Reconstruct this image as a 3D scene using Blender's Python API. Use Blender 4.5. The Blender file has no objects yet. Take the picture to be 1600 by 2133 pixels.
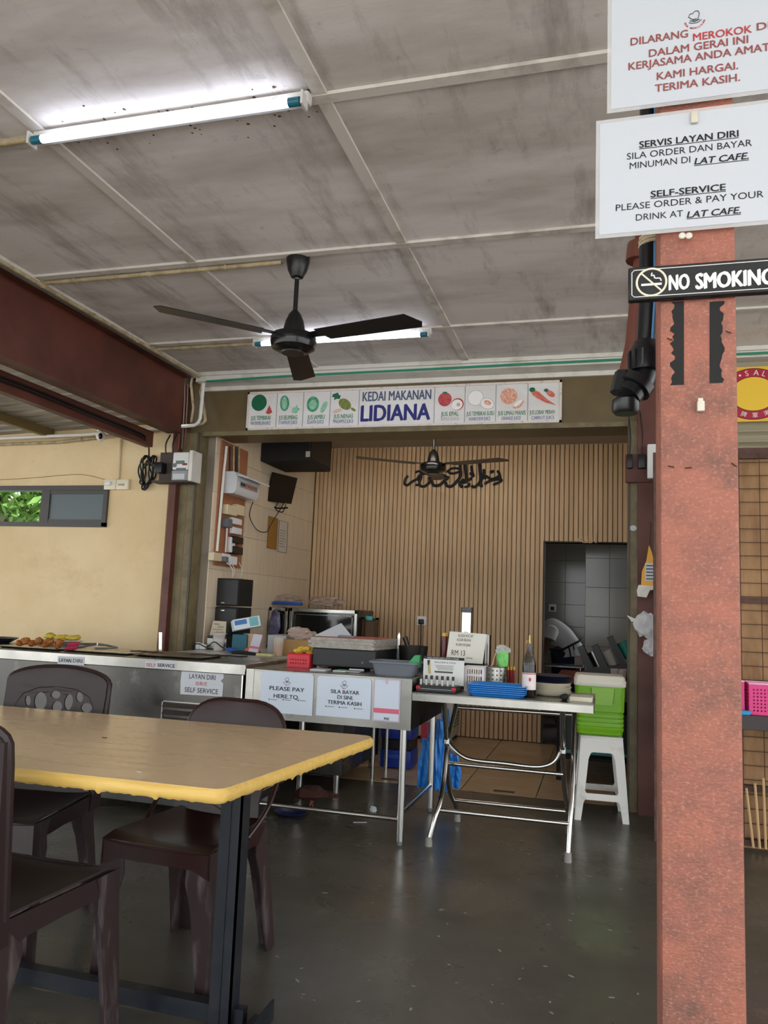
import bpy, bmesh, math, random
from mathutils import Vector, Matrix, Euler
random.seed(7)
SC = bpy.context.scene
COL = SC.collection
PI = math.pi
# ------------------------------------------------------------------ camera
FPX, EYE = 1632.0, 1.20
YAW, PITCH, ROLL = math.radians(-15.9), math.radians(6.906), math.radians(2.283)
_f = Vector((math.sin(YAW)*math.cos(PITCH), math.cos(YAW)*math.cos(PITCH), math.sin(PITCH)))
_r = Vector((math.cos(YAW), -math.sin(YAW), 0)); _u = _r.cross(_f)
RIGHT = math.cos(ROLL)*_r + math.sin(ROLL)*_u
UP = -math.sin(ROLL)*_r + math.cos(ROLL)*_u
cd = bpy.data.cameras.new('camera'); cam = bpy.data.objects.new('camera', cd); COL.objects.link(cam)
cd.sensor_fit = 'HORIZONTAL'; cd.sensor_width = 36; cd.lens = 36*FPX/1600; cd.clip_start = .05; cd.clip_end = 300
cam.matrix_world = Matrix.Translation((0, 0, EYE)) @ Matrix((RIGHT, UP, -_f)).transposed().to_4x4()
SC.camera = cam
# ------------------------------------------------------------------ sky, sun, exposure
SC.view_settings.view_transform = 'Standard'; SC.view_settings.look = 'None'
SC.view_settings.gamma = 1; SC.view_settings.use_curve_mapping = False
SC.view_settings.exposure = 0.5
W = bpy.data.worlds.new('sky'); SC.world = W; W.use_nodes = True
W.node_tree.nodes['Background'].inputs[0].default_value = (.93, .97, 1, 1)
W.node_tree.nodes['Background'].inputs[1].default_value = 2.6
sl = bpy.data.lights.new('sun', 'SUN'); sl.energy = 4.5; sl.angle = .15; sl.color = (1, .97, .93)
so = bpy.data.objects.new('sun', sl); COL.objects.link(so); so.rotation_euler = (math.radians(20), math.radians(12), 0)
# ------------------------------------------------------------------ helpers
def at(px, py, X=None, Y=None, Z=None):
    """point of the place that shows at a pixel of the 1600x2133 frame, on a given wall, floor or table plane"""
    d = RIGHT*((px-800)/FPX) - UP*((py-1066.5)/FPX) + _f
    t = X/d.x if X is not None else (Y/d.y if Y is not None else (Z-EYE)/d.z)
    return Vector((0, 0, EYE)) + t*d
def lin(c):
    if isinstance(c, str):
        c = tuple(int(c[i:i+2], 16)/255 for i in (0, 2, 4))
    return tuple(((v+.055)/1.055)**2.4 if v > .04045 else v/12.92 for v in c) + (1,)
MATS = {}
def M(name, col, rough=.5, metal=0, col2=None, scale=6, amt=.5, bump=0, bscale=None, stretch=(1, 1, 1), detail=4,
      trans=0, alpha=1, emit=None, estr=0, rand=0, spec=.5, coat=0, lo=.35, hi=.65, rvar=0, ior=1.45):
    if name in MATS: return MATS[name]
    m = bpy.data.materials.new(name); m.use_nodes = True; nt = m.node_tree; N = nt.nodes; L = nt.links
    b = N['Principled BSDF']; b.inputs['Base Color'].default_value = lin(col); b.inputs['Roughness'].default_value = rough
    b.inputs['Metallic'].default_value = metal; b.inputs['Specular IOR Level'].default_value = spec
    b.inputs['Transmission Weight'].default_value = trans; b.inputs['Alpha'].default_value = alpha
    b.inputs['Coat Weight'].default_value = coat; b.inputs['IOR'].default_value = ior
    if emit: b.inputs['Emission Color'].default_value = lin(emit); b.inputs['Emission Strength'].default_value = estr
    if col2 or bump or rand or rvar:
        g = N.new('ShaderNodeNewGeometry'); mp = N.new('ShaderNodeMapping'); mp.inputs['Scale'].default_value = stretch
        L.new(g.outputs['Position'], mp.inputs[0])
        nz = N.new('ShaderNodeTexNoise'); nz.inputs['Scale'].default_value = scale; nz.inputs['Detail'].default_value = detail
        nz.inputs['Roughness'].default_value = .6
        L.new(mp.outputs[0], nz.inputs['Vector'])
        src = None
        if col2:
            mr = N.new('ShaderNodeMapRange'); mr.inputs[1].default_value = lo; mr.inputs[2].default_value = hi
            mr.inputs[4].default_value = amt; L.new(nz.outputs[0], mr.inputs[0])
            mx = N.new('ShaderNodeMix'); mx.data_type = 'RGBA'; mx.inputs[6].default_value = lin(col); mx.inputs[7].default_value = lin(col2)
            L.new(mr.outputs[0], mx.inputs[0]); src = mx.outputs[2]
        if rand:
            oi = N.new('ShaderNodeObjectInfo'); hs = N.new('ShaderNodeHueSaturation')
            m2 = N.new('ShaderNodeMapRange'); m2.inputs[3].default_value = 1-rand; m2.inputs[4].default_value = 1+rand
            L.new(oi.outputs['Random'], m2.inputs[0]); L.new(m2.outputs[0], hs.inputs['Value'])
            if src: L.new(src, hs.inputs['Color'])
            else: hs.inputs['Color'].default_value = lin(col)
            src = hs.outputs[0]
        if src: L.new(src, b.inputs['Base Color'])
        if rvar:
            m3 = N.new('ShaderNodeMapRange'); m3.inputs[1].default_value = .3; m3.inputs[2].default_value = .7
            m3.inputs[3].default_value = max(.03, rough-rvar); m3.inputs[4].default_value = min(1, rough+rvar)
            L.new(nz.outputs[0], m3.inputs[0]); L.new(m3.outputs[0], b.inputs['Roughness'])
        if bump:
            nb = nz
            if bscale:
                nb = N.new('ShaderNodeTexNoise'); nb.inputs['Scale'].default_value = bscale; nb.inputs['Detail'].default_value = 5
                L.new(mp.outputs[0], nb.inputs['Vector'])
            bp = N.new('ShaderNodeBump'); bp.inputs['Strength'].default_value = bump; bp.inputs['Distance'].default_value = .01
            L.new(nb.outputs[0], bp.inputs['Height']); L.new(bp.outputs[0], b.inputs['Normal'])
    MATS[name] = m
    return m
def tag(o, label=None, cat=None, group=None, kind=None):
    if label: o['label'] = label
    if cat: o['category'] = cat
    if group: o['group'] = group
    if kind: o['kind'] = kind
    return o
WORLDLY = set()
def thing(name, label, cat, loc=(0, 0, 0), rz=0, group=None, world=False, rot=None):
    """an Empty at a thing's base; world=True: its parts are modelled in place coordinates"""
    o = bpy.data.objects.new(name, None); COL.objects.link(o); o.location = loc; o.empty_display_size = .05
    o.rotation_euler = rot if rot else (0, 0, rz)
    if world: WORLDLY.add(o.name)
    return tag(o, label, cat, group)
def link(me, name, parent=None):
    o = bpy.data.objects.new(name, me); COL.objects.link(o)
    if parent:
        o.parent = parent
        if parent.name in WORLDLY: o.location = -parent.location
        elif parent.get('_recentred'): o.location = -parent.location
    return o
class MB:
    def __init__(s): s.v = []; s.f = []
    def add(s, v, f, mx=None):
        k = len(s.v)
        s.v += [tuple(mx @ Vector(p)) if mx else tuple(p) for p in v]
        s.f += [tuple(i+k for i in q) for q in f]
        return s
    def box(s, x0, x1, y0, y1, z0, z1, mx=None):
        if x0 > x1: x0, x1 = x1, x0
        if y0 > y1: y0, y1 = y1, y0
        if z0 > z1: z0, z1 = z1, z0
        v = [(x, y, z) for z in (z0, z1) for y in (y0, y1) for x in (x0, x1)]
        return s.add(v, [(0, 2, 3, 1), (4, 5, 7, 6), (0, 1, 5, 4), (2, 6, 7, 3), (0, 4, 6, 2), (1, 3, 7, 5)], mx)
    def rbox(s, x0, x1, y0, y1, z0, z1, r=.01, seg=2, mx=None):
        bm = bmesh.new(); bmesh.ops.create_cube(bm, size=1)
        for v in bm.verts:
            v.co = Vector(((x0+x1)/2+v.co.x*(x1-x0), (y0+y1)/2+v.co.y*(y1-y0), (z0+z1)/2+v.co.z*(z1-z0)))
        bmesh.ops.bevel(bm, geom=bm.edges[:], offset=r, segments=seg, affect='EDGES', profile=.5)
        bm.verts.index_update()
        s.add([v.co[:] for v in bm.verts], [tuple(v.index for v in f.verts) for f in bm.faces], mx); bm.free()
        return s
    def loft(s, rings, cap=True, closed=False, mx=None):
        n = len(rings[0]); v = [p for r in rings for p in r]; f = []
        m = len(rings)
        for i in range(m if closed else m-1):
            a, b = i*n, ((i+1) % m)*n
            for k in range(n): f.append((a+k, a+(k+1) % n, b+(k+1) % n, b+k))
        if cap and not closed: f.append(tuple(range(n-1, -1, -1))); f.append(tuple((m-1)*n+k for k in range(n)))
        return s.add(v, f, mx)
    def tube(s, pts, r, n=8, closed=False, mx=None):
        pts = [Vector(p) for p in pts]; m = len(pts); rs = r if isinstance(r, (list, tuple)) else [r]*m
        rings = []; nrm = None
        for i, p in enumerate(pts):
            if closed: t = pts[(i+1) % m]-pts[i-1]
            else: t = pts[min(i+1, m-1)]-pts[max(i-1, 0)]
            t.normalize()
            if nrm is None:
                nrm = t.cross(Vector((0, 0, 1)) if abs(t.z) < .9 else Vector((1, 0, 0)))
            nrm = (nrm - t*nrm.dot(t)).normalized(); bn = t.cross(nrm)
            rings.append([p + rs[i]*(math.cos(2*PI*k/n)*nrm + math.sin(2*PI*k/n)*bn) for k in range(n)])
        return s.loft(rings, True, closed, mx)
    def cyl(s, p0, p1, r0, r1=None, n=16, mx=None):
        return s.tube([p0, p1], [r0, r0 if r1 is None else r1], n, mx=mx)
    def lathe(s, prof, c=(0, 0, 0), n=24, mx=None, ang=None):
        rings = [[(c[0]+r*math.cos(2*PI*k/n), c[1]+r*math.sin(2*PI*k/n), c[2]+z) for k in range(n)] for r, z in prof]
        return s.loft(rings, True, False, mx)
    def prism(s, poly, fn, d0, d1):
        """poly of 2-D points; fn(u, v, d) gives the place point; extruded from d0 to d1"""
        n = len(poly)
        v = [fn(u, w, d0) for u, w in poly] + [fn(u, w, d1) for u, w in poly]
        f = [tuple(range(n-1, -1, -1)), tuple(range(n, 2*n))] + [(k, (k+1) % n, n+(k+1) % n, n+k) for k in range(n)]
        return s.add(v, f)
    def sheet(s, fn, nu, nv, th, mx=None):
        """surface fn(u, v) -> Vector over the unit square with thickness th"""
        P = [[Vector(fn(i/nu, j/nv)) for j in range(nv+1)] for i in range(nu+1)]
        Q = [[None]*(nv+1) for _ in range(nu+1)]
        for i in range(nu+1):
            for j in range(nv+1):
                a = P[min(i+1, nu)][j]-P[max(i-1, 0)][j]; b = P[i][min(j+1, nv)]-P[i][max(j-1, 0)]
                nn = a.cross(b); nn = nn.normalized() if nn.length > 1e-9 else Vector((0, 0, 1))
                Q[i][j] = P[i][j]-nn*th
        W_ = nv+1; v = [p for r in P for p in r]+[p for r in Q for p in r]; o = (nu+1)*W_; f = []
        for i in range(nu):
            for j in range(nv):
                a = i*W_+j; f.append((a, a+W_, a+W_+1, a+1)); f.append((o+a, o+a+1, o+a+W_+1, o+a+W_))
        for i in range(nu):
            a = i*W_; f.append((a, o+a, o+a+W_, a+W_)); a += nv; f.append((a, a+W_, o+a+W_, o+a))
        for j in range(nv):
            f.append((j, j+1, o+j+1, o+j)); a = nu*W_+j; f.append((a, o+a, o+a+1, a+1))
        return s.add(v, f, mx)
    def ball(s, c, r, nu=12, nv=8, mx=None):
        if not isinstance(r, (list, tuple)): r = (r, r, r)
        rings = []
        for j in range(nv+1):
            t = PI*(j/nv*.98+.01)
            rings.append([(c[0]+r[0]*math.sin(t)*math.cos(2*PI*k/nu), c[1]+r[1]*math.sin(t)*math.sin(2*PI*k/nu), c[2]-r[2]*math.cos(t)) for k in range(nu)])
        return s.loft(rings, True, False, mx)
    def mesh(s, name, mat, smooth=True, ang=40):
        me = bpy.data.meshes.new(name); me.from_pydata(s.v, [], s.f)
        bm = bmesh.new(); bm.from_mesh(me); bmesh.ops.recalc_face_normals(bm, faces=bm.faces[:]); bm.to_mesh(me); bm.free()
        if mat: me.materials.append(mat)
        if smooth: me.shade_smooth(); me.set_sharp_from_angle(angle=math.radians(ang))
        me.update(); return me
    def build(s, name, mat, parent=None, smooth=True, ang=40):
        if parent is None:
            xs = [p[0] for p in s.v]; ys = [p[1] for p in s.v]; zs = [p[2] for p in s.v]
            c = Vector(((min(xs)+max(xs))/2, (min(ys)+max(ys))/2, min(zs)))
            s.v = [(p[0]-c.x, p[1]-c.y, p[2]-c.z) for p in s.v]
            o = link(s.mesh(name, mat, smooth, ang), name); o.location = c; o['_recentred'] = 1
            return o
        return link(s.mesh(name, mat, smooth, ang), name, parent)
def struct(o): o['kind'] = 'structure'; return o
def single(mb, name, mat, label, cat, group=None, smooth=True):
    return tag(mb.build(name, mat, None, smooth), label, cat, group)
def copies(proto, n):
    out = [proto]
    for _ in range(n-1):
        c = proto.copy(); COL.objects.link(c); out.append(c)
    return out
def copy_tree(o, parent=None):
    c = o.copy(); COL.objects.link(c); c.parent = parent
    for ch in list(o.children): copy_tree(ch, c)
    return c
def curve_mesh(c, name, mat):
    o = bpy.data.objects.new('tmp', c); COL.objects.link(o)
    dg = bpy.context.evaluated_depsgraph_get()
    me = bpy.data.meshes.new_from_object(o.evaluated_get(dg)); bpy.data.objects.remove(o)
    me.name = name; me.materials.clear()
    if mat: me.materials.append(mat)
    return me
def glyphs(body, mat, bold=0, shear=0, ext=0.0):
    c = bpy.data.curves.new('t', 'FONT'); c.body = body; c.size = 1; c.offset = bold; c.shear = shear; c.extrude = ext
    c.resolution_u = 3
    me = curve_mesh(c, 'lettering', mat); bpy.data.curves.remove(c)
    return me
CAPH = max(v.co.y for v in glyphs('H', None).vertices)
def write(parent, body, bl, tr, y, mat, bold=0, shear=0, name='lettering', under=False, th=.0006, space=0):
    """flat print facing -y: glyph box spread over bl=(x,z) .. tr=(x,z) in place coordinates"""
    me = glyphs(body, mat, 0, shear)
    if bold:
        bm = bmesh.new(); bm.from_mesh(me); g0 = bm.verts[:]+bm.edges[:]+bm.faces[:]
        for k, (dx, dy) in enumerate(((bold, 0), (-bold, 0), (bold*.6, bold*.5), (-bold*.6, -bold*.5))):
            d = bmesh.ops.duplicate(bm, geom=g0); vs = [e for e in d['geom'] if isinstance(e, bmesh.types.BMVert)]
            bmesh.ops.translate(bm, verts=vs, vec=(dx, dy, .00009*(k+1)))
        bm.to_mesh(me); bm.free()
    xs = [v.co.x for v in me.vertices]; ys = [v.co.y for v in me.vertices]
    a, b, c, d = min(xs), max(xs), min(ys), max(ys)
    if body.isascii() and body[0].isupper(): c, d = 0, CAPH      # capitals: baseline to cap height
    for v in me.vertices:
        v.co = Vector((bl[0]+(v.co.x-a)/(b-a)*(tr[0]-bl[0]), y-v.co.z, bl[1]+(v.co.y-c)/(d-c)*(tr[1]-bl[1])))
    if under:
        bm = bmesh.new(); bm.from_mesh(me); h = (tr[1]-bl[1])
        q = [bm.verts.new(p) for p in ((bl[0], y, bl[1]-h*.22), (tr[0], y, bl[1]-h*.22), (tr[0], y, bl[1]-h*.12), (bl[0], y, bl[1]-h*.12))]
        bm.faces.new(q); bm.to_mesh(me); bm.free()
    return link(me, name, parent)
def pw(parent, body, pbl, ptr, Y, mat, y=None, cap=None, slope=None, **k):
    a = at(*pbl, Y=Y); b = at(*ptr, Y=Y)
    z0 = a.z
    if slope is not None:                     # seat the line by its middle
        xm_ = (pbl[0]+ptr[0])/2; ym_ = pbl[1]+slope*(ptr[0]-pbl[0])/2
        z0 = at(xm_, ym_, Y=Y).z; b = at(ptr[0], pbl[1]+slope*(ptr[0]-pbl[0]), Y=Y)
    z1 = z0+(at(pbl[0], pbl[1]-cap, Y=Y).z-a.z) if cap else b.z
    return write(parent, body, (a.x, z0), (b.x, z1), Y-.0012 if y is None else y, mat, **k)
def disc(c, r, y, n=24, ry=None):
    ry = ry or r
    return [(c[0]+r*math.cos(2*PI*k/n), y, c[1]+ry*math.sin(2*PI*k/n)) for k in range(n)]
def flat(parent, pts, mat, name='print'):
    mb = MB(); mb.add(pts, [tuple(range(len(pts)))]); return mb.build(name, mat, parent, False)
def arc(c, r, a0, a1, n, f=lambda x, y: (x, y)):
    return [f(c[0]+r*math.cos(math.radians(a0+(a1-a0)*k/n)), c[1]+r*math.sin(math.radians(a0+(a1-a0)*k/n))) for k in range(n+1)]
def smoothpath(P, n=6):
    P = [Vector(p) for p in P]; Q = [P[0]]+P+[P[-1]]; out = []
    for i in range(1, len(Q)-2):
        a, b, c, d = Q[i-1:i+3]
        for k in range(n):
            t = k/n
            out.append(.5*((2*b)+(c-a)*t+(2*a-5*b+4*c-d)*t*t+(3*b-a-3*c+d)*t**3))
    return out+[P[-1]]
def holed(outline, holes, th, name, mat, deform=None, div=0):
    """plate cut from an outline with holes (2-D), th thick along z, then bent by deform(Vector)"""
    c = bpy.data.curves.new('h', 'CURVE'); c.dimensions = '2D'; c.fill_mode = 'BOTH'; c.extrude = th/2
    for poly in [outline]+holes:
        sp = c.splines.new('POLY'); sp.points.add(len(poly)-1); sp.use_cyclic_u = True
        for p, q in zip(sp.points, poly): p.co = (q[0], q[1], 0, 1)
    me = curve_mesh(c, name, mat); bpy.data.curves.remove(c)
    bm = bmesh.new(); bm.from_mesh(me); bmesh.ops.remove_doubles(bm, verts=bm.verts[:], dist=1e-5)
    if div: bmesh.ops.subdivide_edges(bm, edges=[e for e in bm.edges if e.calc_length() > div], cuts=1, use_grid_fill=False); bmesh.ops.triangulate(bm, faces=bm.faces[:])
    if deform:
        for v in bm.verts: v.co = deform(v.co.copy())
    bmesh.ops.recalc_face_normals(bm, faces=bm.faces[:]); bm.to_mesh(me); bm.free()
    me.shade_smooth(); me.set_sharp_from_angle(angle=math.radians(35))
    return me
def ell(cx, cy, rx, ry, n=14, a=0):
    ca, sa = math.cos(math.radians(a)), math.sin(math.radians(a))
    return [(cx+rx*math.cos(2*PI*k/n)*ca-ry*math.sin(2*PI*k/n)*sa, cy+rx*math.cos(2*PI*k/n)*sa+ry*math.sin(2*PI*k/n)*ca) for k in range(n)]
# ================================================================== materials
m_conc = M('polished_concrete', '5f5b51', .30, col2='3d3b35', scale=1.3, detail=8, amt=.85, lo=.3, hi=.7, rvar=.14, bump=.05, bscale=30)
m_ceil = M('fibre_cement_board', 'e6dfdb', .8, col2='a89c94', scale=1.6, detail=9, amt=.8, lo=.42, hi=.70, stretch=(.5, 1.6, 1), rand=.05, bump=.05, bscale=60)
def mottle(m, col, scale, stretch, lo, hi, amt):      # a second layer of stain over a material's colour
    nt = m.node_tree; N = nt.nodes; L = nt.links; b = N['Principled BSDF']; src = b.inputs['Base Color'].links[0].from_socket
    g = N.new('ShaderNodeNewGeometry'); mp = N.new('ShaderNodeMapping'); mp.inputs['Scale'].default_value = stretch; L.new(g.outputs['Position'], mp.inputs[0])
    nz = N.new('ShaderNodeTexNoise'); nz.inputs['Scale'].default_value = scale; nz.inputs['Detail'].default_value = 10; nz.inputs['Roughness'].default_value = .7; L.new(mp.outputs[0], nz.inputs['Vector'])
    mr = N.new('ShaderNodeMapRange'); mr.inputs[1].default_value = lo; mr.inputs[2].default_value = hi; mr.inputs[4].default_value = amt; L.new(nz.outputs[0], mr.inputs[0])
    mx = N.new('ShaderNodeMix'); mx.data_type = 'RGBA'; mx.inputs[7].default_value = lin(col); L.new(mr.outputs[0], mx.inputs[0]); L.new(src, mx.inputs[6]); L.new(mx.outputs[2], b.inputs['Base Color'])
mottle(m_ceil, '7f736a', 2.2, (2.2, .45, 1), .52, .72, .7)
mottle(m_ceil, '6d6259', 14, (1, 1, 1), .60, .78, .5)
m_batt = M('dirty_white_paint', 'd8d1c9', .7, col2='94897d', scale=7, amt=.7, lo=.5, hi=.75)
m_white = M('white_paint', 'ddd8d0', .5, col2='a39a8c', scale=6, amt=.6, lo=.5, hi=.75)
m_maroon = M('maroon_steel_paint', '633529', .5, col2='49261d', scale=3, amt=.7, rvar=.1)
m_olive = M('olive_brown_steel', '6b5b3c', .42, col2='584a30', scale=4, amt=.6)
m_olive2 = M('olive_jamb_steel', '7d7152', .5, col2='5a4f38', scale=9, amt=.7)
m_beige = M('beige_plaster', 'ead3a9', .85, col2='d8bd90', scale=1.4, detail=6, amt=.7, bump=.25, bscale=35)
m_slat = M('fluted_wood_panel', 'd3b590', .55, col2='c2a27c', scale=3, stretch=(8, 8, .5), amt=.7, rand=.05)
m_groove = M('panel_groove', '8a6a46', .8)
m_tilew = M('cream_wall_tile', 'e0d0b8', .35, col2='cfbda3', scale=4, stretch=(1, 8, .6), amt=.6, rand=.03)
m_grout = M('grout', '8c8071', .9)
m_tilef = M('brown_floor_tile', 'bda383', .22, col2='a88e6e', scale=4, amt=.6, rand=.05)
m_tilek = M('grey_kitchen_tile', '8b8982', .15, rand=.03)
m_roof = M('galvanised_roof_sheet', 'a9a49c', .5, .35, col2='7b7268', scale=2, stretch=(.4, 2, 1), amt=.8)
m_timber = M('red_painted_timber', 'a26351', .6, col2='755045', scale=14, detail=10, stretch=(1, 1, 1.6), amt=.8, lo=.42, hi=.75, bump=.3, bscale=160)
mottle(m_timber, '574840', 6, (1, 1, .8), .52, .70, .75); mottle(m_timber, 'c08c7b', 150, (1, 1, 1.2), .52, .66, .6); mottle(m_timber, '6a463b', 90, (1, 1, 1.2), .56, .70, .6)
mottle(m_conc, '8a8578', 5, (1, 1, 1), .60, .76, .45); mottle(m_conc, '2f2d28', 2.5, (1, .6, 1), .55, .75, .5)
mottle(m_beige, 'c4a67a', 2.0, (1, 1, 1.4), .56, .78, .55); mottle(m_beige, '9a8360', 9, (1, 1, 1), .66, .8, .5)
m_ground = M('bounce_bright_yard', 'c6c5c1', .9, col2='a8a7a3', scale=.6)  # unseen yard, kept bright so it bounces light up to the ceiling
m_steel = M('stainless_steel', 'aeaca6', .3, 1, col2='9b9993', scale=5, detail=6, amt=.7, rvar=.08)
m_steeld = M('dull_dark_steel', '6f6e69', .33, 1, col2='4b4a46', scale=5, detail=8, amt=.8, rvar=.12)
m_chrome = M('bright_steel_tube', 'c4c2bd', .18, 1)
m_black = M('black_plastic', '141416', .4)
m_blackg = M('gloss_black', '0d0d0f', .15)
m_blackm = M('matt_black', '191919', .75)
m_pvc = M('white_pvc', 'd8d2c4', .45, col2='b5a88e', scale=9, amt=.5)
m_pvct = M('yellowed_pvc', 'bfae8b', .55, col2='8a7654', scale=14, amt=.8)
m_paper = M('white_paper', 'c2c5cb', .5)
m_lamin = M('clear_laminate', 'e8e8e8', .12, alpha=.35)
m_ink = M('black_ink', '141414', .6)
m_grey = M('grey_plastic', '6b7078', .5)
# ================================================================== setting
struct(MB().box(-60, 60, -60, 60, -.12, -.03).build('ground', m_ground, smooth=False))
struct(MB().box(-9, 6, -2.2, 5.40, -.06, 0).build('floor', m_conc, smooth=False))
fs = struct(MB().box(-2.93, 1.0, 5.40, 7.61, -.06, -.006).build('floor_shop', M('dark_grout', '4f453a', .9), smooth=False))
tx, ty = .50, .50
tm = MB().rbox(.003, tx-.003, .003, ty-.003, 0, .006, .0015, 1).mesh('tile', m_tilef)
y = 5.402; r = 0
while y < 7.6:
    x = -2.93
    while x < .98:
        o = link(tm, 'tile', fs); o.location = Vector((x, y, -.0055))-fs.location
        o.scale = (min(1, (.995-x)/tx), min(1, (7.608-y)/ty), 1); x += tx
    y += ty
struct(MB().box(-1.4, 1.0, 7.72, 9.8, -.06, 0).build('floor_kitchen', M('kitchen_floor', '4a443c', .5), smooth=False))
# ---- ceiling: boards between battens
ZC = 2.91
cl = struct(MB().box(-3.05, 4.6, -2.2, 5.34, ZC+.02, ZC+.06).build('ceiling', m_batt, smooth=False))
XS = [-3.05, -2.03, -.93, .17, 1.27, 2.37, 3.47, 4.6]; YS = [-2.2, -1.02, .09, 1.2, 2.30, 3.40, 4.51, 5.34]
for i in range(len(XS)-1):
    for j in range(len(YS)-1):
        MB().box(XS[i]+.004, XS[i+1]-.004, YS[j]+.004, YS[j+1]-.004, ZC, ZC+.018).build('ceiling_board', m_ceil, cl, False)
for x in XS[1:-1]: MB().box(x-.024, x+.024, -2.2, 5.2, ZC-.012, ZC-.001).build('batten', m_batt, cl, False)
for y in YS[1:-1]:
    MB().box(-3.03, 4.6, y-.022, y+.022, ZC-.014, ZC-.001).build('batten', m_batt, cl, False)
MB().box(-3.04, -2.985, -2.2, 5.2, ZC-.03, ZC-.001).build('batten', m_batt, cl, False)
t = struct(MB().box(-3.0, 4.6, 5.17, 5.335, ZC-.07, ZC-.002).build('trim_1', m_white, smooth=False))
MB().box(-3.0, 4.6, 5.15, 5.17, ZC-.03, ZC-.002).build('moulding', m_white, t, False)
MB().box(-3.0, 4.6, 5.31, 5.334, ZC-.105, ZC-.072).build('moulding', m_white, t, False)
# ---- facade: header, jambs, walls
h = struct(MB().box(-3.14, .30, 5.336, 5.70, 2.475, 2.90).build('trim_2', m_olive, smooth=False))
MB().box(-3.0, .14, 5.331, 5.36, 2.455, 2.487).build('bottom_rail', m_olive2, h, False)
j = struct(MB().box(-3.146, -3.004, 5.30, 5.44, 0, 2.475).build('trim_3', m_olive2, smooth=False))
MB().box(-3.085, -3.079, 5.297, 5.30, .0, 2.47).build('seam', m_groove, j, False)
MB().box(-3.02, -3.004, 5.288, 5.30, 0, 2.475).build('guide_lip', M('dark_olive', '4a4230', .5), j, False)
j = struct(MB().box(.141, .20, 5.28, 5.44, 0, 2.475).build('trim_4', m_olive2, smooth=False))
MB().box(.141, .152, 5.272, 5.28, 0, 2.475).build('guide_lip', MATS['dark_olive'], j, False)
struct(MB().box(.20, .62, 5.22, 5.335, 0, 2.81).build('wall_pier', m_maroon, smooth=False))
struct(MB().box(-3.2, -3.146, 5.24, 5.40, 0, 2.85).build('trim_5', m_maroon, smooth=False))
# beige outer wall with the window opening
wx0, wx1, wz0, wz1 = -5.55, -3.80, 1.742, 2.062
wl = struct(MB().box(-8.9, wx0, 5.34, 5.46, 0, 2.6).box(wx1, -3.20, 5.34, 5.46, 0, 2.6).box(wx0, wx1, 5.34, 5.46, 0, wz0)
            .box(wx0, wx1, 5.34, 5.46, wz1, 2.6).build('wall_left', m_beige, smooth=False))
MB().box(-3.268, -3.262, 5.337, 5.34, .7, 2.08).build('joint', m_groove, wl, False)
# window: frame, sash, clear left pane, frosted right pane
m_wfr = M('dark_grey_aluminium', '4a4846', .45, .3)
w = struct(MB().box(wx0-.01, wx1+.005, 5.315, 5.40, wz1-.03, wz1+.008).build('window_1', m_wfr, smooth=False))
MB().box(wx0-.01, wx1+.005, 5.315, 5.40, wz0-.005, wz0+.03).build('frame_rail', m_wfr, w, False)
for x in (wx0, wx1-.03): MB().box(x, x+.035, 5.315, 5.40, wz0, wz1).build('frame_stile', m_wfr, w, False)
xm = at(96, 1050, Y=5.33).x
MB().box(xm-.045, xm+.035, 5.322, 5.39, wz0+.02, wz1-.02).build('frame_stile', m_wfr, w, False)
MB().box(xm+.03, wx1-.025, 5.325, 5.35, wz1-.06, wz1-.028).build('sash_rail', m_wfr, w, False)
MB().box(xm+.03, wx1-.025, 5.325, 5.35, wz0+.028, wz0+.055).build('sash_rail', m_wfr, w, False)
MB().box(xm+.03, wx1-.02, 5.335, 5.341, wz0+.04, wz1-.04).build('pane', M('frosted_grey_pane', '5c686c', .35), w, False)
MB().box(wx0+.02, xm-.03, 5.365, 5.370, wz0+.02, wz1-.02).build('pane', M('clear_glass', 'ffffff', .02, trans=1, ior=1.1), w, False)
# ---- shop interior
struct(MB().box(-3.05, 1.1, 5.72, 7.62, 2.83, 2.90).build('ceiling_shop', M('shop_ceiling', 'a89e90', .8), smooth=False))
ws = struct(MB().box(-3.05, -2.942, 5.44, 7.70, 0, 2.83).build('wall_shop_left', m_grout, smooth=False))
tm = MB().rbox(0, .010, .001, .599, .001, .299, .001, 1).mesh('tile', m_tilew)
for k in range(10):
    for q in range(5):
        y0 = 5.44+.6*q-.36; a = max(y0, 5.441); b = min(y0+.6, 7.60)
        if b-a < .02: continue
        o = link(tm, 'tile', ws); o.location = Vector((-2.942, a, .3*k-.06))-ws.location; o.scale = (1, (b-a)/.6, 1)
struct(MB().box(1.0, 1.1, 5.44, 7.72, 0, 2.83).build('wall_shop_right', m_tilew, smooth=False))
DX0, DX1, DZ = -.557, .42, 1.875
wb = struct(MB().box(-3.05, DX0, 7.63, 7.72, 0, 2.83).box(DX1, 1.1, 7.63, 7.72, 0, 2.83).box(DX0, DX1, 7.63, 7.72, DZ, 2.83)
            .build('wall_back', m_groove, smooth=False))
P_ = .0447
long = MB().rbox(0, .039, 0, .013, 0, 2.825, .004, 1).mesh('slat', m_slat)
shrt = MB().rbox(0, .039, 0, .013, DZ, 2.825, .004, 1).mesh('slat', m_slat)
x = -2.925
while x < .99:
    inside = DX0-.02 < x < DX1
    o = link(shrt if inside else long, 'slat', wb); o.location = Vector((x, 7.609, .004))-wb.location
    if inside: o.location.z -= .004
    x += P_
MB().box(DX0-.012, DX0, 7.60, 7.73, 0, DZ).build('door_reveal', M('dark_brown', '2d211a', .6), wb, False)
MB().box(DX0-.012, DX1, 7.604, 7.73, DZ, DZ+.012).build('door_reveal', MATS['dark_brown'], wb, False)
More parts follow.
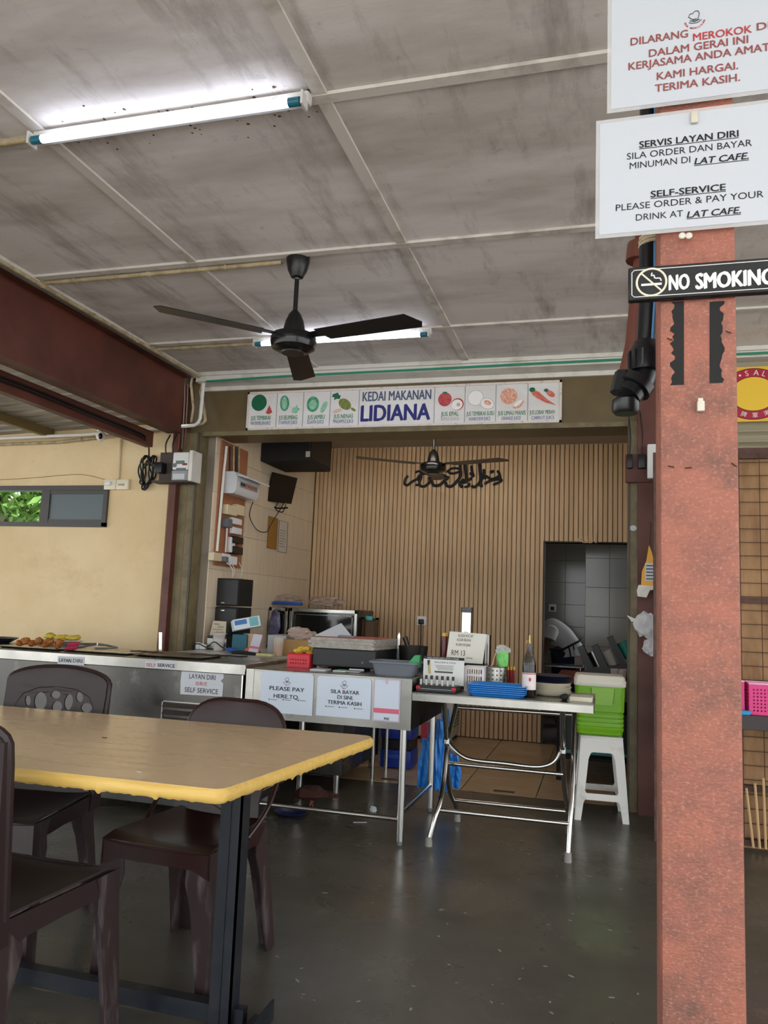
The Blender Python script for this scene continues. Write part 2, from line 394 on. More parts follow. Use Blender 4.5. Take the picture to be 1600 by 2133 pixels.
# kitchen beyond the doorway
m_kg = M('kitchen_grout', '55534e', .9)
def tiled(name, x0, x1, y, z0, z1, tw, th, mat):
    wk = struct(MB().box(x0, x1, y, y+.1, z0, z1).build(name, m_kg, smooth=False))
    me = MB().rbox(.0015, tw-.0015, -.008, 0, .0015, th-.0015, .001, 1).mesh('tile', mat)
    z = z0
    while z < z1-.01:
        x = x0
        while x < x1-.01:
            o = link(me, 'tile', wk); o.location = Vector((x, y, z))-wk.location
            o.scale = (min(1, (x1-x)/tw), 1, min(1, (z1-z)/th)); x += tw
        z += th
    return wk
tiled('wall_kitchen', -1.45, .2, 9.7, .0, 2.6, .33, .263, m_tilek)
tiled('wall_kitchen_near', -.195, 1.0, 8.35, -.01, 2.6, .24, .299, m_tilek)
struct(MB().box(-1.5, -1.4, 7.72, 9.8, 0, 2.6).box(1.0, 1.1, 7.72, 9.8, 0, 2.6).build('wall_kitchen_sides', m_tilek, smooth=False))
struct(MB().box(-1.5, 1.1, 7.72, 9.8, 2.6, 2.7).build('ceiling_kitchen', m_tilek, smooth=False))
struct(MB().box(-3.2, 5.0, -2.2, 9.9, 3.0, 3.08).box(-3.2,-3.12,5.2,9.9,2.86,3.0).build('sun_block_roof', m_roof, smooth=False))  # unseen slab added to stop sun leaking into the rooms from above
struct(MB().box(.62, 5.0, 5.50, 5.6, 0, 3.0).build('wall_stall_back', m_maroon, smooth=False))
# ---- left side: steel beams and the corrugated lean-to roof
b = MB().box(-3.11, -3.09, -2.2, 5.16, 2.455, 2.87)
b.box(-3.20, -3.08, -2.2, 5.16, 2.44, 2.455).box(-3.22, -3.045, -2.2, 5.16, 2.87, 2.895)
struct(b.build('beam_main', m_maroon, smooth=False))
bm_ = MB().box(-3.42, -3.36, -2.2, 5.22, 2.35, 2.47)
struct(bm_.build('beam_lower', m_maroon, smooth=False))
struct(MB().box(-4.38, -4.33, -2.2, 5.3, 2.46, 2.53).build('beam_purlin', M('olive_purlin', '7b6a45', .5), smooth=False))
rf = None
for k in range(8):      # sheets with ribs running across
    y0 = -2.2+k*.95; prof = []
    for q in range(6):
        yy = y0+q*.158
        prof += [(yy, 0), (yy+.10, 0), (yy+.115, .026), (yy+.143, .026), (yy+.156, 0)]
    v = []; n = len(prof)
    for X_, Z_ in ((-3.23, 2.57), (-8.6, 2.36)):
        v += [(X_, p[0], Z_+p[1]) for p in prof]
    for X_, Z_ in ((-3.23, 2.572), (-8.6, 2.362)):
        v += [(X_, p[0], Z_+p[1]) for p in prof]
    f = [(i, i+1, n+i+1, n+i) for i in range(n-1)]+[(2*n+i, 3*n+i, 3*n+i+1, 2*n+i+1) for i in range(n-1)]
    if rf is None:
        rf = MB(); rf.add(v, f); rf = struct(rf.build('roof_lean_to', m_roof, None, True))
    else:
        mb = MB(); mb.add(v, f); mb.build('roof_sheet', m_roof, rf, True)
# ================================================================== timber pillar and what hangs on it
PY = 1.40
pil = struct(MB().rbox(.090, .214, PY, PY+.125, 0, ZC, .006, 2).build('pillar', m_timber))
m_tape = M('black_tape', '0e0d0d', .7, col2='1f1c1a', scale=30)
def strip(px, w, y0, y1, seed):
    rnd = random.Random(seed); n = 26; a = []; b = []
    for k in range(n+1):
        yy = y0+(y1-y0)*k/n
        p = at(px, yy, Y=PY)
        e = rnd.uniform(-.006, .003) if seed % 2 else 0
        a.append((p.x-w/2+e, p.z)); e = 0 if seed % 2 else rnd.uniform(-.002, .006); b.append((p.x+w/2+e, p.z))
    poly = a+b[::-1]
    MB().prism(poly, lambda u, v, d: (u, d, v), PY-.0006, PY-.0001).build('tape_remnant', m_tape, pil, False)
strip(1414, .017, 628, 802, 1); strip(1490, .018, 628, 798, 2)
for (x, y, a) in ((1394, 707, 35), (1516, 692, 40), (1528, 968, 50), (1376+20, 972, 20), (1432, 975, 0)):
    p = at(x, y, Y=PY); d = Vector((math.cos(math.radians(a)), 0, -math.sin(math.radians(a))))*.006
    MB().tube([p-d+Vector((0, .002, 0)), p+d+Vector((0, -.006, 0))], .0011, 6).build('nail', M('rusty_iron', '4d2f20', .8), pil)
p = at(1459, 845, Y=PY)
MB().rbox(p.x-.006, p.x+.006, PY-.012, PY, p.z-.012, p.z+.006, .002).box(p.x-.004, p.x+.004, PY-.005, PY, p.z+.004, p.z+.012).build('cable_clip', m_pvc, pil)
m_red = M('red_ink', 'b03a3a', .6); m_dred = M('dull_red_ink', '8e4a46', .6); m_grn = M('green_paint', '1f7a52', .5)
def logo(parent, c, r, Y, dark, red):
    """chef hat over a plate with words on an arc"""
    y = Y-.0014
    mb = MB(); w = r*.045
    def st(P): mb.tube([(c[0]+a*r, y, c[1]+b*r) for a, b in P], w, 5)
    st([(-.35, .15), (-.62, .4), (-.5, .72), (-.2, .75), (0, 1.0), (.35, .98), (.48, .7), (.42, .3), (.3, -.05)])
    st([(-.35, .15), (-.12, -.1), (.3, -.05)]); st([(-.2, .1), (0, .02), (.2, .12)])
    st([(-.6, -.25), (-.2, -.42), (.35, -.38), (.7, -.1)]); st([(-.5, -.05), (0, -.25), (.5, -.05)])
    mb.build('hat_outline', dark, parent)
    word = 'KEDAI MAKAN LIDIANA'
    for k, ch in enumerate(word):
        if ch == ' ': continue
        a = math.radians(195+150*k/(len(word)-1)); me = glyphs(ch, red, .02); s = r*.30
        rot = a+PI/2
        for v in me.vertices:
            u, q = (v.co.x-.3)*s, (v.co.y-.35)*s
            v.co = Vector((c[0]+r*math.cos(a)+u*math.cos(rot)-q*math.sin(rot), y, c[1]+r*math.sin(a)+u*math.sin(rot)+q*math.cos(rot)))
        link(me, 'arc_letter', parent)
# upper notice: no smoking in this stall
SY = 1.385
def notice(name, label, x0, x1, z0, z1, bend=0):
    t = thing(name, label, 'notice', ((x0+x1)/2, SY, z0), world=True)
    MB().rbox(x0, x1, SY-.0004, SY+.0004, z0, z1, .0003, 1).build('laminate', m_lamin, t)
    MB().box(x0+.007, x1-.007, SY-.0009, SY-.0005, z0+.007, z1-.007).build('paper', m_paper, t, False)
    return t
a = at(1266, -10, Y=SY); b = at(1263, 237, Y=SY)
n1 = notice('laminated_notice', 'upper white laminated notice with red capital letters on the timber pillar', a.x, a.x+.316, b.z, b.z+.232)
T = SY-.0016
for body, bl, tr, m in (('DILARANG', (1313.4, 94.4), (1433.5, 72.7), m_dred), ('MEROKOK', (1443.4, 85.1), (1566.5, 48), m_red), ('DI', (1576, 64.5), (1604, 40), m_dred),
    ('DALAM GERAI INI', (1351.5, 117.6), (1558.8, 75.2), m_dred), ('KERJASAMA ANDA AMAT', (1309, 144.5), (1604, 93), m_dred),
    ('KAMI HARGAI.', (1368, 166.5), (1538, 133), m_dred), ('TERIMA KASIH.', (1364, 191.8), (1541.8, 157.2), m_dred)):
    pw(n1, body, bl, tr, SY, m, y=T, bold=.02, cap=15, slope=-.12)
c = at(1447, 42, Y=SY); logo(n1, (c.x, c.z), .0165, SY, M('grey_ink', '4a4a4a', .6), m_red)
a = at(1243, 252, Y=SY); b = at(1240, 498, Y=SY)
n2 = notice('laminated_notice', 'lower white laminated notice with black self-service lettering on the timber pillar', b.x, b.x+.318, b.z, a.z)
for body, bl, tr, bo, sh, un in (('SERVIS LAYAN DIRI', (1331.4, 306.3), (1538.7, 276.3), .022, 0, 1), ('SILA ORDER DAN BAYAR', (1306, 330.4), (1566.5, 294), 0, 0, 0),
    ('MINUMAN DI', (1311.9, 351.8), (1438, 330.4), 0, 0, 0), ('LAT CAFE.', (1445.9, 342.8), (1559.7, 318.7), .022, .2, 1), ('SELF-SERVICE', (1355.2, 411.5), (1511.8, 390.5), .022, 0, 1),
    ('PLEASE ORDER & PAY YOUR', (1282.8, 439.4), (1590.7, 403.8), 0, 0, 0), ('DRINK AT', (1324.6, 460.4), (1422.7, 441.5), 0, 0, 0), ('LAT CAFE.', (1430.4, 454.8), (1543.3, 433.2), .022, .2, 1)):
    pw(n2, body, bl, tr, SY, m_ink, y=T, bold=bo, shear=sh, under=bool(un), cap=13, slope=-.088)
p = at(1446, 247, Y=SY); MB().rbox(p.x-.006, p.x+.006, SY-.008, SY-.001, p.z-.012, p.z+.010, .002).build('clip', m_pvc, n2)
for x in (1421, 1435):
    p = at(x, 492, Y=SY); MB().ball((p.x, SY-.002, p.z), (.006, .003, .006)).build('wax_blob', m_pvc, n2)
# no-smoking board
a = at(1309, 559, Y=SY); b = at(1309, 628, Y=SY); bx0, bx1 = a.x, a.x+.305
ns = thing('no_smoking_sign', 'black sign board reading NO SMOKING in white across the timber pillar', 'sign', ((bx0+bx1)/2, SY, b.z), world=True)
MB().rbox(bx0, bx1, SY-.002, SY+.012, b.z, a.z, .002, 1).build('board', M('scuffed_black_board', '111112', .45, col2='2c2b2a', scale=40, amt=.5, lo=.5, hi=.8), ns)
m_cream = M('cream_print', 'e6dfc4', .5); m_wprint = M('white_print', 'e9e7e2', .5)
fr = MB(); i0, i1, k0, k1 = bx0+.006, bx1-.006, b.z+.006, a.z-.006
fr.tube([(i0+.004, T-.0012, k0), (i1-.004, T-.0012, k0), (i1, T-.0012, k0+.004), (i1, T-.0012, k1-.004), (i1-.004, T-.0012, k1), (i0+.004, T-.0012, k1), (i0, T-.0012, k1-.004), (i0, T-.0012, k0+.004)], .0008, 6, True)
fr.build('border_line', m_wprint, ns)
p = at(1357, 589, Y=SY); Rr = .0245
MB().tube([(p.x+Rr*math.cos(2*PI*k/36), T-.001, p.z+Rr*math.sin(2*PI*k/36)) for k in range(36)], .0019, 8, True).build('ring', m_cream, ns)
MB().tube([(p.x-.017, T-.001, p.z+.017), (p.x+.017, T-.001, p.z-.017)], .0016, 6).build('slash', m_cream, ns)
MB().box(p.x-.017, p.x+.017, T-.0012, T-.0006, p.z-.006, p.z-.002).build('cigarette', m_wprint, ns, False)
MB().tube(smoothpath([(p.x+.016, T-.001, p.z+.001), (p.x+.014, T-.001, p.z+.006), (p.x+.006, T-.001, p.z+.007), (p.x+.004, T-.001, p.z+.012), (p.x+.0, T-.001, p.z+.012), (p.x+.001, T-.001, p.z+.017)]), .0012, 6).build('smoke_mark', m_wprint, ns)
pw(ns, 'NO', (1392.6, 605.5), (1436.6, 574), SY, m_wprint, y=T-.0012, bold=.055, cap=30)
pw(ns, 'SMOKING', (1448, 603.3), (1612, 557), SY, m_wprint, y=T-.0012, bold=.055, cap=31)
# pipes behind the pillar
m_hdpe = M('black_hdpe', '17181a', .3); m_brpipe = M('brown_pvc_pipe', '6f3a2a', .5, col2='552a1d', scale=10)
def up(px, py, Y): return at(px, py, Y=Y)
YP = 1.60
bp = thing('water_pipe', 'black plastic water pipe with elbow coupling beside the timber pillar', 'pipe', (.09, YP, 1.75), world=True)
p0 = up(1352, 640, YP); p1 = up(1346, 735, YP); top = p0+(p0-p1)*4; top.z = ZC-.002; top.x = p0.x+.005
MB().tube([(p1.x, YP, p1.z), (p0.x, YP, p0.z), (top.x, YP, ZC)], .020, 16).build('riser', m_hdpe, bp)
MB().tube([(p1.x+.009, YP-.0185, p1.z), (p0.x+.009, YP-.0185, p0.z), (top.x+.009, YP-.0185, ZC)], .0022, 6).build('blue_stripe', M('blue_stripe', '4f86b8', .4), bp)
e1 = up(1344, 775, YP); e2 = up(1322, 812, YP); e3 = up(1308, 840, YP)
MB().lathe([(.030, -.03), (.034, -.028), (.034, .012), (.029, .02), (.024, .032), (.021, .034)], (p1.x, YP, p1.z-.01), 20).build('coupling_nut', m_hdpe, bp)
MB().tube(smoothpath([(e1.x, YP, e1.z+.03), (e1.x+.001, YP, e1.z), (e1.x-.008, YP-.008, e1.z-.028), (e2.x, YP-.02, e2.z)]), .022, 16).build('elbow', m_hdpe, bp)
d = Vector((-.55, -.25, -.8)).normalized(); q = Vector((e2.x+.006, YP-.016, e2.z+.008))
for s, r in ((-.004, .034), (.016, .026)):
    MB().cyl(q+d*s, q+d*(s+.018), r, r, 18).build('elbow_ring', m_hdpe, bp)
q2 = up(1299, 786, YP-.01)
MB().cyl(q2+Vector((.004, 0, .008)), q2+Vector((-.004, -.004, -.034)), .021, .023, 8).build('plug', m_hdpe, bp)
q3 = up(1304, 846, YP-.02)
MB().lathe([(.0, -.016), (.022, -.016), (.027, -.01), (.027, .012), (.02, .016), (0, .016)], (q3.x, YP-.02, q3.z), 12).build('bottom_nut', m_hdpe, bp)
for k in range(14):
    a_ = 2*PI*k/14; MB().box(-.002, .002, -.0015, .0015, -.026, .010, Matrix.Translation((p1.x+.0345*math.cos(a_), YP+.0345*math.sin(a_), p1.z-.01)) @ Matrix.Rotation(a_+PI/2, 4, 'Z')).build('nut_rib', m_hdpe, bp, False)
b1 = up(1322, 720, 1.75); b0 = up(1342, 520, 1.75)
br = thing('drain_pipe', 'reddish brown drain pipe running up behind the black water pipe', 'pipe', (b1.x, 1.75, b1.z), world=True)
MB().tube([(b1.x-.012, 1.75, b1.z-.06), (b1.x, 1.75, b1.z), (b0.x, 1.75, b0.z), (b0.x+.03, 1.75, ZC)], .021, 14).build('pipe_run', m_brpipe, br)
s = up(1334, 527, 1.75); MB().cyl((s.x, 1.75, s.z-.02), (s.x+.004, 1.75, s.z+.02), .032, .032, 12).build('socket_ring', m_brpipe, br)
s = up(1361, 515, YP)
single(MB().tube([(s.x+.026*math.cos(k*.5), YP+.026*math.sin(k*.5), s.z+.0022*k/4) for k in range(40)], .0035, 6), 'rope_lashing', M('pale_rope', 'c9b79a', .9), 'pale rope lashing tied round the black pipe below the notices', 'rope')
# ================================================================== facade sign
FY = 5.315
f0 = at(513, 891, Y=FY); f1 = at(520, 814, Y=FY); f2 = at(1170, 886, Y=FY); sx0, sx1 = f0.x, f2.x; sz0 = (f0.z+f2.z)/2; sz1 = sz0+.295
sg = thing('shop_sign', 'long white shop sign with painted fruits above the stall opening', 'sign', ((sx0+sx1)/2, FY, sz0), world=True)
m_board = M('white_enamel_board', 'e6e4e4', .22, col2='cfc8c4', scale=5, amt=.5)
MB().box(sx0, sx1, FY, FY+.018, sz0, sz1).build('board', m_board, sg, False)
m_fr = M('chipped_white_frame', 'd9cfc8', .5, col2='9a7a68', scale=30, amt=.7, lo=.55, hi=.75)
for a in ((sx0, sx1, sz0, sz0+.016), (sx0, sx1, sz1-.016, sz1), (sx0, sx0+.016, sz0, sz1), (sx1-.016, sx1, sz0, sz1)):
    MB().box(a[0], a[1], FY-.008, FY+.001, a[2], a[3]).build('frame_bar', m_fr, sg, False)
m_line = M('thin_grey_line', '6f6f78', .5)
for px in (577, 632, 688, 748, 905, 968.5, 1033, 1099.5):
    x = at(px, 845, Y=FY).x; MB().box(x-.0015, x+.0015, FY-.002, FY, sz0+.015, sz1-.015).build('divider', m_line, sg, False)
m_navy = M('navy_paint', '1e2170', .4); m_steelb = M('faded_navy_paint', '4a5672', .4)
pw(sg, 'KEDAI MAKANAN', (755, 836), (899, 813), FY, MATS['navy_paint'] if False else m_steelb, bold=.03, cap=19)
pw(sg, 'LIDIANA', (750.6, 877.5), (897.5, 844.4), FY, m_navy, bold=.04, cap=32)
m_bluet = M('blue_grey_paint', '5a74a0', .5)
for body, bl, tr, m in (('JUS TEMBIKAI', (522.3, 875.6), (563.7, 866), m_grn), ('WATERMELON JUICE', (521.9, 885.6), (563.7, 877.1), m_bluet), ('JUS BELIMBING', (580.7, 874.6), (620, 865.6), m_grn),
    ('STARFRUIT JUICE', (580.3, 884.1), (619.4, 876.7), m_bluet), ('JUS JAMBU', (640.2, 873.5), (676.8, 864.6), m_grn), ('GUAVA JUICE', (639.8, 883), (674.7, 875.6), m_bluet),
    ('JUS NENAS', (695, 872), (735.9, 862.4), m_grn), ('PINEAPPLE JUICE', (693.8, 881.6), (736.3, 873.9), m_bluet), ('JUS EPAL', (918.8, 866.9), (956, 857.7), m_grn),
    ('APPLE JUICE', (918, 876.3), (956, 870.1), M('worn_print', 'b4b8c2', .5)), ('JUS TEMBIKAI SUSU', (971.7, 866.4), (1029.5, 857), m_grn), ('HONEYDEW JUICE', (976.7, 876.3), (1021.6, 868.6), m_bluet),
    ('JUS LIMAU MANIS', (1036.9, 865.3), (1095.5, 855), m_grn), ('ORANGE JUICE', (1044.1, 875.2), (1085, 867.5), m_bluet), ('JUS LOBAK MERAH', (1103.2, 863.6), (1155.7, 853.3), m_grn),
    ('CARROT JUICE', (1107.3, 874), (1155, 866), m_bluet)):
    pw(sg, body, bl, tr, FY, m, bold=.012, cap=7 if 'JUICE' in body else 8.6)
PXM = 5.5/1632
def fruit(px, py, rx, ry, mat, a=0, lvl=1, n=22, poly=None):
    c = at(px, py, Y=FY); yy = FY-.001-.0006*lvl
    pts = poly or ell(0, 0, rx, ry, n, a)
    flat(sg, [(c.x+u*PXM, yy, c.z+v*PXM) for u, v in pts], mat, 'painted_fruit')
g1 = M('melon_green', '1f6e4c', .4, col2='0f4631', scale=35, stretch=(1, 1, 4)); g2 = M('pale_green', '9fd0b4', .4, col2='4f9a78', scale=50); g3 = M('fruit_red', 'b02530', .4, col2='d77a76', scale=40)
g4 = M('guava_green', '2f8a62', .4, col2='7cc0a0', scale=40); g5 = M('pineapple_gold', '8a8a3f', .4, col2='3f6b4a', scale=60, lo=.45, hi=.55); g6 = M('orange_dots', 'd98a6a', .4, col2='efe0d6', scale=90, lo=.45, hi=.55)
g7 = M('outline_grey', '9a9490', .5); g8 = M('carrot_red', 'd0553f', .4, col2='c9a79a', scale=40); g9 = M('pale_white', 'efeceb', .4)
fruit(540, 839, 18.7, 19, g1); fruit(561, 853, 0, 0, g3, lvl=2, poly=[(0, 10), (-8, -8), (0, -11), (8, -7)])
fruit(593, 840, 11, 18, g4, 5); fruit(593, 840, 6.5, 15, g2, 5, 2); fruit(616.5, 852, 0, 0, g2, poly=[(-10, -8), (-8, 3), (-2, 4), (2, 10), (5, 3), (11, 0), (6, -4), (2, -10)])
fruit(652, 842, 14.5, 17.7, g4); fruit(652, 843, 9, 11, g2, 0, 2); fruit(675, 848, 6, 14, g2, -25)
fruit(718.5, 842, 16, 11, g5, -35); fruit(701, 827, 0, 0, g1, poly=[(-9, 6), (-3, 8), (3, 10), (6, 4), (10, 3), (8, -5), (2, -4), (-6, -7), (-4, -1), (-10, 0)]); fruit(703, 856, 11, 4, M('pale_pink', 'd9b9ac', .4), 15)
fruit(736, 853, 7, 3, g5, -30)
fruit(927, 832, 14.5, 15, g3); fruit(927, 818, 5, 2, g1, 0, 2); fruit(953, 842, 13.5, 13, g3, 20); fruit(952, 843, 12, 11, g9, 20, 2); fruit(955, 843, 4, 4, M('apple_core', 'c9a899', .4), 0, 3)
fruit(991, 829, 16.5, 16.5, g7); fruit(991, 829, 15.8, 15.8, g9, 0, 2); fruit(1015, 841, 15, 11.5, g7, -20, 3); fruit(1015, 841, 14.2, 10.8, g9, -20, 4); fruit(1016, 839, 8, 5, g6, -20, 5)
fruit(1060, 825, 17.5, 17, g6); fruit(1080, 842, 13, 7, g6, 35, 2); fruit(1079, 840, 11, 4, g9, 35, 3)
fruit(1133, 829, 0, 0, g8, poly=[(-26, 14), (-20, 18), (-10, 13), (8, -4), (25, -16), (4, -10), (-14, 0), (-22, 6)]); fruit(1109, 812, 6, 5, g1, 0, 2)
fruit(1147, 820, 10, 5.5, g8, -35); fruit(1138, 813, 4.5, 3.5, g1, 0, 2)
# ================================================================== ceiling fans, tubes, conduits
m_fan = M('black_fan_enamel', '161617', .32)
def fan(name, label, loc, zc, ang, R=.70, blade=m_fan, cup=True, tilt=-8):
    t = thing(name, label, 'ceiling fan', (loc[0], loc[1], loc[2]-.09))
    o = .09; H = zc-loc[2]+o
    if cup: MB().lathe([(.012, H-.115), (.03, H-.11), (.048, H-.075), (.058, H-.03), (.058, H), (.02, H)], n=28).build('ceiling_cup', m_fan, t)
    MB().cyl((0, 0, H-.12), (0, 0, H-.09), .013, n=12).build('collar', m_chrome, t)
    MB().cyl((0, 0, .15), (0, 0, H-.10), .0115, n=12).build('rod', m_fan, t)
    MB().lathe([(.055, .105), (.053, .12), (.045, .16), (.03, .195), (.014, .215), (.011, .215)], n=28).build('lower_cup', m_fan, t)
    MB().lathe([(.02, .0), (.075, .006), (.105, .022), (.113, .045), (.113, .07), (.105, .088), (.055, .104), (.02, .106)], n=36).build('motor_housing', M('fan_gloss', '121214', .2), t)
    MB().lathe([(.02, -.004), (.055, -.004), (.058, .003), (.02, .004)], n=28).build('bottom_cap', m_fan, t)
    for k in range(3):
        a = math.radians(ang+120*k); mx = Matrix.Rotation(a, 4, 'Z')
        tw = math.radians(tilt)
        def bl(u, v, d):
            w = v*math.cos(tw); return mx @ Vector((u, w, .075+v*math.sin(tw)-.02*max(0, u-.3)+d))
        poly = [(.15, -.05), (R-.05, -.066), (R, .02), (R-.02, .062), (.18, .058)]
        bo = MB().prism(poly, bl, -.002, .002).build('blade', blade, t)
        MB().prism([(.08, -.022), (.2, -.03), (.2, .03), (.08, .022)], bl, .002, .006).build('blade_arm', m_fan, bo)
    return t
fan('ceiling_fan', 'black three-blade ceiling fan hanging in the open hall', (-1.475, 3.44, 2.505), ZC, 107, .69)
f2_ = fan('ceiling_fan', 'smaller-looking dark ceiling fan inside the shop before the slatted wall', (-1.45, 6.6, 2.46), 2.83, 98, .73, M('dark_brown_blade', '2c2019', .4), tilt=-3)
m_tube = M('lit_tube', 'ffffff', .4, emit='dfe8ff', estr=4.5); m_teal = M('teal_end_cap', '1f6678', .35)
m_fit = M('white_fitting', 'cfccc8', .4, col2='8b7a68', scale=20, amt=.6, lo=.55, hi=.8)
def tubelight(name, label, x0, x1, y, z, tube=None):
    t = thing(name, label, 'tube light', ((x0+x1)/2, y, z), world=True)
    MB().rbox(x0-.015, x1+.015, y+.005, y+.045, z+.012, (ZC-.014 if z > 2.8 else 2.828), .004, 1).build('batten_body', m_fit, t)
    MB().cyl((x0+.045, y-.012, z), (x1-.045, y-.012, z), .0145, n=14).build('tube', tube or m_tube, t)
    for a, b in ((x0+.005, x0+.045), (x1-.045, x1-.005)):
        MB().cyl((a, y-.012, z), (b, y-.012, z), .0152, n=14).build('end_cap', m_teal, t)
    for a in (x0-.01, x1+.002):
        MB().box(a, a+.008, y-.028, y+.02, z-.017, z+.03).build('lamp_holder', m_fit, t)
    return t
l1 = at(72, 298, Z=2.845); l2 = at(640, 231, Z=2.845)
tubelight('tube_light', 'lit fluorescent tube nearest the front, alone on its ceiling batten', l1.x, l2.x, 2.235, 2.845)
l1 = at(533, 718, Z=2.845); l2 = at(892, 698, Z=2.845)
tubelight('tube_light', 'lit fluorescent tube behind the black hall fan', l1.x, l2.x, (l1.y+l2.y)/2, 2.845)
def conduit(name, label, pts, r, mat, cat='conduit', clips=True, rad=10):
    t = thing(name, label, cat, pts[0], world=True)
    MB().tube(pts, r, 10).build('pipe_run', mat, t)
    if clips:
        for a, b in zip(pts, pts[1:]):
            a, b = Vector(a), Vector(b); L = (b-a).length
            for k in range(int(L/.45)):
                q = a+(b-a)*((k+.5)*.45/L); d_ = (b-a).normalized()*.008
                MB().cyl(q-d_, q+d_, r*1.35, n=10).build('saddle_clip', mat, t)
    return t
conduit('ceiling_conduit', 'yellowed conduit on the batten leading to the black fan', [(-2.99, 3.435, ZC-.026), (-1.56, 3.435, ZC-.026)], .011, m_pvct)
conduit('ceiling_conduit', 'short yellowed conduit leading left from the tube behind the fan', [(-2.98, 4.55, ZC-.026), (-2.2, 4.55, ZC-.026)], .011, m_pvct)
conduit('ceiling_conduit', 'stub of conduit left of the front tube light', [(-2.95, 2.26, ZC-.03), (-2.06, 2.26, ZC-.03)], .012, m_pvct)
conduit('ceiling_conduit', 'long conduit along the ceiling edge beside the maroon beam', [(-2.955, 1.2, ZC-.042), (-2.965, 3.2, ZC-.044), (-2.955, 5.13, ZC-.042)], .011, m_pvct)
single(MB().tube(smoothpath([(-2.98, .8, ZC-.05), (-3.0, 2.2, ZC-.045), (-2.985, 3.1, ZC-.058), (-3.0, 4.0, ZC-.048), (-2.985, 5.1, ZC-.055)]), .006, 6), 'loose_cable', M('grey_cable', '57504a', .6), 'loose grey cable sagging along the ceiling edge', 'cable')
single(MB().tube(smoothpath([(-2.9, 5.15, ZC-.078), (-2.2, 5.145, ZC-.066), (-1.2, 5.145, ZC-.062), (-.2, 5.145, ZC-.056), (1.2, 5.145, ZC-.055), (3, 5.145, ZC-.055)]), .008, 8), 'green_hose', M('green_hose', '1f8a6c', .4), 'thin green hose running along the white ceiling trim', 'hose')
tubelight('tube_light', 'added unseen fluorescent tube brightening the shop from just behind the header', -1.9, -.8, 6.1, 2.77, M('added_shop_fill', 'ffffff', .4, emit='fff4e4', estr=42.0))  # unseen lamp added to brighten the shop interior and its slatted wall
# insect dirt round the front tube
mb = MB(); rd = random.Random(12)
for k in range(60):
    x = rd.uniform(-2.0, -.95); y = 2.30+rd.choice((-1, 1))*abs(rd.gauss(0, .06))+.02; r_ = rd.uniform(.003, .008)
    if abs(y-2.30) < .024: continue
    mb.add([(x+r_*rd.uniform(.6, 1.3)*math.cos(a), y+r_*rd.uniform(.6, 1.3)*math.sin(a), ZC-.0006) for a in (0, 1.2, 2.4, 3.7, 5)], [(0, 1, 2, 3, 4)])
o = mb.build('insect_dirt', M('brown_dirt', '5c4636', .9), None, False); tag(o, 'brown insect dirt speckled on the ceiling beside the front tube', 'dirt', kind='stuff')
# ================================================================== left corner: pipes, meter, camera, cables
FW = 5.34
def P(px, py, Y): v = at(px, py, Y=Y); return (v.x, v.y, v.z)
conduit('water_conduit', 'clean white plastic pipe bending up to the ceiling corner', [P(-60, 916, 5.22), P(180, 905, 5.22), P(405, 886, 5.22), P(413, 880, 5.22), P(417, 872, 5.22), P(424, 800, 5.22), (P(424, 800, 5.22)[0], 5.22, 2.86)], .0135, M('clean_pvc', 'e4e1da', .4), 'pipe', clips=False)
conduit('water_conduit', 'stained cream pipe with elbow beneath the clean white pipe', [P(300, 900, 5.27), P(422, 883, 5.27), P(428, 876, 5.27), P(427, 866, 5.27), P(418, 815, 5.27), P(424, 795, 5.27)], .0125, m_pvct, 'pipe', clips=False)
conduit('water_conduit', 'lower cream pipe along the top of the beige wall', [P(-60, 928, 5.30), P(120, 921, 5.30), P(330, 897, 5.30)], .012, m_pvct, 'pipe')
conduit('water_conduit', 'thin stained pipe dropping down the maroon corner post', [P(402, 785, 5.20), P(398, 800, 5.20), P(403, 850, 5.20), P(398, 880, 5.20)], .009, m_pvct, 'pipe', clips=False)
for k, (x, lab) in enumerate(((379, 'leftmost'), (386, 'middle'), (392, 'rightmost'))):
    single(MB().tube(smoothpath([P(x, 800, 5.232), P(x-1, 840, 5.232), P(x-4, 890, 5.232), P(x-7, 935, 5.232)]), .007, 8), 'riser_pipe', m_brpipe if k != 1 else M('grey_riser', '5a5048', .6), lab+' of the thin risers on the maroon corner post', 'pipe', 'risers on the maroon corner post')
# timber block under the beam
p = at(45, 770, Y=3.9)
single(MB().rbox(-3.75, -3.30, 3.44, 3.54, 2.455, 2.53, .004, 1), 'timber_block', m_timber, 'reddish timber block lying across the steel beams', 'timber')
c0 = []
for k in range(6):
    y = 2.0+.6*k; c0.append((-3.345-.004*(k % 2), y, 2.43-.006*(k % 3)))
for q, lab in enumerate(('upper', 'lower')):
    single(MB().tube(smoothpath([(a-.0, b, c-.022*q) for a, b, c in c0]+[(-3.35, 5.1, 2.40-.02*q)]), .008, 8), 'black_cable', m_black, lab+' black cable strapped along the lower maroon beam', 'cable')
# security camera
p = at(211, 902, Y=5.12)
cc = thing('security_camera', 'white dome security camera under the lean-to roof', 'camera', (p.x, 5.12, p.z-.07), world=True)
MB().cyl((p.x, 5.12, p.z+.03), (p.x, 5.12, 2.475), .008, n=10).build('stem', m_pvc, cc)
MB().lathe([(.0, .012), (.03, .012), (.036, .022), (.034, .034), (.02, .04), (.0, .04)], (p.x, 5.12, p.z), 20).build('mount', M('camera_white', 'e9e6dc', .4), cc)
MB().ball((p.x, 5.12, p.z-.026), .038, 20, 12).build('head', MATS['camera_white'], cc)
MB().ball((p.x+.014, 5.12-.024, p.z-.030), (.017, .018, .024), 16, 10).build('lens', m_blackg, cc)
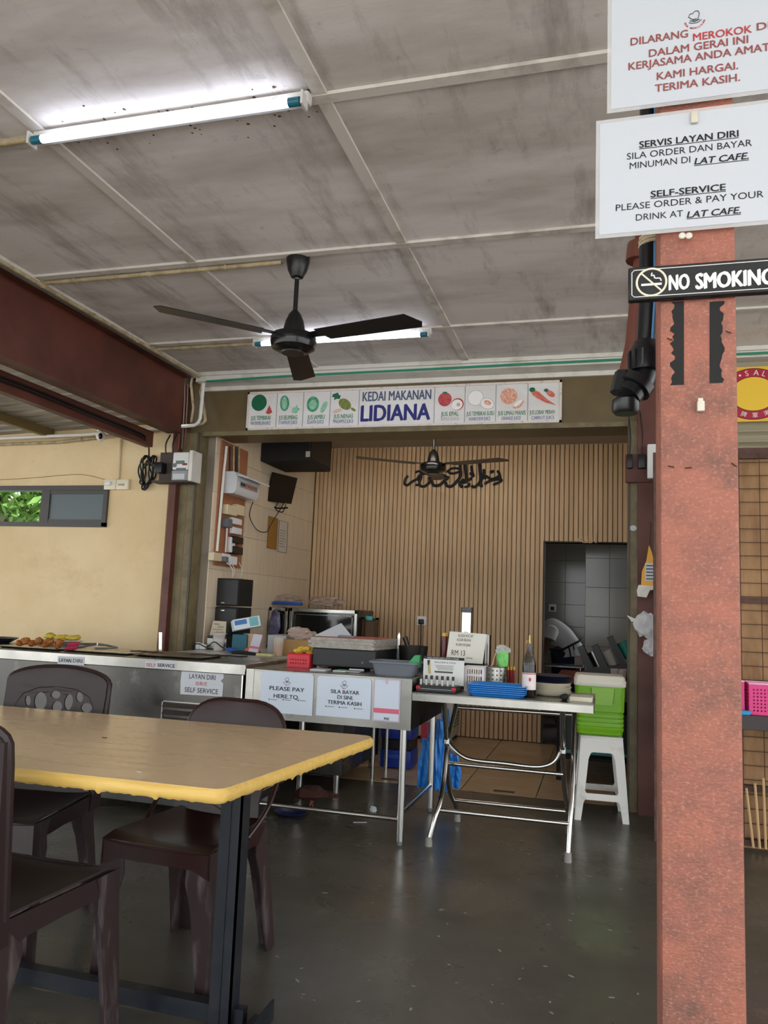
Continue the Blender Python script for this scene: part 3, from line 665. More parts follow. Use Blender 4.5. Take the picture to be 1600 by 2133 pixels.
# switch box, conduit
a = at(223, 1000, Y=FW); b = at(271, 1021, Y=FW)
sb = thing('switch_box', 'cream double switch and socket box above the window corner', 'switch', (a.x, FW, b.z), world=True)
xm_ = (a.x+b.x)/2
m_ivory = M('ivory_plastic', 'e6dcc4', .45)
for x0, x1 in ((a.x, xm_-.002), (xm_+.002, b.x)): MB().rbox(x0, x1, FW-.035, FW-.001, b.z, a.z, .004).build('box', m_ivory, sb)
MB().rbox(a.x+.02, a.x+.07, FW-.06, FW-.036, b.z+.03, a.z-.018, .008).build('adaptor', M('white_plastic', 'e8e8ea', .4), sb)
for k in range(3): MB().rbox(xm_+.022+.02*k, xm_+.036+.02*k, FW-.04, FW-.034, b.z+.03, a.z-.035, .002, 1).build('rocker', m_pvct, sb)
conduit('wall_conduit', 'cream conduit dropping to the switch box on the beige wall', [P(251, 915, FW-.015), P(246, 998, FW-.015)], .011, M('cream_pvc', 'dcc9a2', .5))
single(MB().tube(smoothpath([P(-30, 1001, FW-.006), P(60, 996, FW-.006), P(130, 990, FW-.006), P(175, 989, FW-.006), P(222, 1000, FW-.006)]), .0025, 5), 'thin_cable', M('brown_cable', '9a8560', .6), 'thin cable stapled along the beige wall above the window', 'cable')
# coil of black cable
c = at(306, 985, Y=FW-.05); mb = MB(); pts = []
for k in range(90):
    a_ = k*.42; w = .045+.012*math.sin(k*.9); hh = .125+.02*math.sin(k*.63)
    pts.append((c.x+w*math.sin(a_)+.012*math.cos(a_)+.02*math.cos(k*.21), FW-.045+.018*math.sin(k*1.3), c.z+.01+hh*math.cos(a_)))
mb.tube(smoothpath(pts, 2), .006, 6)
mb.tube(smoothpath([(c.x, FW-.04, c.z+.12), (c.x+.01, FW-.06, c.z+.17), (c.x+.02, FW-.1, 2.42)]), .006, 6)
single(mb, 'cable_coil', m_black, 'bundle of coiled black cable hanging beside the electricity meter', 'cable')
# meter
a = at(333, 942, Y=5.20); b = at(412, 1006, Y=5.20)
mt = thing('electricity_meter', 'white electricity meter on a dark board at the corner post', 'meter', ((a.x+b.x)/2, 5.2, b.z), world=True)
MB().rbox(a.x, b.x-.02, 5.21, 5.24, b.z+.01, a.z, .003, 1).build('backboard', M('dark_board', '463b37', .7), mt)
MB().box(a.x-.01, b.x-.02, 5.13, 5.24, b.z-.004, b.z+.01).build('board_lip', MATS['dark_board'], mt, False)
u0 = at(361, 942, Y=5.12); u1 = at(392, 978, Y=5.12); u2 = at(390, 1000, Y=5.12)
MB().rbox(u0.x, u1.x, 5.12, 5.21, u1.z, u0.z, .008).build('meter_body', M('meter_white', 'dcdcda', .35), mt)
MB().rbox(u0.x+.03, u1.x-.035, 5.113, 5.121, u0.z-.09, u0.z-.065, .002, 1).build('display', M('lcd', '6f7a72', .3), mt)
MB().cyl((u0.x+.02, 5.113, u0.z-.10), (u0.x+.02, 5.121, u0.z-.10), .016, n=18).build('dial', m_grey, mt)
MB().box(u1.x-.05, u1.x-.012, 5.116, 5.121, u0.z-.10, u0.z-.085).build('button', M('red_button', '7a2a26', .5), mt)
MB().box(u0.x+.035, u1.x-.02, 5.117, 5.121, u0.z-.135, u0.z-.12).build('barcode', m_grey, mt)
MB().rbox(u0.x-.008, u1.x-.005, 5.13, 5.20, u2.z, u1.z-.003, .004, 1).build('terminal_cover', M('clear_cover', 'cfd4d6', .15, alpha=.45), mt)
MB().box(u0.x+.008, u1.x-.03, 5.125, 5.129, u2.z+.008, u1.z-.03).build('label', m_paper, mt, False)
v0 = at(408, 945, Y=5.22); MB().rbox(b.x-.03, b.x, 5.10, 5.24, b.z+.0, a.z-.01, .003, 1).build('side_panel', m_white, mt)
q0 = at(330, 972, Y=5.16); MB().rbox(q0.x-.02, q0.x+.045, 5.13, 5.20, q0.z-.05, q0.z+.03, .004).build('breaker', m_black, mt)
for k in range(2): MB().tube(smoothpath([(a.x+.06+.06*k, 5.19, a.z-.02), (a.x+.06+.06*k, 5.18, a.z+.06), (a.x+.08+.05*k, 5.2, 2.44)]), .006, 6).build('supply_cable', m_black, mt)
# keys
c = at(372, 1122, Y=FW-.03)
ky = thing('key_bunch', 'bunch of keys with a black fob hanging on the beige wall', 'keys', (c.x, FW-.03, c.z-.09), world=True)
MB().tube([(c.x+.012*math.cos(k*PI/8), FW-.02, c.z+.012*math.sin(k*PI/8)) for k in range(16)], .0015, 6, True).build('ring', m_chrome, ky)
MB().rbox(c.x-.03, c.x+.002, FW-.03, FW-.012, c.z-.08, c.z-.01, .006).build('fob', m_black, ky)
MB().cyl((c.x+.014, FW-.022, c.z-.06), (c.x+.014, FW-.016, c.z-.06), .014, n=14).build('coin_tag', m_chrome, ky)
MB().box(c.x+.010, c.x+.016, FW-.02, FW-.017, c.z-.05, c.z-.008).build('key', m_chrome, ky, False)
# greenery behind the window
tr_ = thing('garden_shrub', 'sunlit green shrub seen through the clear window pane', 'shrub', (-6.6, 7.6, -.03), world=True)
rnd = random.Random(3); lf = MB()
for k in range(6500):
    c = Vector((-6.6+rnd.gauss(0, .75), 7.6+rnd.gauss(0, .5), 2.1+rnd.gauss(0, .6)))
    u = Vector((rnd.uniform(-1, 1), rnd.uniform(-1, 1), rnd.uniform(-1, 1))).normalized(); w = u.cross(Vector((rnd.random(), rnd.random(), .3))).normalized()
    s = rnd.uniform(.05, .10)
    lf.add([c-u*s, c+w*s*.4, c+u*s, c-w*s*.4], [(0, 1, 2, 3)])
lo_ = lf.build('foliage', M('leaf_green', '5f8a35', .6, col2='2f5520', scale=9), tr_, False); lo_['kind'] = 'stuff'
MB().tube([(-6.6, 7.6, -.03), (-6.5, 7.6, 1.4), (-6.9, 7.5, 2.6)], [.06, .05, .02], 8).build('trunk', M('bark', '3a2d22', .9), tr_)
MB().tube([(-6.9, 6.9, 2.6), (-5.9, 6.9, 1.6)], .05, 8).build('branch', MATS['bark'], tr_)
# ================================================================== right side: bracket board, hanging things, neighbour stall
a = at(1303, 946, Y=5.2); b = at(1356, 1004, Y=5.2)
bb = thing('bracket_board', 'maroon mounting board with two black plugs on the right jamb', 'board', (a.x, 5.2, b.z), world=True)
MB().rbox(a.x, a.x+.22, 5.21, 5.235, b.z, a.z, .003, 1).build('board', m_maroon, bb)
for px, w in ((1312, .022), (1337, .034)):
    q = at(px, 961, Y=5.18); MB().rbox(q.x-w/2-.006, q.x+w/2+.006, 5.165, 5.21, q.z-.045, q.z+.045, .004).build('plug', m_black, bb)
    MB().tube(smoothpath([(q.x, 5.18, q.z+.045), (q.x+.005, 5.18, q.z+.16), (q.x-.01, 5.2, q.z+.33)]), .004, 6).build('lead', m_black, bb)
p = at(1319, 1100, Y=5.278)
single(MB().prism(ell(0, 0, .022, .018, 20), lambda u, v, d: (p.x+u, d, p.z+v), 5.2775, 5.2795), 'round_sticker', m_paper, 'small round white sticker on the right door jamb', 'sticker', smooth=False)
q = at(1352, 960, Y=5.16)
single(MB().rbox(q.x-.012, q.x+.07, 5.11, 5.16, q.z-.12, q.z+.10, .008), 'white_meter_case', M('meter_white', 'dcdcda', .35), 'white meter case half hidden behind the timber pillar', 'meter')
m_rust = M('rusty_steel', '5f4138', .7, col2='3c2a25', scale=20, amt=.8)
# yellow bottle pack hanging
q = at(1350, 1190, Y=5.05); yb = thing('hanging_bottle', 'yellow bottle with a white cap hanging upside down by the pillar', 'bottle', (q.x, 5.05, q.z-.14), world=True)
MB().prism([(-.04, -.09), (.035, -.09), (.045, .02), (.02, .12), (.005, .16), (-.01, .06), (-.035, 0)], lambda u, v, d: (q.x+u, d, q.z+v), 5.03, 5.08).build('body', M('yellow_plastic', 'e3a21c', .4), yb)
MB().box(q.x-.018, q.x+.035, 5.026, 5.03, q.z-.06, q.z+.05).build('label', m_paper, yb, False)
for k in range(5): MB().box(q.x-.012, q.x+.028, 5.0245, 5.026, q.z-.05+.02*k, q.z-.044+.02*k).build('print_line', m_ink, yb, False)
MB().prism([(-.06, -.155), (-.01, -.16), (.01, -.115), (.045, -.11), (.05, -.09), (-.055, -.085), (-.065, -.12)], lambda u, v, d: (q.x+u, d, q.z+v), 5.025, 5.075).build('cap', m_white, yb)
MB().tube([(q.x+.01, 5.05, q.z+.15), (q.x+.02, 5.1, q.z+.30), (q.x+.02, 5.2, q.z+.32)], .002, 5).build('string', m_black, yb)
def crumple(c, r, seed, n=3, jit=0):
    bm = bmesh.new(); bmesh.ops.create_icosphere(bm, subdivisions=n, radius=1); rn = random.Random(seed)
    ax = [Vector((rn.gauss(0, 1), rn.gauss(0, 1), rn.gauss(0, 1))).normalized() for _ in range(26)]
    for v in bm.verts:
        d_ = v.co.normalized(); k = .78+.0*d_.x
        for i, a_ in enumerate(ax): k += (.10 if i % 2 else -.09)*max(0, d_.dot(a_)-.55)/.45
        if jit: k += rn.uniform(-jit, jit)
        v.co = Vector((c[0]+d_.x*r[0]*k, c[1]+d_.y*r[1]*k, c[2]+d_.z*r[2]*k))
    mb = MB(); bm.verts.index_update(); mb.add([v.co[:] for v in bm.verts], [tuple(v.index for v in f.verts) for f in bm.faces]); bm.free(); return mb
m_bag = M('white_plastic_bag', 'e0e0e2', .3, alpha=.6)
q = at(1348, 1300, Y=5.08)
bg = thing('plastic_bag', 'upper crumpled white plastic bag hanging behind the pillar', 'bag', (q.x, 5.08, q.z-.1), world=True)
crumple((q.x+.01, 5.08, q.z), (.085, .05, .11), 4, 3, .11).build('bag_body', m_bag, bg, False)
MB().prism([(-.09, .03), (-.12, .07), (-.07, .05), (-.02, .09), (.02, .05)], lambda u, v, d: (q.x+u, d, q.z+v-.02), 5.06, 5.066).build('bag_handle', m_bag, bg)
q = at(1354, 1352, Y=5.08)
single(crumple((q.x+.01, 5.08, q.z), (.06, .05, .08), 9, 3, .13), 'plastic_bag', m_bag, 'lower smaller crumpled plastic bag behind the pillar', 'bag', smooth=False)
single(MB().tube([(q.x+.01, 5.08, q.z+.04), (q.x+.03, 5.13, q.z+.2), (q.x+.03, 5.205, q.z+.45)], .002, 5), 'hanging_string', m_black, 'thin dark string holding up the plastic bags behind the pillar', 'string')
# mesh-and-plywood panel with its rusty stile
YM = 4.72
pn = struct(MB().box(.36, 2.4, YM+.03, YM+.05, .0, 2.16).build('wall_panel', M('plywood', 'a9835c', .75, col2='7d5a3b', scale=5, stretch=(2.5, 1, .6), amt=.8, detail=6), smooth=False))
MB().rbox(.262, .292, YM-.06, YM-.03, 0, 2.14, .002, 1).build('stile', m_rust, pn)
MB().box(.36, 2.4, YM, YM+.03, 2.11, 2.17).build('top_rail', m_rust, pn, False)
for z in (.02, .30, 1.30): MB().box(.36, 2.4, YM-.012, YM+.03, z, z+.03).build('rail', m_rust, pn, False)
m_wire = M('rusty_wire', '4a3226', .8)
hw = MB().cyl((.36, 0, 0), (2.4, 0, 0), .0022, n=6).mesh('wire', m_wire)
for k in range(28):
    o = link(hw, 'wire', pn); o.location = Vector((0, YM-.008, .06+.075*k))-pn.location
vw = MB().cyl((0, 0, .03), (0, 0, 2.13), .0022, n=6).mesh('wire', m_wire)
for k in range(14):
    o = link(vw, 'wire', pn); o.location = Vector((.72+.105*k, YM-.011, 0))-pn.location
# firewood sticks at its foot
for k in range(7):
    x = .76+.03*k; a = Vector((x, YM-.03-.004*(k % 2), .02)); d_ = Vector((-.03+.012*k, 0, .30+.03*(k % 3)))
    single(MB().tube([a, a+d_], .007, 6), 'wood_stick', M('pale_wood', 'c2a173', .8), ('first','second','third','fourth','fifth','sixth','seventh')[k]+' split wood stick from the pillar, leaning at the foot of the wire mesh', 'stick', 'sticks at the foot of the mesh')
# shelf with pink baskets
s0 = at(1545, 1478, Y=4.62)
sh = thing('wall_shelf', 'dark shelf with a pink top on the mesh panel', 'shelf', (1.2, 4.6, s0.z-.05), world=True)
MB().rbox(.55, 2.3, 4.48, YM-.02, s0.z-.03, s0.z-.012, .002, 1).build('board', M('shelf_pink', '8a2a4f', .4), sh)
MB().rbox(.55, 2.3, 4.475, 4.49, s0.z-.085, s0.z-.012, .002, 1).build('front_edge', M('dark_shelf_edge', '3c3230', .5), sh)
m_pink = M('pink_plastic', 'd9357f', .4); m_lb = M('light_blue_plastic', '3f9fd6', .4)
def basket(name, label, x0, x1, y0, y1, z0, z1, mat, rim, cat='basket', step=.018, hole=.005, group=None):
    t = thing(name, label, cat, ((x0+x1)/2, (y0+y1)/2, z0), world=True, group=group)
    def hpl(w, h):
        hs = []; u = .012
        nx = max(1, int((w-.02)/step)); nz = max(1, int((h-.03)/step))
        for i in range(nx):
            for k in range(nz): hs.append(ell(.014+(i+.5)*(w-.028)/nx, .012+(k+.5)*(h-.034)/nz, hole, hole, 7))
        return [(0, 0), (w, 0), (w, h), (0, h)], hs
    o, hs = hpl(x1-x0, z1-z0)
    for yy in (y0, y1): link(holed(o, hs, .002, 'side', mat, lambda v, yy=yy: Vector((x0+v.x, yy+v.z, z0+v.y))), 'side', t)
    o, hs = hpl(y1-y0, z1-z0)
    for xx in (x0, x1): link(holed(o, hs, .002, 'side', mat, lambda v, xx=xx: Vector((xx+v.z, y0+v.x, z0+v.y))), 'side', t)
    MB().box(x0, x1, y0, y1, z0, z0+.003).build('base', mat, t, False)
    r_ = MB().tube([(x0, y0, z1), (x1, y0, z1), (x1, y1, z1), (x0, y1, z1)], .005, 6, True); r_.build('rim', rim, t)
    return t
b0 = at(1561, 1470, Y=4.52); b1 = at(1561, 1417, Y=4.52)
zs = s0.z-.0115
basket('plastic_basket', 'right pink slotted basket on the shelf beyond the pillar', b0.x, b0.x+.22, 4.52, 4.66, zs, zs+.158, m_pink, M('pale_pink_rim', 'f0b8cf', .4))
basket('plastic_basket', 'left pink slotted basket mostly hidden by the pillar', b0.x-.25, b0.x-.02, 4.54, 4.68, zs, zs+.165, m_pink, MATS['pale_pink_rim'])
q = at(1552, 1471, Y=4.495)
single(MB().loft([[(q.x-.03, 4.482, zs), (q.x+.02, 4.482, zs), (q.x+.02, 4.512, zs), (q.x-.03, 4.512, zs)], [(q.x-.04, 4.476, zs+.02), (q.x+.03, 4.476, zs+.02), (q.x+.03, 4.516, zs+.02), (q.x-.04, 4.516, zs+.02)]]), 'small_tray', m_lb, 'small light blue dish on the shelf before the pink baskets', 'dish')
# yellow brand board and shutter slats above
YB = 5.22
z0 = at(1560, 878, Y=YB).z; z1 = at(1560, 764, Y=YB).z; cx = at(1570, 820, Y=YB).x
sgn = thing('yellow_sign', 'yellow sign with a red oval ring beyond the pillar', 'sign', (cx, YB, z0), world=True)
MB().box(cx-.26, cx+.26, YB, YB+.02, z0, z1).build('board', M('yellow_board', 'e6b93f', .45), sgn, False)
zc = (z0+z1)/2
def oval(a, b, mat, k, nm): flat(sgn, disc((cx, zc), a, YB-.0008*k, 48, b), mat, nm)
m_yel = M('bright_yellow', 'f0c53a', .45)
oval(.198, .166, M('dark_rim', '5a1518', .5), 1, 'oval'); oval(.193, .161, M('sign_red', 'b01c3a', .45), 2, 'oval'); oval(.135, .112, MATS['dark_rim'], 3, 'oval'); oval(.131, .108, m_yel, 4, 'oval')
for k, ch in enumerate('SALUTE'):
    a = math.radians(102-17.5*k); me = glyphs(ch, m_wprint); s_ = .05; rot = a-PI/2
    for v in me.vertices:
        u, w_ = (v.co.x-.32)*s_*.95, (v.co.y-.35)*s_
        v.co = Vector((cx+.166*math.cos(a)+u*math.cos(rot)-w_*math.sin(rot), YB-.004, zc+.137*math.sin(a)+u*math.sin(rot)+w_*math.cos(rot)))
    link(me, 'letter', sgn)
flat(sgn, disc((cx+.166*math.cos(math.radians(118)), zc+.137*math.sin(math.radians(118))), .007, YB-.004, 14), m_wprint, 'dot')
for ch, a in (('牌', 250), ('軍', 272), ('海', 295)):
    a = math.radians(a); me = glyphs(ch, m_wprint); s_ = .036; rot = a+PI/2
    for v in me.vertices:
        u, w_ = (v.co.x-.5)*s_, (v.co.y-.38)*s_
        v.co = Vector((cx+.17*math.cos(a)+u*math.cos(rot)-w_*math.sin(rot), YB-.004, zc+.137*math.sin(a)+u*math.sin(rot)+w_*math.cos(rot)))
    link(me, 'letter', sgn)
sht = struct(MB().box(.62, 2.6, YB+.06, YB+.08, 2.1, 2.9).build('shutter', M('beige_shutter', 'a39a82', .4), smooth=False))
for k in range(10):
    z = 2.10+.066*k
    MB().prism([(YB+.06, z), (YB+.045, z+.012), (YB+.03, z+.02), (YB+.03, z+.028), (YB+.05, z+.034), (YB+.06, z+.064)], lambda u, v, d: (d, u, v), .62, 2.6).build('shutter_slat', MATS['beige_shutter'], sht, False)
# ================================================================== inside the shop: left wall electrics
WX = -2.932
def L(px, py, X=WX): return at(px, py, X=X)
m_plyo = M('orange_brown_board', 'a86e4c', .7, col2='8a5439', scale=8)
eb = thing('electrical_board', 'orange-brown wooden wiring board with conduits and sockets on the tiled wall', 'board', (WX, 5.75, 1.47), world=True)
MB().box(WX+.0005, WX+.016, 5.50, 5.60, 1.47, 2.46).build('board', m_plyo, eb, False)
MB().box(WX+.0005, WX+.014, 5.60, 5.97, 1.47, 2.46).build('board', m_plyo, eb, False)
MB().tube([L(472, 930, WX+.03), L(466, 985, WX+.03), L(452, 1148, WX+.03)], .011, 10).build('white_conduit', M('clean_pvc', 'e4e1da', .4), eb)
for px, m in ((480, M('dark_wire', '3a2a22', .6)), (487, m_pvct), (493, MATS['dark_wire']), (498, m_pvct)):
    a = L(px, 930, WX+.025); b = L(px-1, 992, WX+.025); MB().tube([a, b], .008, 8).build('riser', m, eb)
a = L(473, 1100, WX+.03); b = L(470, 1150, WX+.03); MB().tube([a, b], .008, 8).build('white_conduit', MATS['clean_pvc'], eb)
def wbox(px0, py0, px1, py1, d, mat, name, par=eb, r=.004, X=WX+.016):
    a = L(px0, py0, X+d); b = L(px1, py1, X+d)
    return MB().rbox(X, X+d, a.y, b.y, min(a.z, b.z), max(a.z, b.z), r, 1).build(name, mat, par)
m_wpl = M('white_plastic', 'e8e8ea', .4); m_cpl = M('cream_plastic', 'd8c9a8', .5)
wbox(475, 1050, 494, 1076, .05, m_cpl, 'fuse_carrier'); wbox(495, 1050, 509, 1076, .05, m_cpl, 'fuse_carrier')
wbox(474, 1079, 484, 1100, .05, m_grey, 'switch_box'); wbox(485, 1077, 504, 1095, .035, m_wpl, 'socket_plate'); wbox(486, 1097, 504, 1115, .035, m_wpl, 'socket_plate')
wbox(481, 1118, 489, 1152, .03, m_wpl, 'switch_box'); wbox(488, 1116, 507, 1135, .045, m_blackg, 'black_plate'); wbox(488, 1137, 506, 1157, .045, m_blackg, 'black_plate')
wbox(446, 1150, 462, 1170, .05, m_cpl, 'junction_box'); wbox(464, 1152, 480, 1172, .05, m_wpl, 'socket_plate'); wbox(481, 1158, 494, 1178, .04, m_wpl, 'socket_plate')
wbox(470, 1159, 476, 1171, .08, m_grey, 'plug')
for px0, px1, in ((475, 483), (482, 484), (498, 500)):
    a = L(px0, 1172, WX+.05); b = L(px1, 1204, WX+.09); MB().tube(smoothpath([a, (a+b)/2+Vector((.02, .01, 0)), b]), .004, 6).build('flex', M('white_flex', 'cfc8bb', .5), eb)
# distribution box with hinged lid
a = L(467, 995, WX+.02); b = L(520, 1045, WX+.02)
y0, y1 = a.y+.01, b.y-.05; zt, zb = 2.22, 2.045
db = thing('distribution_box', 'white distribution box with orange breakers and open lid', 'fuse box', (WX, (y0+y1)/2, zb), world=True)
prof = [(WX+.017, zb), (WX+.10, zb), (WX+.125, zb+.03), (WX+.13, zt-.05), (WX+.10, zt), (WX+.017, zt)]
MB().prism(prof, lambda u, v, d: (u, d, v), y0, y1).build('case', M('box_grey_white', 'd6d8dc', .35), db)
MB().box(WX+.128, WX+.134, y0+.05, y1-.05, zb+.06, zb+.105).build('breaker_row', M('breaker_grey', '9a9a98', .4), db, False)
for k in range(7):
    yy = y0+.06+k*(y1-y0-.12)/7; MB().box(WX+.133, WX+.142, yy, yy+.016, zb+.07, zb+.092).build('breaker', M('orange_breaker', 'c0603f', .4) if k > 1 else m_black, db, False)
MB().prism([(WX+.12, zt-.03), (WX+.21, zt-.055), (WX+.212, zt-.047), (WX+.12, zt-.02)], lambda u, v, d: (u, d, v), y0+.02, y1+.02).build('lid', MATS['box_grey_white'], db)
p0 = Vector((WX+.07, y1+.01, zb-.008)); 
single(MB().tube(smoothpath([p0, L(520, 1075, WX+.05), L(535, 1103, WX+.03), L(555, 1108, WX+.03), L(566, 1090, WX+.05), Vector((WX+.1, 6.62, 2.13))]), .004, 6), 'black_flex', m_black, 'black flex looping from the fuse box to the monitor', 'cable')
# framed papers
for nm, lab, c4, mat in (('wall_plaque', 'gold-brown plaque on the tiled wall', [(559, 1076), (578, 1080), (573, 1145), (555, 1141)], M('gold_brown', 'a8762c', .5, col2='8a5f22', scale=20)),
                         ('wall_certificate', 'framed white certificate beside the gold plaque', [(581, 1084), (599, 1089), (594, 1152), (576, 1148)], M('faded_paper', 'd5cabd', .6))):
    P4 = [L(*p, WX+.001) for p in c4]; ya = (P4[0].y+P4[3].y)/2; yb_ = (P4[1].y+P4[2].y)/2; za = (P4[0].z+P4[1].z)/2; zb_ = (P4[2].z+P4[3].z)/2
    t = thing(nm, lab, 'plaque' if 'plaque' in nm else 'certificate', (WX, (ya+yb_)/2, zb_), world=True)
    MB().box(WX+.0005, WX+.008, ya, yb_, zb_, za).build('panel', mat, t, False)
    MB().tube([(WX+.009, ya, zb_), (WX+.009, yb_, zb_), (WX+.009, yb_, za), (WX+.009, ya, za)], .003, 6, True).build('frame', M('thin_brown_frame', '6d5a48', .5), t)
    if 'cert' in nm:
        for k in range(7): MB().box(WX+.008, WX+.0086, ya+.03, yb_-.03-.02*(k % 3), za-.09-.025*k, za-.085-.025*k).build('print_line', m_grey, t, False)
# black ceiling box speaker and monitor
bs = thing('box_speaker', 'large black box speaker fixed under the shop ceiling', 'speaker', (-2.7, 6.5, 2.42), world=True)
MB().rbox(-2.925, -2.47, 6.24, 6.80, 2.43, 2.826, .006, 1).build('cabinet', m_blackm, bs)
MB().box(-2.469, -2.466, 6.27, 6.77, 2.46, 2.80).build('grille', m_black, bs, False)
q = at(647, 947, Y=6.236); MB().box(q.x-.045, q.x-.005, 6.236, 6.2395, q.z-.02, q.z+.03).build('sticker', M('pale_sticker', 'b9b39c', .6), bs, False)
mn = thing('wall_monitor', 'black monitor tilted on a bracket below the box speaker', 'monitor', (-2.75, 6.6, 2.0), world=True)
cs = [at(x, y, Y=yy) for x, y, yy in ((572, 984, 6.45), (620, 996, 6.75), (607, 1050, 6.75), (557, 1044, 6.45))]
nn = (cs[1]-cs[0]).cross(cs[3]-cs[0]).normalized(); nn = nn if nn.y < 0 else -nn
MB().loft([[c for c in cs], [c-nn*.03 for c in cs]]).build('screen', M('dark_screen', '17110d', .35), mn, smooth=False)
cc_ = sum(cs, Vector())/4-nn*.03
MB().tube([cc_, (WX+.06, cc_.y-.02, cc_.z), (WX+.002, cc_.y-.02, cc_.z)], .018, 8).build('arm', m_black, mn)
MB().box(WX+.0005, WX+.02, cc_.y-.07, cc_.y+.03, cc_.z-.08, cc_.z+.08).build('wall_plate', m_black, mn, False)
lo2 = (cs[2]+cs[3])/2-nn*.02
MB().tube(smoothpath([lo2, lo2+Vector((-.02, 0, -.06)), lo2+Vector((.05, 0, -.09)), lo2+Vector((.08, 0, -.02))]), .005, 6).build('lead', m_black, mn)
MB().tube(smoothpath([lo2+Vector((-.06, 0, -.03)), lo2+Vector((0, 0, -.055)), lo2+Vector((.1, 0, -.05))]), .008, 6).build('lower_bracket', m_black, mn)
# ================================================================== back wall things
STR = [([(200,470),(165,520),(150,580),(190,605),(250,560),(330,520),(350,545)],22), ([(330,520),(360,470),(430,440),(500,455),(545,470)],24), ([(300,430),(350,410),(400,440),(365,490)],20),
 ([(390,480),(360,560),(370,610),(430,620),(500,560),(520,500),(480,520)],24), ([(520,500),(540,580),(570,610),(640,600),(720,530),(765,480)],26), ([(735,425),(800,375),(880,370),(930,400),(840,440),(760,432)],20),
 ([(720,560),(740,610),(800,620),(870,560),(930,470),(925,380),(920,290)],26), ([(990,290),(1000,400),(1010,500),(1000,560),(930,560),(930,610),(960,630)],28), ([(940,530),(1020,540),(1090,500)],26),
 ([(1080,330),(1090,420),(1110,480),(1060,430)],24), ([(1190,280),(1200,400),(1210,500),(1205,600),(1240,612)],28), ([(1080,610),(1120,630),(1200,560),(1250,440),(1250,380)],24), ([(980,632),(1050,612),(1040,570)],20),
 ([(1260,520),(1280,480),(1350,520),(1430,500),(1470,460),(1440,400)],24), ([(1260,590),(1350,540),(1480,520),(1490,550),(1380,600)],22), ([(1335,430),(1395,405)],26), ([(305,600),(345,600)],22), ([(1480,470),(1480,520)],22), ([(600,450),(700,470),(760,520)],24), ([(430,395),(500,400),(560,440)],20)]
cp = thing('calligraphy_plaque', 'black metal Arabic calligraphy on the slatted back wall', 'wall art', (-1.45, 7.6, 2.42), world=True)
m_cal = M('matt_black_metal', '1b1c22', .5)
for k, (pts, w) in enumerate(STR):
    P_l = smoothpath([at(820+x/6.667, 920+y/6.667, Y=7.596) for x, y in pts], 5); n_ = len(P_l); w_ = w/6.667*7.9/1632/2*1.6
    MB().tube([(p.x, 7.596, p.z) for p in P_l], [w_*(.55 if i in (0, n_-1) else 1) for i in range(n_)], 8).build('stroke', m_cal, cp)
a = at(1203, 1131, Y=7.6); b = at(1243, 1103, Y=7.6)
me = glyphs('ﷲ', m_slat); xs = [v.co.x for v in me.vertices]; ys = [v.co.y for v in me.vertices]; x0, x1, y0_, y1_ = min(xs), max(xs), min(ys), max(ys)
for v in me.vertices: v.co = Vector((a.x+(v.co.x-x0)/(x1-x0)*(b.x-a.x), 7.600, a.z+(v.co.y-y0_)/(y1_-y0_)*(b.z-a.z)))
bm = bmesh.new(); bm.from_mesh(me); g = bmesh.ops.extrude_face_region(bm, geom=bm.faces[:]); bmesh.ops.translate(bm, verts=[e for e in g['geom'] if isinstance(e, bmesh.types.BMVert)], vec=(0, .008, 0)); bmesh.ops.recalc_face_normals(bm, faces=bm.faces[:]); bm.to_mesh(me); bm.free()
tag(link(me, 'calligraphy_carving'), 'small wood-coloured Arabic lettering above the kitchen doorway', 'wall art')
a = at(869, 1283, Y=7.6); b = at(888, 1303, Y=7.6)
sk = thing('wall_socket', 'white wall socket with a black plug on the slatted wall', 'socket', ((a.x+b.x)/2, 7.6, b.z), world=True)
MB().rbox(a.x, b.x, 7.592, 7.608, b.z, a.z, .003, 1).build('plate', m_wpl, sk)
MB().rbox(a.x+.022, b.x-.022, 7.56, 7.592, b.z+.01, b.z+.06, .006).build('plug', m_black, sk)
MB().tube(smoothpath([((a.x+b.x)/2, 7.575, b.z+.01), ((a.x+b.x)/2, 7.58, b.z-.25), ((a.x+b.x)/2-.03, 7.57, .75)]), .005, 6).build('flex', m_black, sk)
# tower speakers on the left
def speaker(name, label, c4, Y, d):
    a = at(*c4[0], Y=Y); b = at(*c4[1], Y=Y)
    if 'lower' in label: b.z = .8325
    t = thing(name, label, 'speaker', ((a.x+b.x)/2, Y, b.z), world=True)
    MB().rbox(a.x, b.x, Y, Y+d, b.z, a.z, .004, 1).build('cabinet', m_blackm, t)
    MB().box(a.x+.01, b.x-.01, Y-.004, Y, b.z+.012, a.z-.012).build('grille', m_black, t, False)
    MB().box(a.x+.05, a.x+.08, Y-.006, Y-.004, (b.z+.02 if 'upper' in label else a.z-.03), (b.z+.026 if 'upper' in label else a.z-.024)).build('badge', m_chrome, t, False)
speaker('tower_speaker', 'upper of two stacked black speakers by the tiled wall', [(452, 1204), (496, 1263)], 5.60, .25)
speaker('tower_speaker', 'lower of two stacked black speakers by the tiled wall', [(449, 1263.5), (490, 1352)], 5.58, .25)
# stand under speakers: side worktop
zt = .832
wt = thing('side_worktop', 'white-edged side counter behind the steel pay table', 'counter', (-2.3, 5.3, 0), world=True)
MB().rbox(-2.90, -1.62, 4.98, 5.87, zt-.03, zt, .003, 1).build('worktop', M('white_top', 'c9c8c2', .3), wt)
MB().box(-2.88, -1.64, 5.0, 5.85, .10, zt-.03).build('cabinet_body', m_steeld, wt, False)
for x in (-2.86, -1.68):
    for y in (5.02, 5.82): MB().cyl((x, y, 0), (x, y, .10), .02, n=10).build('leg', m_chrome, wt)
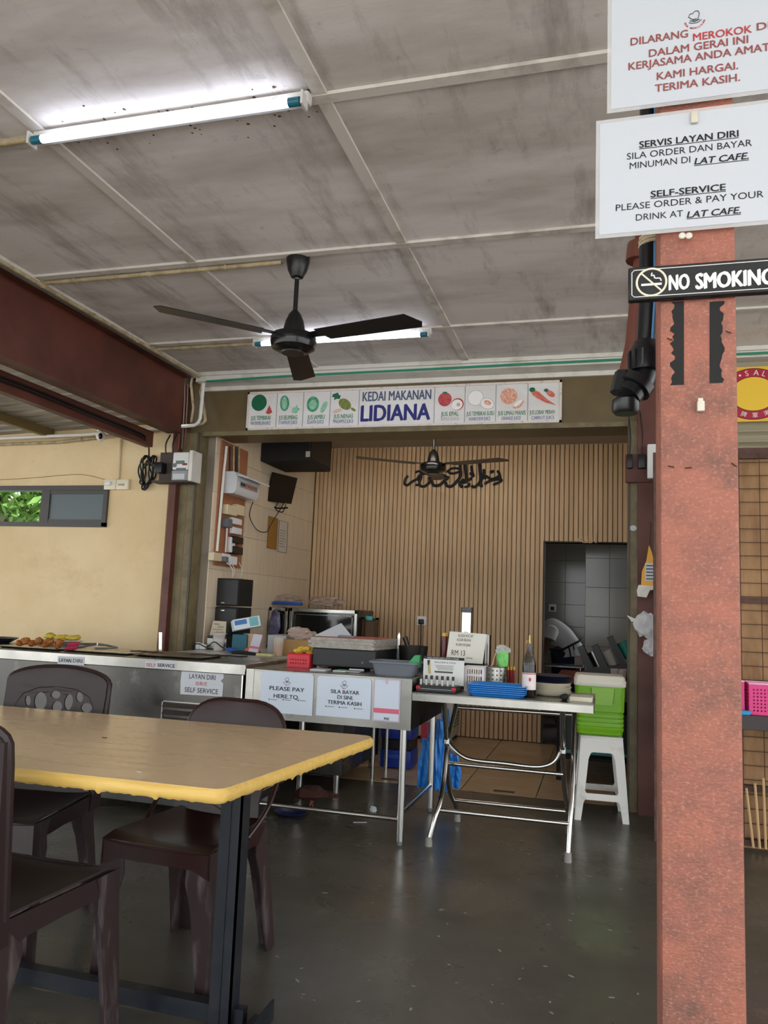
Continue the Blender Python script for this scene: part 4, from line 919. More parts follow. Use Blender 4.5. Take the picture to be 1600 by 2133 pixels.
# glass display cabinets on the back counter
bc = thing('back_counter', 'dark counter under the glass display cabinets', 'counter', (-2.4, 6.95, 0), world=True)
MB().box(-2.92, -1.82, 6.62, 7.40, 0, .80).build('body', M('dark_counter', '3a342e', .6), bc, False)
MB().rbox(-2.925, -1.80, 6.58, 7.45, .80, .825, .003, 1).build('top', m_steeld, bc)
m_glassd = M('dark_smoked_glass', '1e1f1d', .08, spec=.7)
def cabinet(name, label, px0, px1, pyt, Y=6.6):
    a = at(px0, pyt, Y=Y); b = at(px1, pyt+3, Y=Y); z0 = .826; z1 = (a.z+b.z)/2
    t = thing(name, label, 'display cabinet', ((a.x+b.x)/2, Y, z0), world=True); x0, x1 = max(a.x, -2.925), b.x
    MB().rbox(x0, x1, Y+.03, Y+.5, z0, z1, .006, 1).build('case', m_steeld, t)
    for q in ((x0, x1, z1-.035, z1), (x0, x1, z0, z0+.03), (x0, x0+.03, z0, z1), (x1-.03, x1, z0, z1)):
        MB().rbox(q[0], q[1], Y, Y+.03, q[2], q[3], .004, 1).build('frame_bar', m_steel, t)
    MB().box(x0+.03, x1-.03, Y+.02, Y+.029, z0+.03, z1-.035).build('glass_door', m_glassd, t, False)
    for q in ((x0+.045, x1-.045, z1-.06, z1-.05), (x0+.045, x0+.055, z0+.04, z1-.05), (x1-.055, x1-.045, z0+.04, z1-.05)):
        MB().box(q[0], q[1], Y+.012, Y+.02, q[2], q[3]).build('inner_trim', m_steeld, t, False)
    return t
cabinet('display_cabinet', 'left glass-fronted steel cabinet behind the speakers', 497, 600, 1262)
cabinet('display_cabinet', 'right glass-fronted steel cabinet by the slatted wall', 603, 745, 1267)
q = at(575, 1300, Y=6.58)
single(crumple((q.x, 6.565, q.z-.01), (.065, .03, .17), 21, 3, .10), 'purple_bag', M('purple_clear_bag', '4a4468', .25, col2='8f8fae', scale=18), 'purple plastic sleeve in front of the left cabinet glass', 'bag')
q = at(610, 1253, Y=6.8); zb_ = 1.195
single(crumple((q.x-.1, 6.85, zb_+.04), (.16, .12, .06), 31, 3, .25), 'plastic_wrap', M('pinkish_clear_wrap', 'cbb5aa', .2, alpha=.55), 'left crumpled clear wrap on top of the cabinets', 'wrap', smooth=False)
single(crumple((q.x+.31, 6.85, zb_+.035), (.20, .12, .055), 33, 3, .28), 'plastic_wrap', MATS['pinkish_clear_wrap'], 'right crumpled clear wrap on top of the cabinets', 'wrap', smooth=False)
q2 = at(600, 1260, Y=6.70)
single(MB().rbox(q2.x-.14, q2.x+.14, 6.66, 6.72, zb_-.012, zb_+.018, .01), 'blue_packet', M('blue_packet', '2f56b0', .4), 'flat blue packet with wrap on the cabinet top', 'packet')
q = at(765, 1300, Y=6.75)
wf = thing('wooden_rack', 'narrow dark wooden rack right of the cabinets', 'rack', (q.x, 6.9, .825), world=True)
for dx in (-.05, .075): MB().box(q.x+dx, q.x+dx+.02, 6.75, 6.79, .826, 1.10).build('post', M('dark_wood', '4d3826', .7), wf, False)
MB().box(q.x-.05, q.x+.095, 6.75, 6.79, 1.085, 1.10).build('rail', MATS['dark_wood'], wf, False)
MB().box(q.x-.03, q.x+.075, 6.79, 6.8, .826, 1.085).build('back', M('brown_board', '6a4f35', .7), wf, False)
MB().rbox(q.x-.01, q.x+.05, 6.735, 6.75, 1.075, 1.115, .004).build('teal_clip', M('teal_plastic', '3fa0a0', .4), wf)
# chest freezer / white appliance under the far table, by the wall
q0 = at(942, 1541, Z=0.02); q1 = at(992, 1531, Z=.02)
ap = thing('white_appliance', 'white vented appliance on the tiled floor by the slatted wall', 'appliance', (q0.x, q0.y, 0), world=True)
ax, ay = q0.x, q0.y
MB().rbox(ax-.42, ax, ay, ay+.40, .03, .56, .012).build('case', M('appliance_white', 'cfcfca', .4), ap)
MB().box(ax-.40, ax-.02, ay+.02, ay+.38, 0, .03).build('base', m_black, ap, False)
for k in range(13):
    for q in range(2): MB().box(ax, ax+.002, ay+.05+.17*q, ay+.19+.17*q, .12+.028*k, .130+.028*k).build('vent_slot', m_black, ap, False)
# ================================================================== kitchen
kt = thing('kitchen_table', 'dark steel kitchen table beyond the doorway', 'table', (-.7, 8.6, 0), world=True)
MB().rbox(-1.35, -.21, 8.3, 8.62, .66, .68, .003, 1).build('top', m_steeld, kt)
for x in (-1.3, -.26):
    for y in (8.34, 8.58): MB().cyl((x, y, 0), (x, y, .66), .02, n=8).build('leg', m_steeld, kt)
k0 = at(1173, 1258, Y=9.68)
ks = thing('wall_socket', 'white socket with black plug on the kitchen tiles', 'socket', (k0.x, 9.68, k0.z-.05), world=True)
k0 = at(1151, 1266, Y=9.68)
MB().rbox(k0.x-.045, k0.x+.045, 9.675, 9.69, k0.z-.045, k0.z+.045, .003, 1).build('plate', m_wpl, ks)
MB().rbox(k0.x-.02, k0.x+.02, 9.64, 9.675, k0.z-.03, k0.z+.012, .005).build('plug', m_black, ks)
ks.location = (k0.x, 9.68, k0.z-.05)
for ch in ks.children: ch.location = -ks.location
# person bending over the kitchen table, back to us
def skin(name, verts, edges, radii, mat, parent, root=0, sub=2):
    me = bpy.data.meshes.new(name); me.from_pydata(verts, edges, []); o = bpy.data.objects.new(name, me); COL.objects.link(o)
    md = o.modifiers.new('s', 'SKIN'); md.use_smooth_shade = True
    for i, r in enumerate(radii): me.skin_vertices[0].data[i].radius = r if isinstance(r, tuple) else (r, r)
    me.skin_vertices[0].data[root].use_root = True
    sd = o.modifiers.new('d', 'SUBSURF'); sd.levels = sub; sd.render_levels = sub
    dg = bpy.context.evaluated_depsgraph_get(); m2 = bpy.data.meshes.new_from_object(o.evaluated_get(dg)); bpy.data.objects.remove(o)
    m2.name = name; m2.materials.clear(); m2.materials.append(mat); m2.shade_smooth()
    return link(m2, name, parent)
px_ = at(1185, 1330, Y=8.95).x; py_ = 9.05
pe = thing('person', 'person in white T-shirt and dark apron bending over in the kitchen', 'person', (px_, py_, 0), world=True)
m_skin = M('brown_skin', '6d4a38', .6)
X0 = px_
bv = [(X0, py_, .80), (X0-.07, py_-.02, .93), (X0-.18, py_-.04, 1.00), (X0-.27, py_-.05, 1.04),
      (X0-.33, py_-.05, 1.06), (X0-.39, py_-.05, 1.06),
      (X0+.09, py_, .72), (X0+.10, py_-.06, .42), (X0+.10, py_, .08), (X0+.11, py_-.10, .03),
      (X0-.09, py_, .72), (X0-.10, py_-.06, .42), (X0-.10, py_, .08), (X0-.11, py_-.10, .03),
      (X0-.19, py_-.21, 1.00), (X0-.23, py_-.25, .86), (X0-.27, py_-.27, .76), (X0-.29, py_-.28, .72),
      (X0-.22, py_+.13, 1.00), (X0-.30, py_+.15, .88), (X0-.38, py_+.08, .80), (X0-.42, py_+.02, .77)]
be = [(0, 1), (1, 2), (2, 3), (3, 4), (4, 5), (0, 6), (6, 7), (7, 8), (8, 9), (0, 10), (10, 11), (11, 12), (12, 13), (2, 14), (14, 15), (15, 16), (16, 17), (2, 18), (18, 19), (19, 20), (20, 21)]
br_ = [.10, .09, .085, .06, .05, .08, .10, .07, .05, .045, .10, .07, .05, .045, .045, .04, .034, .032, .045, .04, .034, .032]
skin('body', bv, be, br_, m_skin, pe)
V3 = Vector
sp_ = smoothpath([V3((X0+.04, py_, .74)), V3((X0+.02, py_, .82)), V3((X0-.06, py_-.02, .93)), V3((X0-.15, py_-.04, .99)), V3((X0-.23, py_-.05, 1.025)), V3((X0-.29, py_-.05, 1.045))], 4)
sr_ = [.172, .162, .150, .140, .132, .126, .124, .125, .128, .132, .136, .139, .141, .142, .142, .140, .134, .124, .108, .09, .065]
sh_ = MB().tube(sp_, sr_[:len(sp_)], 18)
for a_, b_ in ((14, 15), (18, 19)):
    A_, B_ = V3(bv[a_]), V3(bv[b_]); I_ = A_.lerp(V3(bv[2]), .6)
    sh_.tube([I_, A_, A_.lerp(B_, .55)], [.085, .082, .078], 14)
sh_.build('t_shirt', M('white_cotton', 'd9d9dc', .8, bump=.3, bscale=9), pe)
skin('trousers', [(X0, py_, .80)]+[bv[i] for i in (6, 7, 8, 10, 11, 12)], [(0, 1), (1, 2), (2, 3), (0, 4), (4, 5), (5, 6)], [.150, .12, .085, .065, .12, .085, .065], M('navy_cloth', '1d2140', .85), pe)
MB().tube([(X0+.0+.142*math.cos(k*PI/12), py_-.005+.140*math.sin(k*PI/12), .85+.08*math.cos(k*PI/12)) for k in range(24)], .012, 6, True).build('apron_string', m_blackm, pe)
for dx in (0, .05): MB().tube([(X0+.0+dx, py_-.15, .86), (X0+.015+dx, py_-.172, .80), (X0+.03+dx, py_-.185, .72)], .009, 6).build('apron_tie', m_blackm, pe)
MB().ball((X0-.40, py_-.05, 1.075), (.098, .105, .095), 16, 10).build('head_scarf', m_blackm, pe)
for i in (17, 21):
    hx = Vector(bv[i]); hv = [tuple(hx), tuple(hx+Vector((-.02, -.01, -.035)))]; he = [(0, 1)]; hr = [.03, .028]
    for k in range(5):
        n_ = len(hv); b_ = hx+Vector((-.02+.012*(k-2), -.012, -.045)); hv += [tuple(b_), tuple(b_+Vector((.002*(k-2), -.006, -.03))), tuple(b_+Vector((.002*(k-2), .004, -.05)))]
        he += [(1, n_), (n_, n_+1), (n_+1, n_+2)]; hr += [.010, .009, .008]
    skin('hand', hv, he, hr, m_skin, pe)
q = at(1208, 1352, Y=8.45)
rc = thing('red_drink_jug', 'clear jug of red drink on the kitchen table', 'jug', (q.x, 8.45, .68), world=True)
MB().lathe([(.0, 0), (.05, 0), (.058, .16), (.055, .16), (.047, .006), (0, .006)], (q.x, 8.45, .6805), 20).build('glass', M('clear_plastic', 'dfe4e6', .1, alpha=.3), rc)
MB().lathe([(0, .007), (.046, .007), (.052, .10), (0, .10)], (q.x, 8.45, .6805), 20).build('drink', M('red_syrup', '8f1a22', .2), rc)
# table with red cloth and the cutlery stand inside the shop, right
rt = thing('red_cloth_table', 'table with a dark red cloth inside the shop doorway', 'table', (.2, 6.8, 0), world=True)
MB().rbox(-.36, .72, 5.98, 7.05, .70, .725, .004, 1).build('table_top', M('red_cloth', '6e2c2a', .7, col2='5a2220', scale=9), rt)
MB().box(-.34, .70, 6.0, 7.0, .16, .18).build('lower_shelf', m_blackm, rt, False)
for x in (-.31, .66):
    for y in (6.06, 7.0): MB().cyl((x, y, 0), (x, y, .70), .028, n=10).build('leg', m_blackm, rt)
ct = thing('cup_rack', 'dark slanted rack holding cups above the green cooler', 'rack', (.05, 6.4, .725), world=True)
for k, (px, py) in enumerate(((1226, 1388), (1256, 1370), (1288, 1352))):
    q = at(px, py, Y=6.4); dx = .0
    d_ = Vector((-.42, 0, .9)).normalized(); e_ = Vector((.9, 0, .42))
    o0 = Vector((q.x, 6.3, max(q.z-.10, .765)))
    MB().loft([[o0+d_*s+e_*w+Vector((0, y, 0)) for w, y in ((0, 0), (.05, 0), (.05, .2), (0, .2))] for s in (-.03, .20)]).build('slot', M('charcoal_plastic', '37373a', .5), ct)
    MB().cyl(o0+d_*.0+e_*.09+Vector((0, .1, 0)), o0+d_*.13+e_*.09+Vector((0, .1, 0)), .034, .04, 14).build('cup', [m_chrome, M('clear_cup', 'd8d0c8', .15, alpha=.5), M('teal_cup', '2f8f80', .4)][k], ct)
q = at(1216, 1400, Y=6.4); q2 = at(1318, 1392, Y=6.4)
MB().loft([[Vector((q.x-.02, y, .7262)), Vector((q2.x+.1, y, .7262)), Vector((q2.x+.1, y, .86)), Vector((q.x+.04, y, .80))] for y in (6.28, 6.52)]).build('stand', MATS['charcoal_plastic'], ct, False)
for k in range(2):
    q = at(1281+16*k, 1406, Y=6.2)
    single(MB().lathe([(.0, 0), (.024, 0), (.034, .085), (.031, .085), (.022, .004), (0, .004)], (q.x, 6.2, .7255), 16), 'plastic_cup', MATS['clear_cup'], ('left', 'right')[k]+' clear plastic cup standing behind the green cooler', 'cup', 'cups behind the cooler')
# trays stacked on edge on its lower shelf
for k in range(4):
    y0 = 6.30-.05*k; x0 = -.33+.015*k
    t = thing('black_tray', ('rearmost', 'third', 'second', 'front')[k]+' black tray on edge under the red cloth table', 'tray', (x0+.2, y0, .18), world=True, group='trays under the red table')
    MB().rbox(x0, x0+.62, y0, y0+.012, .182, .56-.02*k, .004, 1).build('panel', M('black_tray_plastic', '1b1b1d', .4), t)
    MB().tube([(x0+.006, y0-.004, .188), (x0+.614, y0-.004, .188), (x0+.614, y0-.004, .55-.02*k), (x0+.006, y0-.004, .55-.02*k)], .005, 6, True).build('rim', MATS['black_tray_plastic'], t)
    if k == 3:
        MB().box(x0-.012, x0+.62, y0-.012, y0-.0095, .181, .205).box(x0-.012, x0+.010, y0-.012, y0-.0095, .205, .26).build('teal_edge', M('teal_edge_tray', '4a9aa0', .4), t, False)
# ================================================================== furniture
m_chair = M('dark_brown_plastic', '2f2222', .40, col2='281d1d', scale=6, spec=.35)
m_chairw = M('worn_brown_plastic', '322525', .42, col2='665c5c', scale=7, detail=7, stretch=(3, 3, .7), amt=.8, lo=.52, hi=.72)
m_chairc = M('glossy_maroon_plastic', '2b1816', .30, col2='36211e', scale=9, spec=.35)
def lring(c, sx, sy, w, t=.007, wy=None):
    x, y, z = c; wy = wy or w
    return [(x, y, z), (x-sx*w, y, z), (x-sx*w, y-sy*t, z), (x-sx*t, y-sy*t, z), (x-sx*t, y-sy*wy, z), (x, y-sy*wy, z)]
def lleg(b, t_, sx, sy, wb, wt):
    b, t_ = Vector(b), Vector(t_); mb = MB(); rings = []
    for s, w in ((0, wb), (.35, wb*1.12), (.62, wb*1.3), (.78, wb*1.6), (.9, wt*.82), (1, wt)):
        p = b.lerp(t_, s); rings.append(lring(p, sx, sy, w))
    return mb.loft(rings)
def chair(name, label, loc, rz, style, group=None):
    t = thing(name, label, 'chair', (loc[0], loc[1], 0), rz, group)
    m = m_chair if style == 'oval' else m_chairc; SZ = .44
    hw, hd = (.225, .215) if style == 'oval' else (.195, .205)
    def seat(u, v):
        x = (u-.5)*2; y = (v-.5)*2
        k = 1-.10*(1-v)
        z = SZ-.022*(1-min(1, x*x))*(1-min(1, (y*.9)**2)) + (-.012*max(0, y-.75)/.25 if y > .75 else 0)
        z += .006*abs(x)**3
        return Vector((x*hw*k, y*hd, z))
    MB().sheet(seat, 16, 16, -.006).build('seat', m, t)
    # skirt round the seat
    for s in (-1, 1):
        MB().prism([(-hd, SZ-.002), (hd, SZ-.004), (hd, SZ-.075), (hd*.6, SZ-.062), (0, SZ-.058), (-hd*.6, SZ-.062), (-hd, SZ-.085)],
                   lambda u, v, d: (s*(hw*(1-.10*(hd-u)/(2*hd))+d), u, v), -.007, 0).build('apron', m, t)
    MB().prism([(-hw, SZ-.004), (hw, SZ-.004), (hw, SZ-.08), (hw*.7, SZ-.056), (-hw*.7, SZ-.056), (-hw, SZ-.08)], lambda u, v, d: (u, hd+d, v), -.007, 0).build('apron', m, t)
    MB().prism([(-hw*.9, SZ-.004), (hw*.9, SZ-.004), (hw*.9, SZ-.07), (-hw*.9, SZ-.07)], lambda u, v, d: (u, -hd+d, v), 0, .007).build('apron', m, t)
    for sx in (-1, 1):
        lleg((sx*(hw+.025), hd+.02 if style == 'oval' else hd-.02, 0), (sx*hw, hd, SZ-.003), sx, 1, .056, .10).build('leg', m_chairw, t)
        lleg((sx*(hw+.0), -hd-.075, 0), (sx*hw*.9, -hd, SZ-.003), sx, -1, .058, .10).build('leg', m_chairw, t)
    TOP = .905 if style == 'oval' else .83
    tan = math.tan(math.radians(7 if style == 'oval' else 12))
    def bend(v): return Vector((v.x, -hd+.004-(v.y-SZ)*tan+.30*v.x*v.x+v.z, v.y))
    if style == 'oval':
        bw = .212
        out = [(-.195, SZ-.03), (.195, SZ-.03), (.20, .55), (bw, .80), (bw, TOP-.055)]
        out += [(bw*math.cos(math.radians(a)), TOP-.055+.055*math.sin(math.radians(a))) for a in range(12, 180, 12)]
        out += [(-bw, TOP-.055), (-bw, .80), (-.20, .55)]
        hs = [(-.135, .758, .025, .019, 0), (-.098, .797, .016, .021, -25), (-.054, .775, .019, .031, 0), (.006, .800, .021, .015, 0), (-.008, .754, .022, .023, -20), (.066, .772, .027, .036, -10), (.118, .772, .012, .021, -15),
              (.118, .722, .013, .021, -10), (-.085, .722, .014, .018, 20), (-.135, .705, .015, .024, 10), (.022, .715, .020, .016, 15), (.076, .710, .019, .019, 0), (-.04, .695, .022, .020, 0), (.045, .672, .026, .018, 15), (-.098, .665, .024, .025, 0),
              (.115, .668, .019, .026, 0), (-.02, .640, .026, .022, 0), (.07, .622, .022, .020, 10), (-.135, .630, .015, .022, 0), (-.075, .612, .020, .019, 0), (.125, .610, .016, .021, 0), (.02, .598, .020, .015, 0), (-.03, .578, .017, .014, 0), (.08, .575, .02, .014, 0), (-.11, .573, .018, .014, 0)]
        me = holed(out, [ell(a, b, c, d, 14, e) for a, b, c, d, e in hs], .008, 'backrest', m, bend, div=.05)
        bo = link(me, 'backrest', t)
        rim = [(-.205, SZ), (-bw-.004, .80), (-bw-.003, TOP-.055)]+[(bw*math.cos(math.radians(a)), TOP-.052+.055*math.sin(math.radians(a))) for a in range(168, 0, -12)]+[(bw+.003, TOP-.055), (bw+.004, .80), (.205, SZ)]
        MB().tube([bend(Vector((a, b, -.01))) for a, b in rim], .011, 6).build('back_rim', m, bo)
        for s in (-1, 1):
            MB().loft([[bend(Vector((s*(x+dx), z, dz))) for dx, dz in ((-.004, 0), (.006, 0), (.006, -w), (-.004, -w))] for x, z, w in ((.202, SZ-.06, .085), (.205, .52, .06), (.209, .65, .042), (.212, .855, .03))]).build('back_flange', m, t)
        arcp = [(-.165, .60), (-.165, .76), (-.14, .80), (-.08, .825), (0, .832), (.08, .825), (.14, .80), (.165, .76), (.165, .60)]
        MB().tube([bend(Vector((a, b, .004))) for a, b in arcp], .0018, 5).build('moulded_line', M('dark_line', '241818', .5), bo)
    else:
        bw = .20
        out = [(-.15, SZ-.03), (.15, SZ-.03), (.14, .50), (.15, .56), (.19, .62), (bw, .72)]+[(bw*math.cos(math.radians(a))**.6 if a < 90 else -bw*abs(math.cos(math.radians(a)))**.6, .72+.11*math.sin(math.radians(a))) for a in range(10, 180, 10) if a != 90]+[(-bw, .72), (-.19, .62), (-.15, .56), (-.14, .50)]
        hole = [(-.045, .47), (0, .452), (.045, .47), (.06, .53), (.065, .60), (.0, .63), (-.065, .60), (-.06, .53)]
        me = holed(out, [hole], .009, 'backrest', m, bend, div=.05); bo = link(me, 'backrest', t)
        rim = [(-bw, .66)]+[(-bw*abs(math.cos(math.radians(a)))**.6, .72+.112*math.sin(math.radians(a))) for a in range(10, 90, 10)]+[(bw*math.cos(math.radians(a))**.6, .72+.112*math.sin(math.radians(a))) for a in range(80, 0, -10)]+[(bw, .66)]
        MB().tube([bend(Vector((a, b, -.004))) for a, b in rim], .010, 6).build('back_rim', m, bo)
        for s in (-1, 1):
            q = [Vector((s*.20, -.02, SZ-.01)), Vector((s*.215, -.12, .50)), bend(Vector((s*.205, .60, 0))), bend(Vector((s*.20, .72, 0)))]
            MB().tube(smoothpath(q), .008, 8).build('side_strut', m, t)
    return t
chair('plastic_chair', 'nearest brown plastic chair, cut off by the left edge, facing the table', (-1.545, 1.83), 0, 'oval')
chair('plastic_chair', 'brown plastic chair with oval holes behind the table', (-2.07, 2.48), PI+math.radians(8), 'oval')
chair('plastic_chair', 'glossy maroon round-backed chair tucked under the table end', (-1.325, 2.46), PI-math.radians(3), 'round')
chair('plastic_chair', 'farthest brown chair at the left edge, before the serving counter', (-3.08, 2.85), PI, 'oval')
# ---- dining table
m_lam = M('tan_laminate', 'dbc19c', .25, col2='d0b48c', scale=5, stretch=(.6, 6, 1), amt=.6, rvar=.05)
m_edge = M('yellow_edge_band', 'dcb866', .5, col2='c9a04c', scale=12, stretch=(.5, 4, 6), amt=.7)
dt = thing('dining_table', 'tan laminate dining table with chipped yellow edge', 'table', (-1.6, 2.19, 0), world=True)
TZ = .76
NR, FR, FL, NL = Vector((-.862, 1.733, TZ)), Vector((-.752, 2.655, TZ)), Vector((-2.62, 2.595, TZ)), Vector((-2.62, 1.69, TZ))
def cornered():
    P = []
    for c, a, b, r in ((NR, NL, FR, .03), (FR, NR, FL, .06), (FL, FR, NL, .03), (NL, FL, NR, .03)):
        u = (a-c).normalized()*r; w = (b-c).normalized()*r
        for k in range(5):
            s = k/4; P.append(c+u*(1-s)**2+w*s**2)
    return P
per = cornered()
MB().prism([(p.x, p.y) for p in per], lambda u, v, d: (u, v, d), TZ-.003, TZ).build('top_laminate', m_lam, dt, ang=30)
# edge band with a ragged lower edge, dense points round the perimeter
dense = []
for i in range(len(per)):
    a, b = per[i], per[(i+1) % len(per)]; n = max(1, int((b-a).length/.006))
    for k in range(n): dense.append(a.lerp(b, k/n))
cen = sum(per, Vector())/len(per); rn = random.Random(5); rings = [[], [], [], []]; z_ = .034
for i, p in enumerate(dense):
    tg = (dense[(i+1) % len(dense)]-dense[i-1]); nn = Vector((tg.y, -tg.x, 0)).normalized()
    if nn.dot(p-cen) < 0: nn = -nn
    if i % 2 == 0: z_ = .034+rn.uniform(-.0012, .0018) + (.005 if rn.random() < .05 else 0)
    rings[0].append(p+Vector((0, 0, -.0005))); rings[1].append(p+nn*.007+Vector((0, 0, -.008)))
    rings[2].append(p+nn*.008+Vector((0, 0, -.026))); rings[3].append(p-nn*.002+Vector((0, 0, -z_)))
MB().loft(rings, cap=False).build('edge_band', m_edge, dt, ang=60)
MB().prism([(p.x+(cen.x-p.x)*.008, p.y+(cen.y-p.y)*.008) for p in per], lambda u, v, d: (u, v, d), TZ-.027, TZ-.0035).build('core_board', M('chipboard', '8a7355', .9, col2='5f4c36', scale=60), dt)
m_dk = M('blue_black_steel', '191d24', .42, col2='2b2a29', scale=14, amt=.7, lo=.5, hi=.75, rvar=.1)
mb = MB().box(-1.078, -1.010, 2.17, 2.176, .0, TZ-.027).box(-1.016, -1.010, 2.17, 2.225, 0, TZ-.027).box(-1.046, -1.043, 2.166, 2.17, 0, TZ-.03)
mb.build('post', m_dk, dt, False)
MB().box(-2.45, -2.385, 2.165, 2.215, .0, TZ-.027).build('post', m_dk, dt, False)
MB().box(-2.4, -1.075, 2.185, 2.19, .004, .052).box(-2.4, -1.075, 2.19, 2.225, .047, .052).build('stretcher', m_dk, dt, False)
MB().box(-.98, -.92, 1.86, 2.27, 0, .006).box(-.925, -.919, 1.86, 2.27, 0, .055).build('foot_bar', m_dk, dt, False)
MB().box(-1.02, -.98, 2.19, 2.22, 0, .05).build('foot_lug', m_dk, dt, False)
MB().box(-2.45, -2.39, 1.86, 2.52, 0, .045).build('foot_bar', m_dk, dt, False)
MB().box(-1.07, -1.02, 1.86, 2.52, TZ-.055, TZ-.0275).build('bearer', m_dk, dt, False)
MB().box(-2.44, -2.39, 1.86, 2.52, TZ-.055, TZ-.0275).build('bearer', m_dk, dt, False)
q = at(290, 1609, Z=TZ); single(crumple((q.x, q.y, TZ+.0015), (.010, .003, .0016), 2, 2), 'paper_scrap', m_paper, 'tiny white paper scrap near the table edge', 'litter')
q = at(218, 1537, Z=TZ); single(MB().rbox(q.x-.008, q.x+.008, q.y-.003, q.y+.003, TZ+.0002, TZ+.0015, .0004, 1), 'dark_scrap', m_black, 'tiny dark scrap in the middle of the dining table', 'litter')
# ---- steel pay table
PT = .837
pt = thing('pay_table', 'stainless steel pay table with notices on its apron', 'table', (-1.42, 4.4, 0), world=True)
px0, px1, py0, py1 = -1.892, -.956, 4.018, 4.82
MB().rbox(px0, px1, py0, py1, PT-.012, PT, .003, 1).build('top', m_steel, pt)
MB().box(px0, px1, py0, py0+.004, .575, PT-.01).build('apron', m_steel, pt, False)
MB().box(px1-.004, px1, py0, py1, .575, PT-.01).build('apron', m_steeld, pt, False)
MB().box(px0, px0+.004, py0, py1, .575, PT-.01).build('apron', m_steel, pt, False)
for x in (px0, px1-.045): MB().box(x, x+.045, py0-.003, py0, .575, PT-.002).build('corner_plate', m_steel, pt, False)
for x in (px0+.05, px1-.045):
    for y in (py0+.03, py1-.045):
        lo3 = MB().cyl((x, y, .02), (x, y, .60), .019, n=16).build('leg', m_chrome, pt)
        MB().lathe([(.0, 0), (.013, 0), (.016, .02), (.0, .02)], (x, y, 0), 12).build('foot', m_grey, lo3)
MB().cyl((px0+.05, py0+.03, .125), (px1-.045, py0+.03, .125), .0125, n=12).build('rail', m_chrome, pt)
for x in (px0+.05, px1-.045): MB().cyl((x, py0+.03, .15), (x, py1-.045, .15), .0125, n=12).build('rail', m_chrome, pt)
# notices on the pay table
NY = py0-.0045
def sheetn(name, label, tl, br, mat, cat='notice', cut=True):
    a = at(*tl, Y=NY); b = at(*br, Y=NY); c = .012 if cut else 0
    t = thing(name, label, cat, ((a.x+b.x)/2, NY, b.z), world=True)
    poly = [(a.x+c, a.z), (b.x-c, a.z), (b.x, a.z-c), (b.x, b.z), (a.x, b.z), (a.x, a.z-c)]
    MB().prism(poly, lambda u, v, d: (u, d, v), NY, NY+.0012).build('paper', mat, t, False)
    return t, a, b
m_coolp = M('cool_white_paper', 'c8d2df', .35)
s1, a, b = sheetn('pay_notice', 'white notice asking customers to pay here, left on the steel table', (545, 1397), (650, 1491), m_coolp)
pw(s1, 'PLEASE PAY', (561.4, 1436.5), (634.7, 1431.6), NY, m_ink, bold=.015, cap=8); pw(s1, 'HERE.TQ.', (570, 1453), (623.7, 1446.5), NY, m_ink, bold=.015, cap=8)
c = at(598, 1419, Y=NY); logo(s1, (c.x, c.z), .02, NY, M('grey_ink', '4a4a4a', .6), m_red)
s2, a, b = sheetn('pay_notice', 'white notice in Malay in the middle of the steel table apron', (662, 1407), (771, 1499), m_coolp)
pw(s2, 'SILA BAYAR', (689.4, 1443.3), (748.9, 1439.5), NY, m_ink, bold=.015, cap=7.6); pw(s2, 'DI SINI.', (702.7, 1455.5), (736.3, 1451), NY, m_ink, bold=.015, cap=7.6); pw(s2, 'TERIMA KASIH', (682.6, 1465.5), (753.3, 1463.3), NY, m_ink, bold=.015, cap=7.6)
c = at(717.5, 1426, Y=NY); logo(s2, (c.x, c.z), .02, NY, MATS['grey_ink'], m_red)
for s_, pts in ((s1, ((561, 1456.5), (590, 1457.5), (621, 1459))), (s2, ((679, 1471), (707, 1473), (739, 1476)))):
    for x, y in pts:
        p = at(x, y, Y=NY); MB().prism(ell(0, 0, .0035, .0035, 10), lambda u, v, d: (p.x+u, d, p.z+v), NY-.0012, NY-.0006).build('icon_dot', m_ink, s_, False)
        MB().box(p.x+.008, p.x+.045, NY-.0012, NY-.0006, p.z-.0012, p.z+.0012).build('print_line', M('grey_ink', '4a4a4a', .6), s_, False)
s3, a, b = sheetn('payment_card', 'pink-bordered payment card at the right end of the steel table', (779, 1413), (832, 1505), m_coolp, 'card', False)
m_pinkp = M('pink_print', 'd0627a', .5)
MB().tube([(a.x+.004, NY-.001, b.z+.004), (b.x-.004, NY-.001, b.z+.004), (b.x-.004, NY-.001, a.z-.004), (a.x+.004, NY-.001, a.z-.004)], .0012, 5, True).build('border_line', m_pinkp, s3)
z = at(805, 1481, Y=NY).z; MB().box(a.x+.006, b.x-.006, NY-.0012, NY-.0006, z-.012, z+.012).build('band', m_pinkp, s3, False)
p = at(805, 1493.5, Y=NY); pw(s3, 'MAE', (800, 1499), (811, 1493.5), NY, m_ink, bold=.02, cap=5)
c = at(806, 1421, Y=NY); MB().tube([(c.x+.006*math.cos(k*PI/6), NY-.001, c.z+.007*math.sin(k*PI/6)) for k in range(12)], .0012, 5, True).build('emblem_ring', m_pinkp, s3)
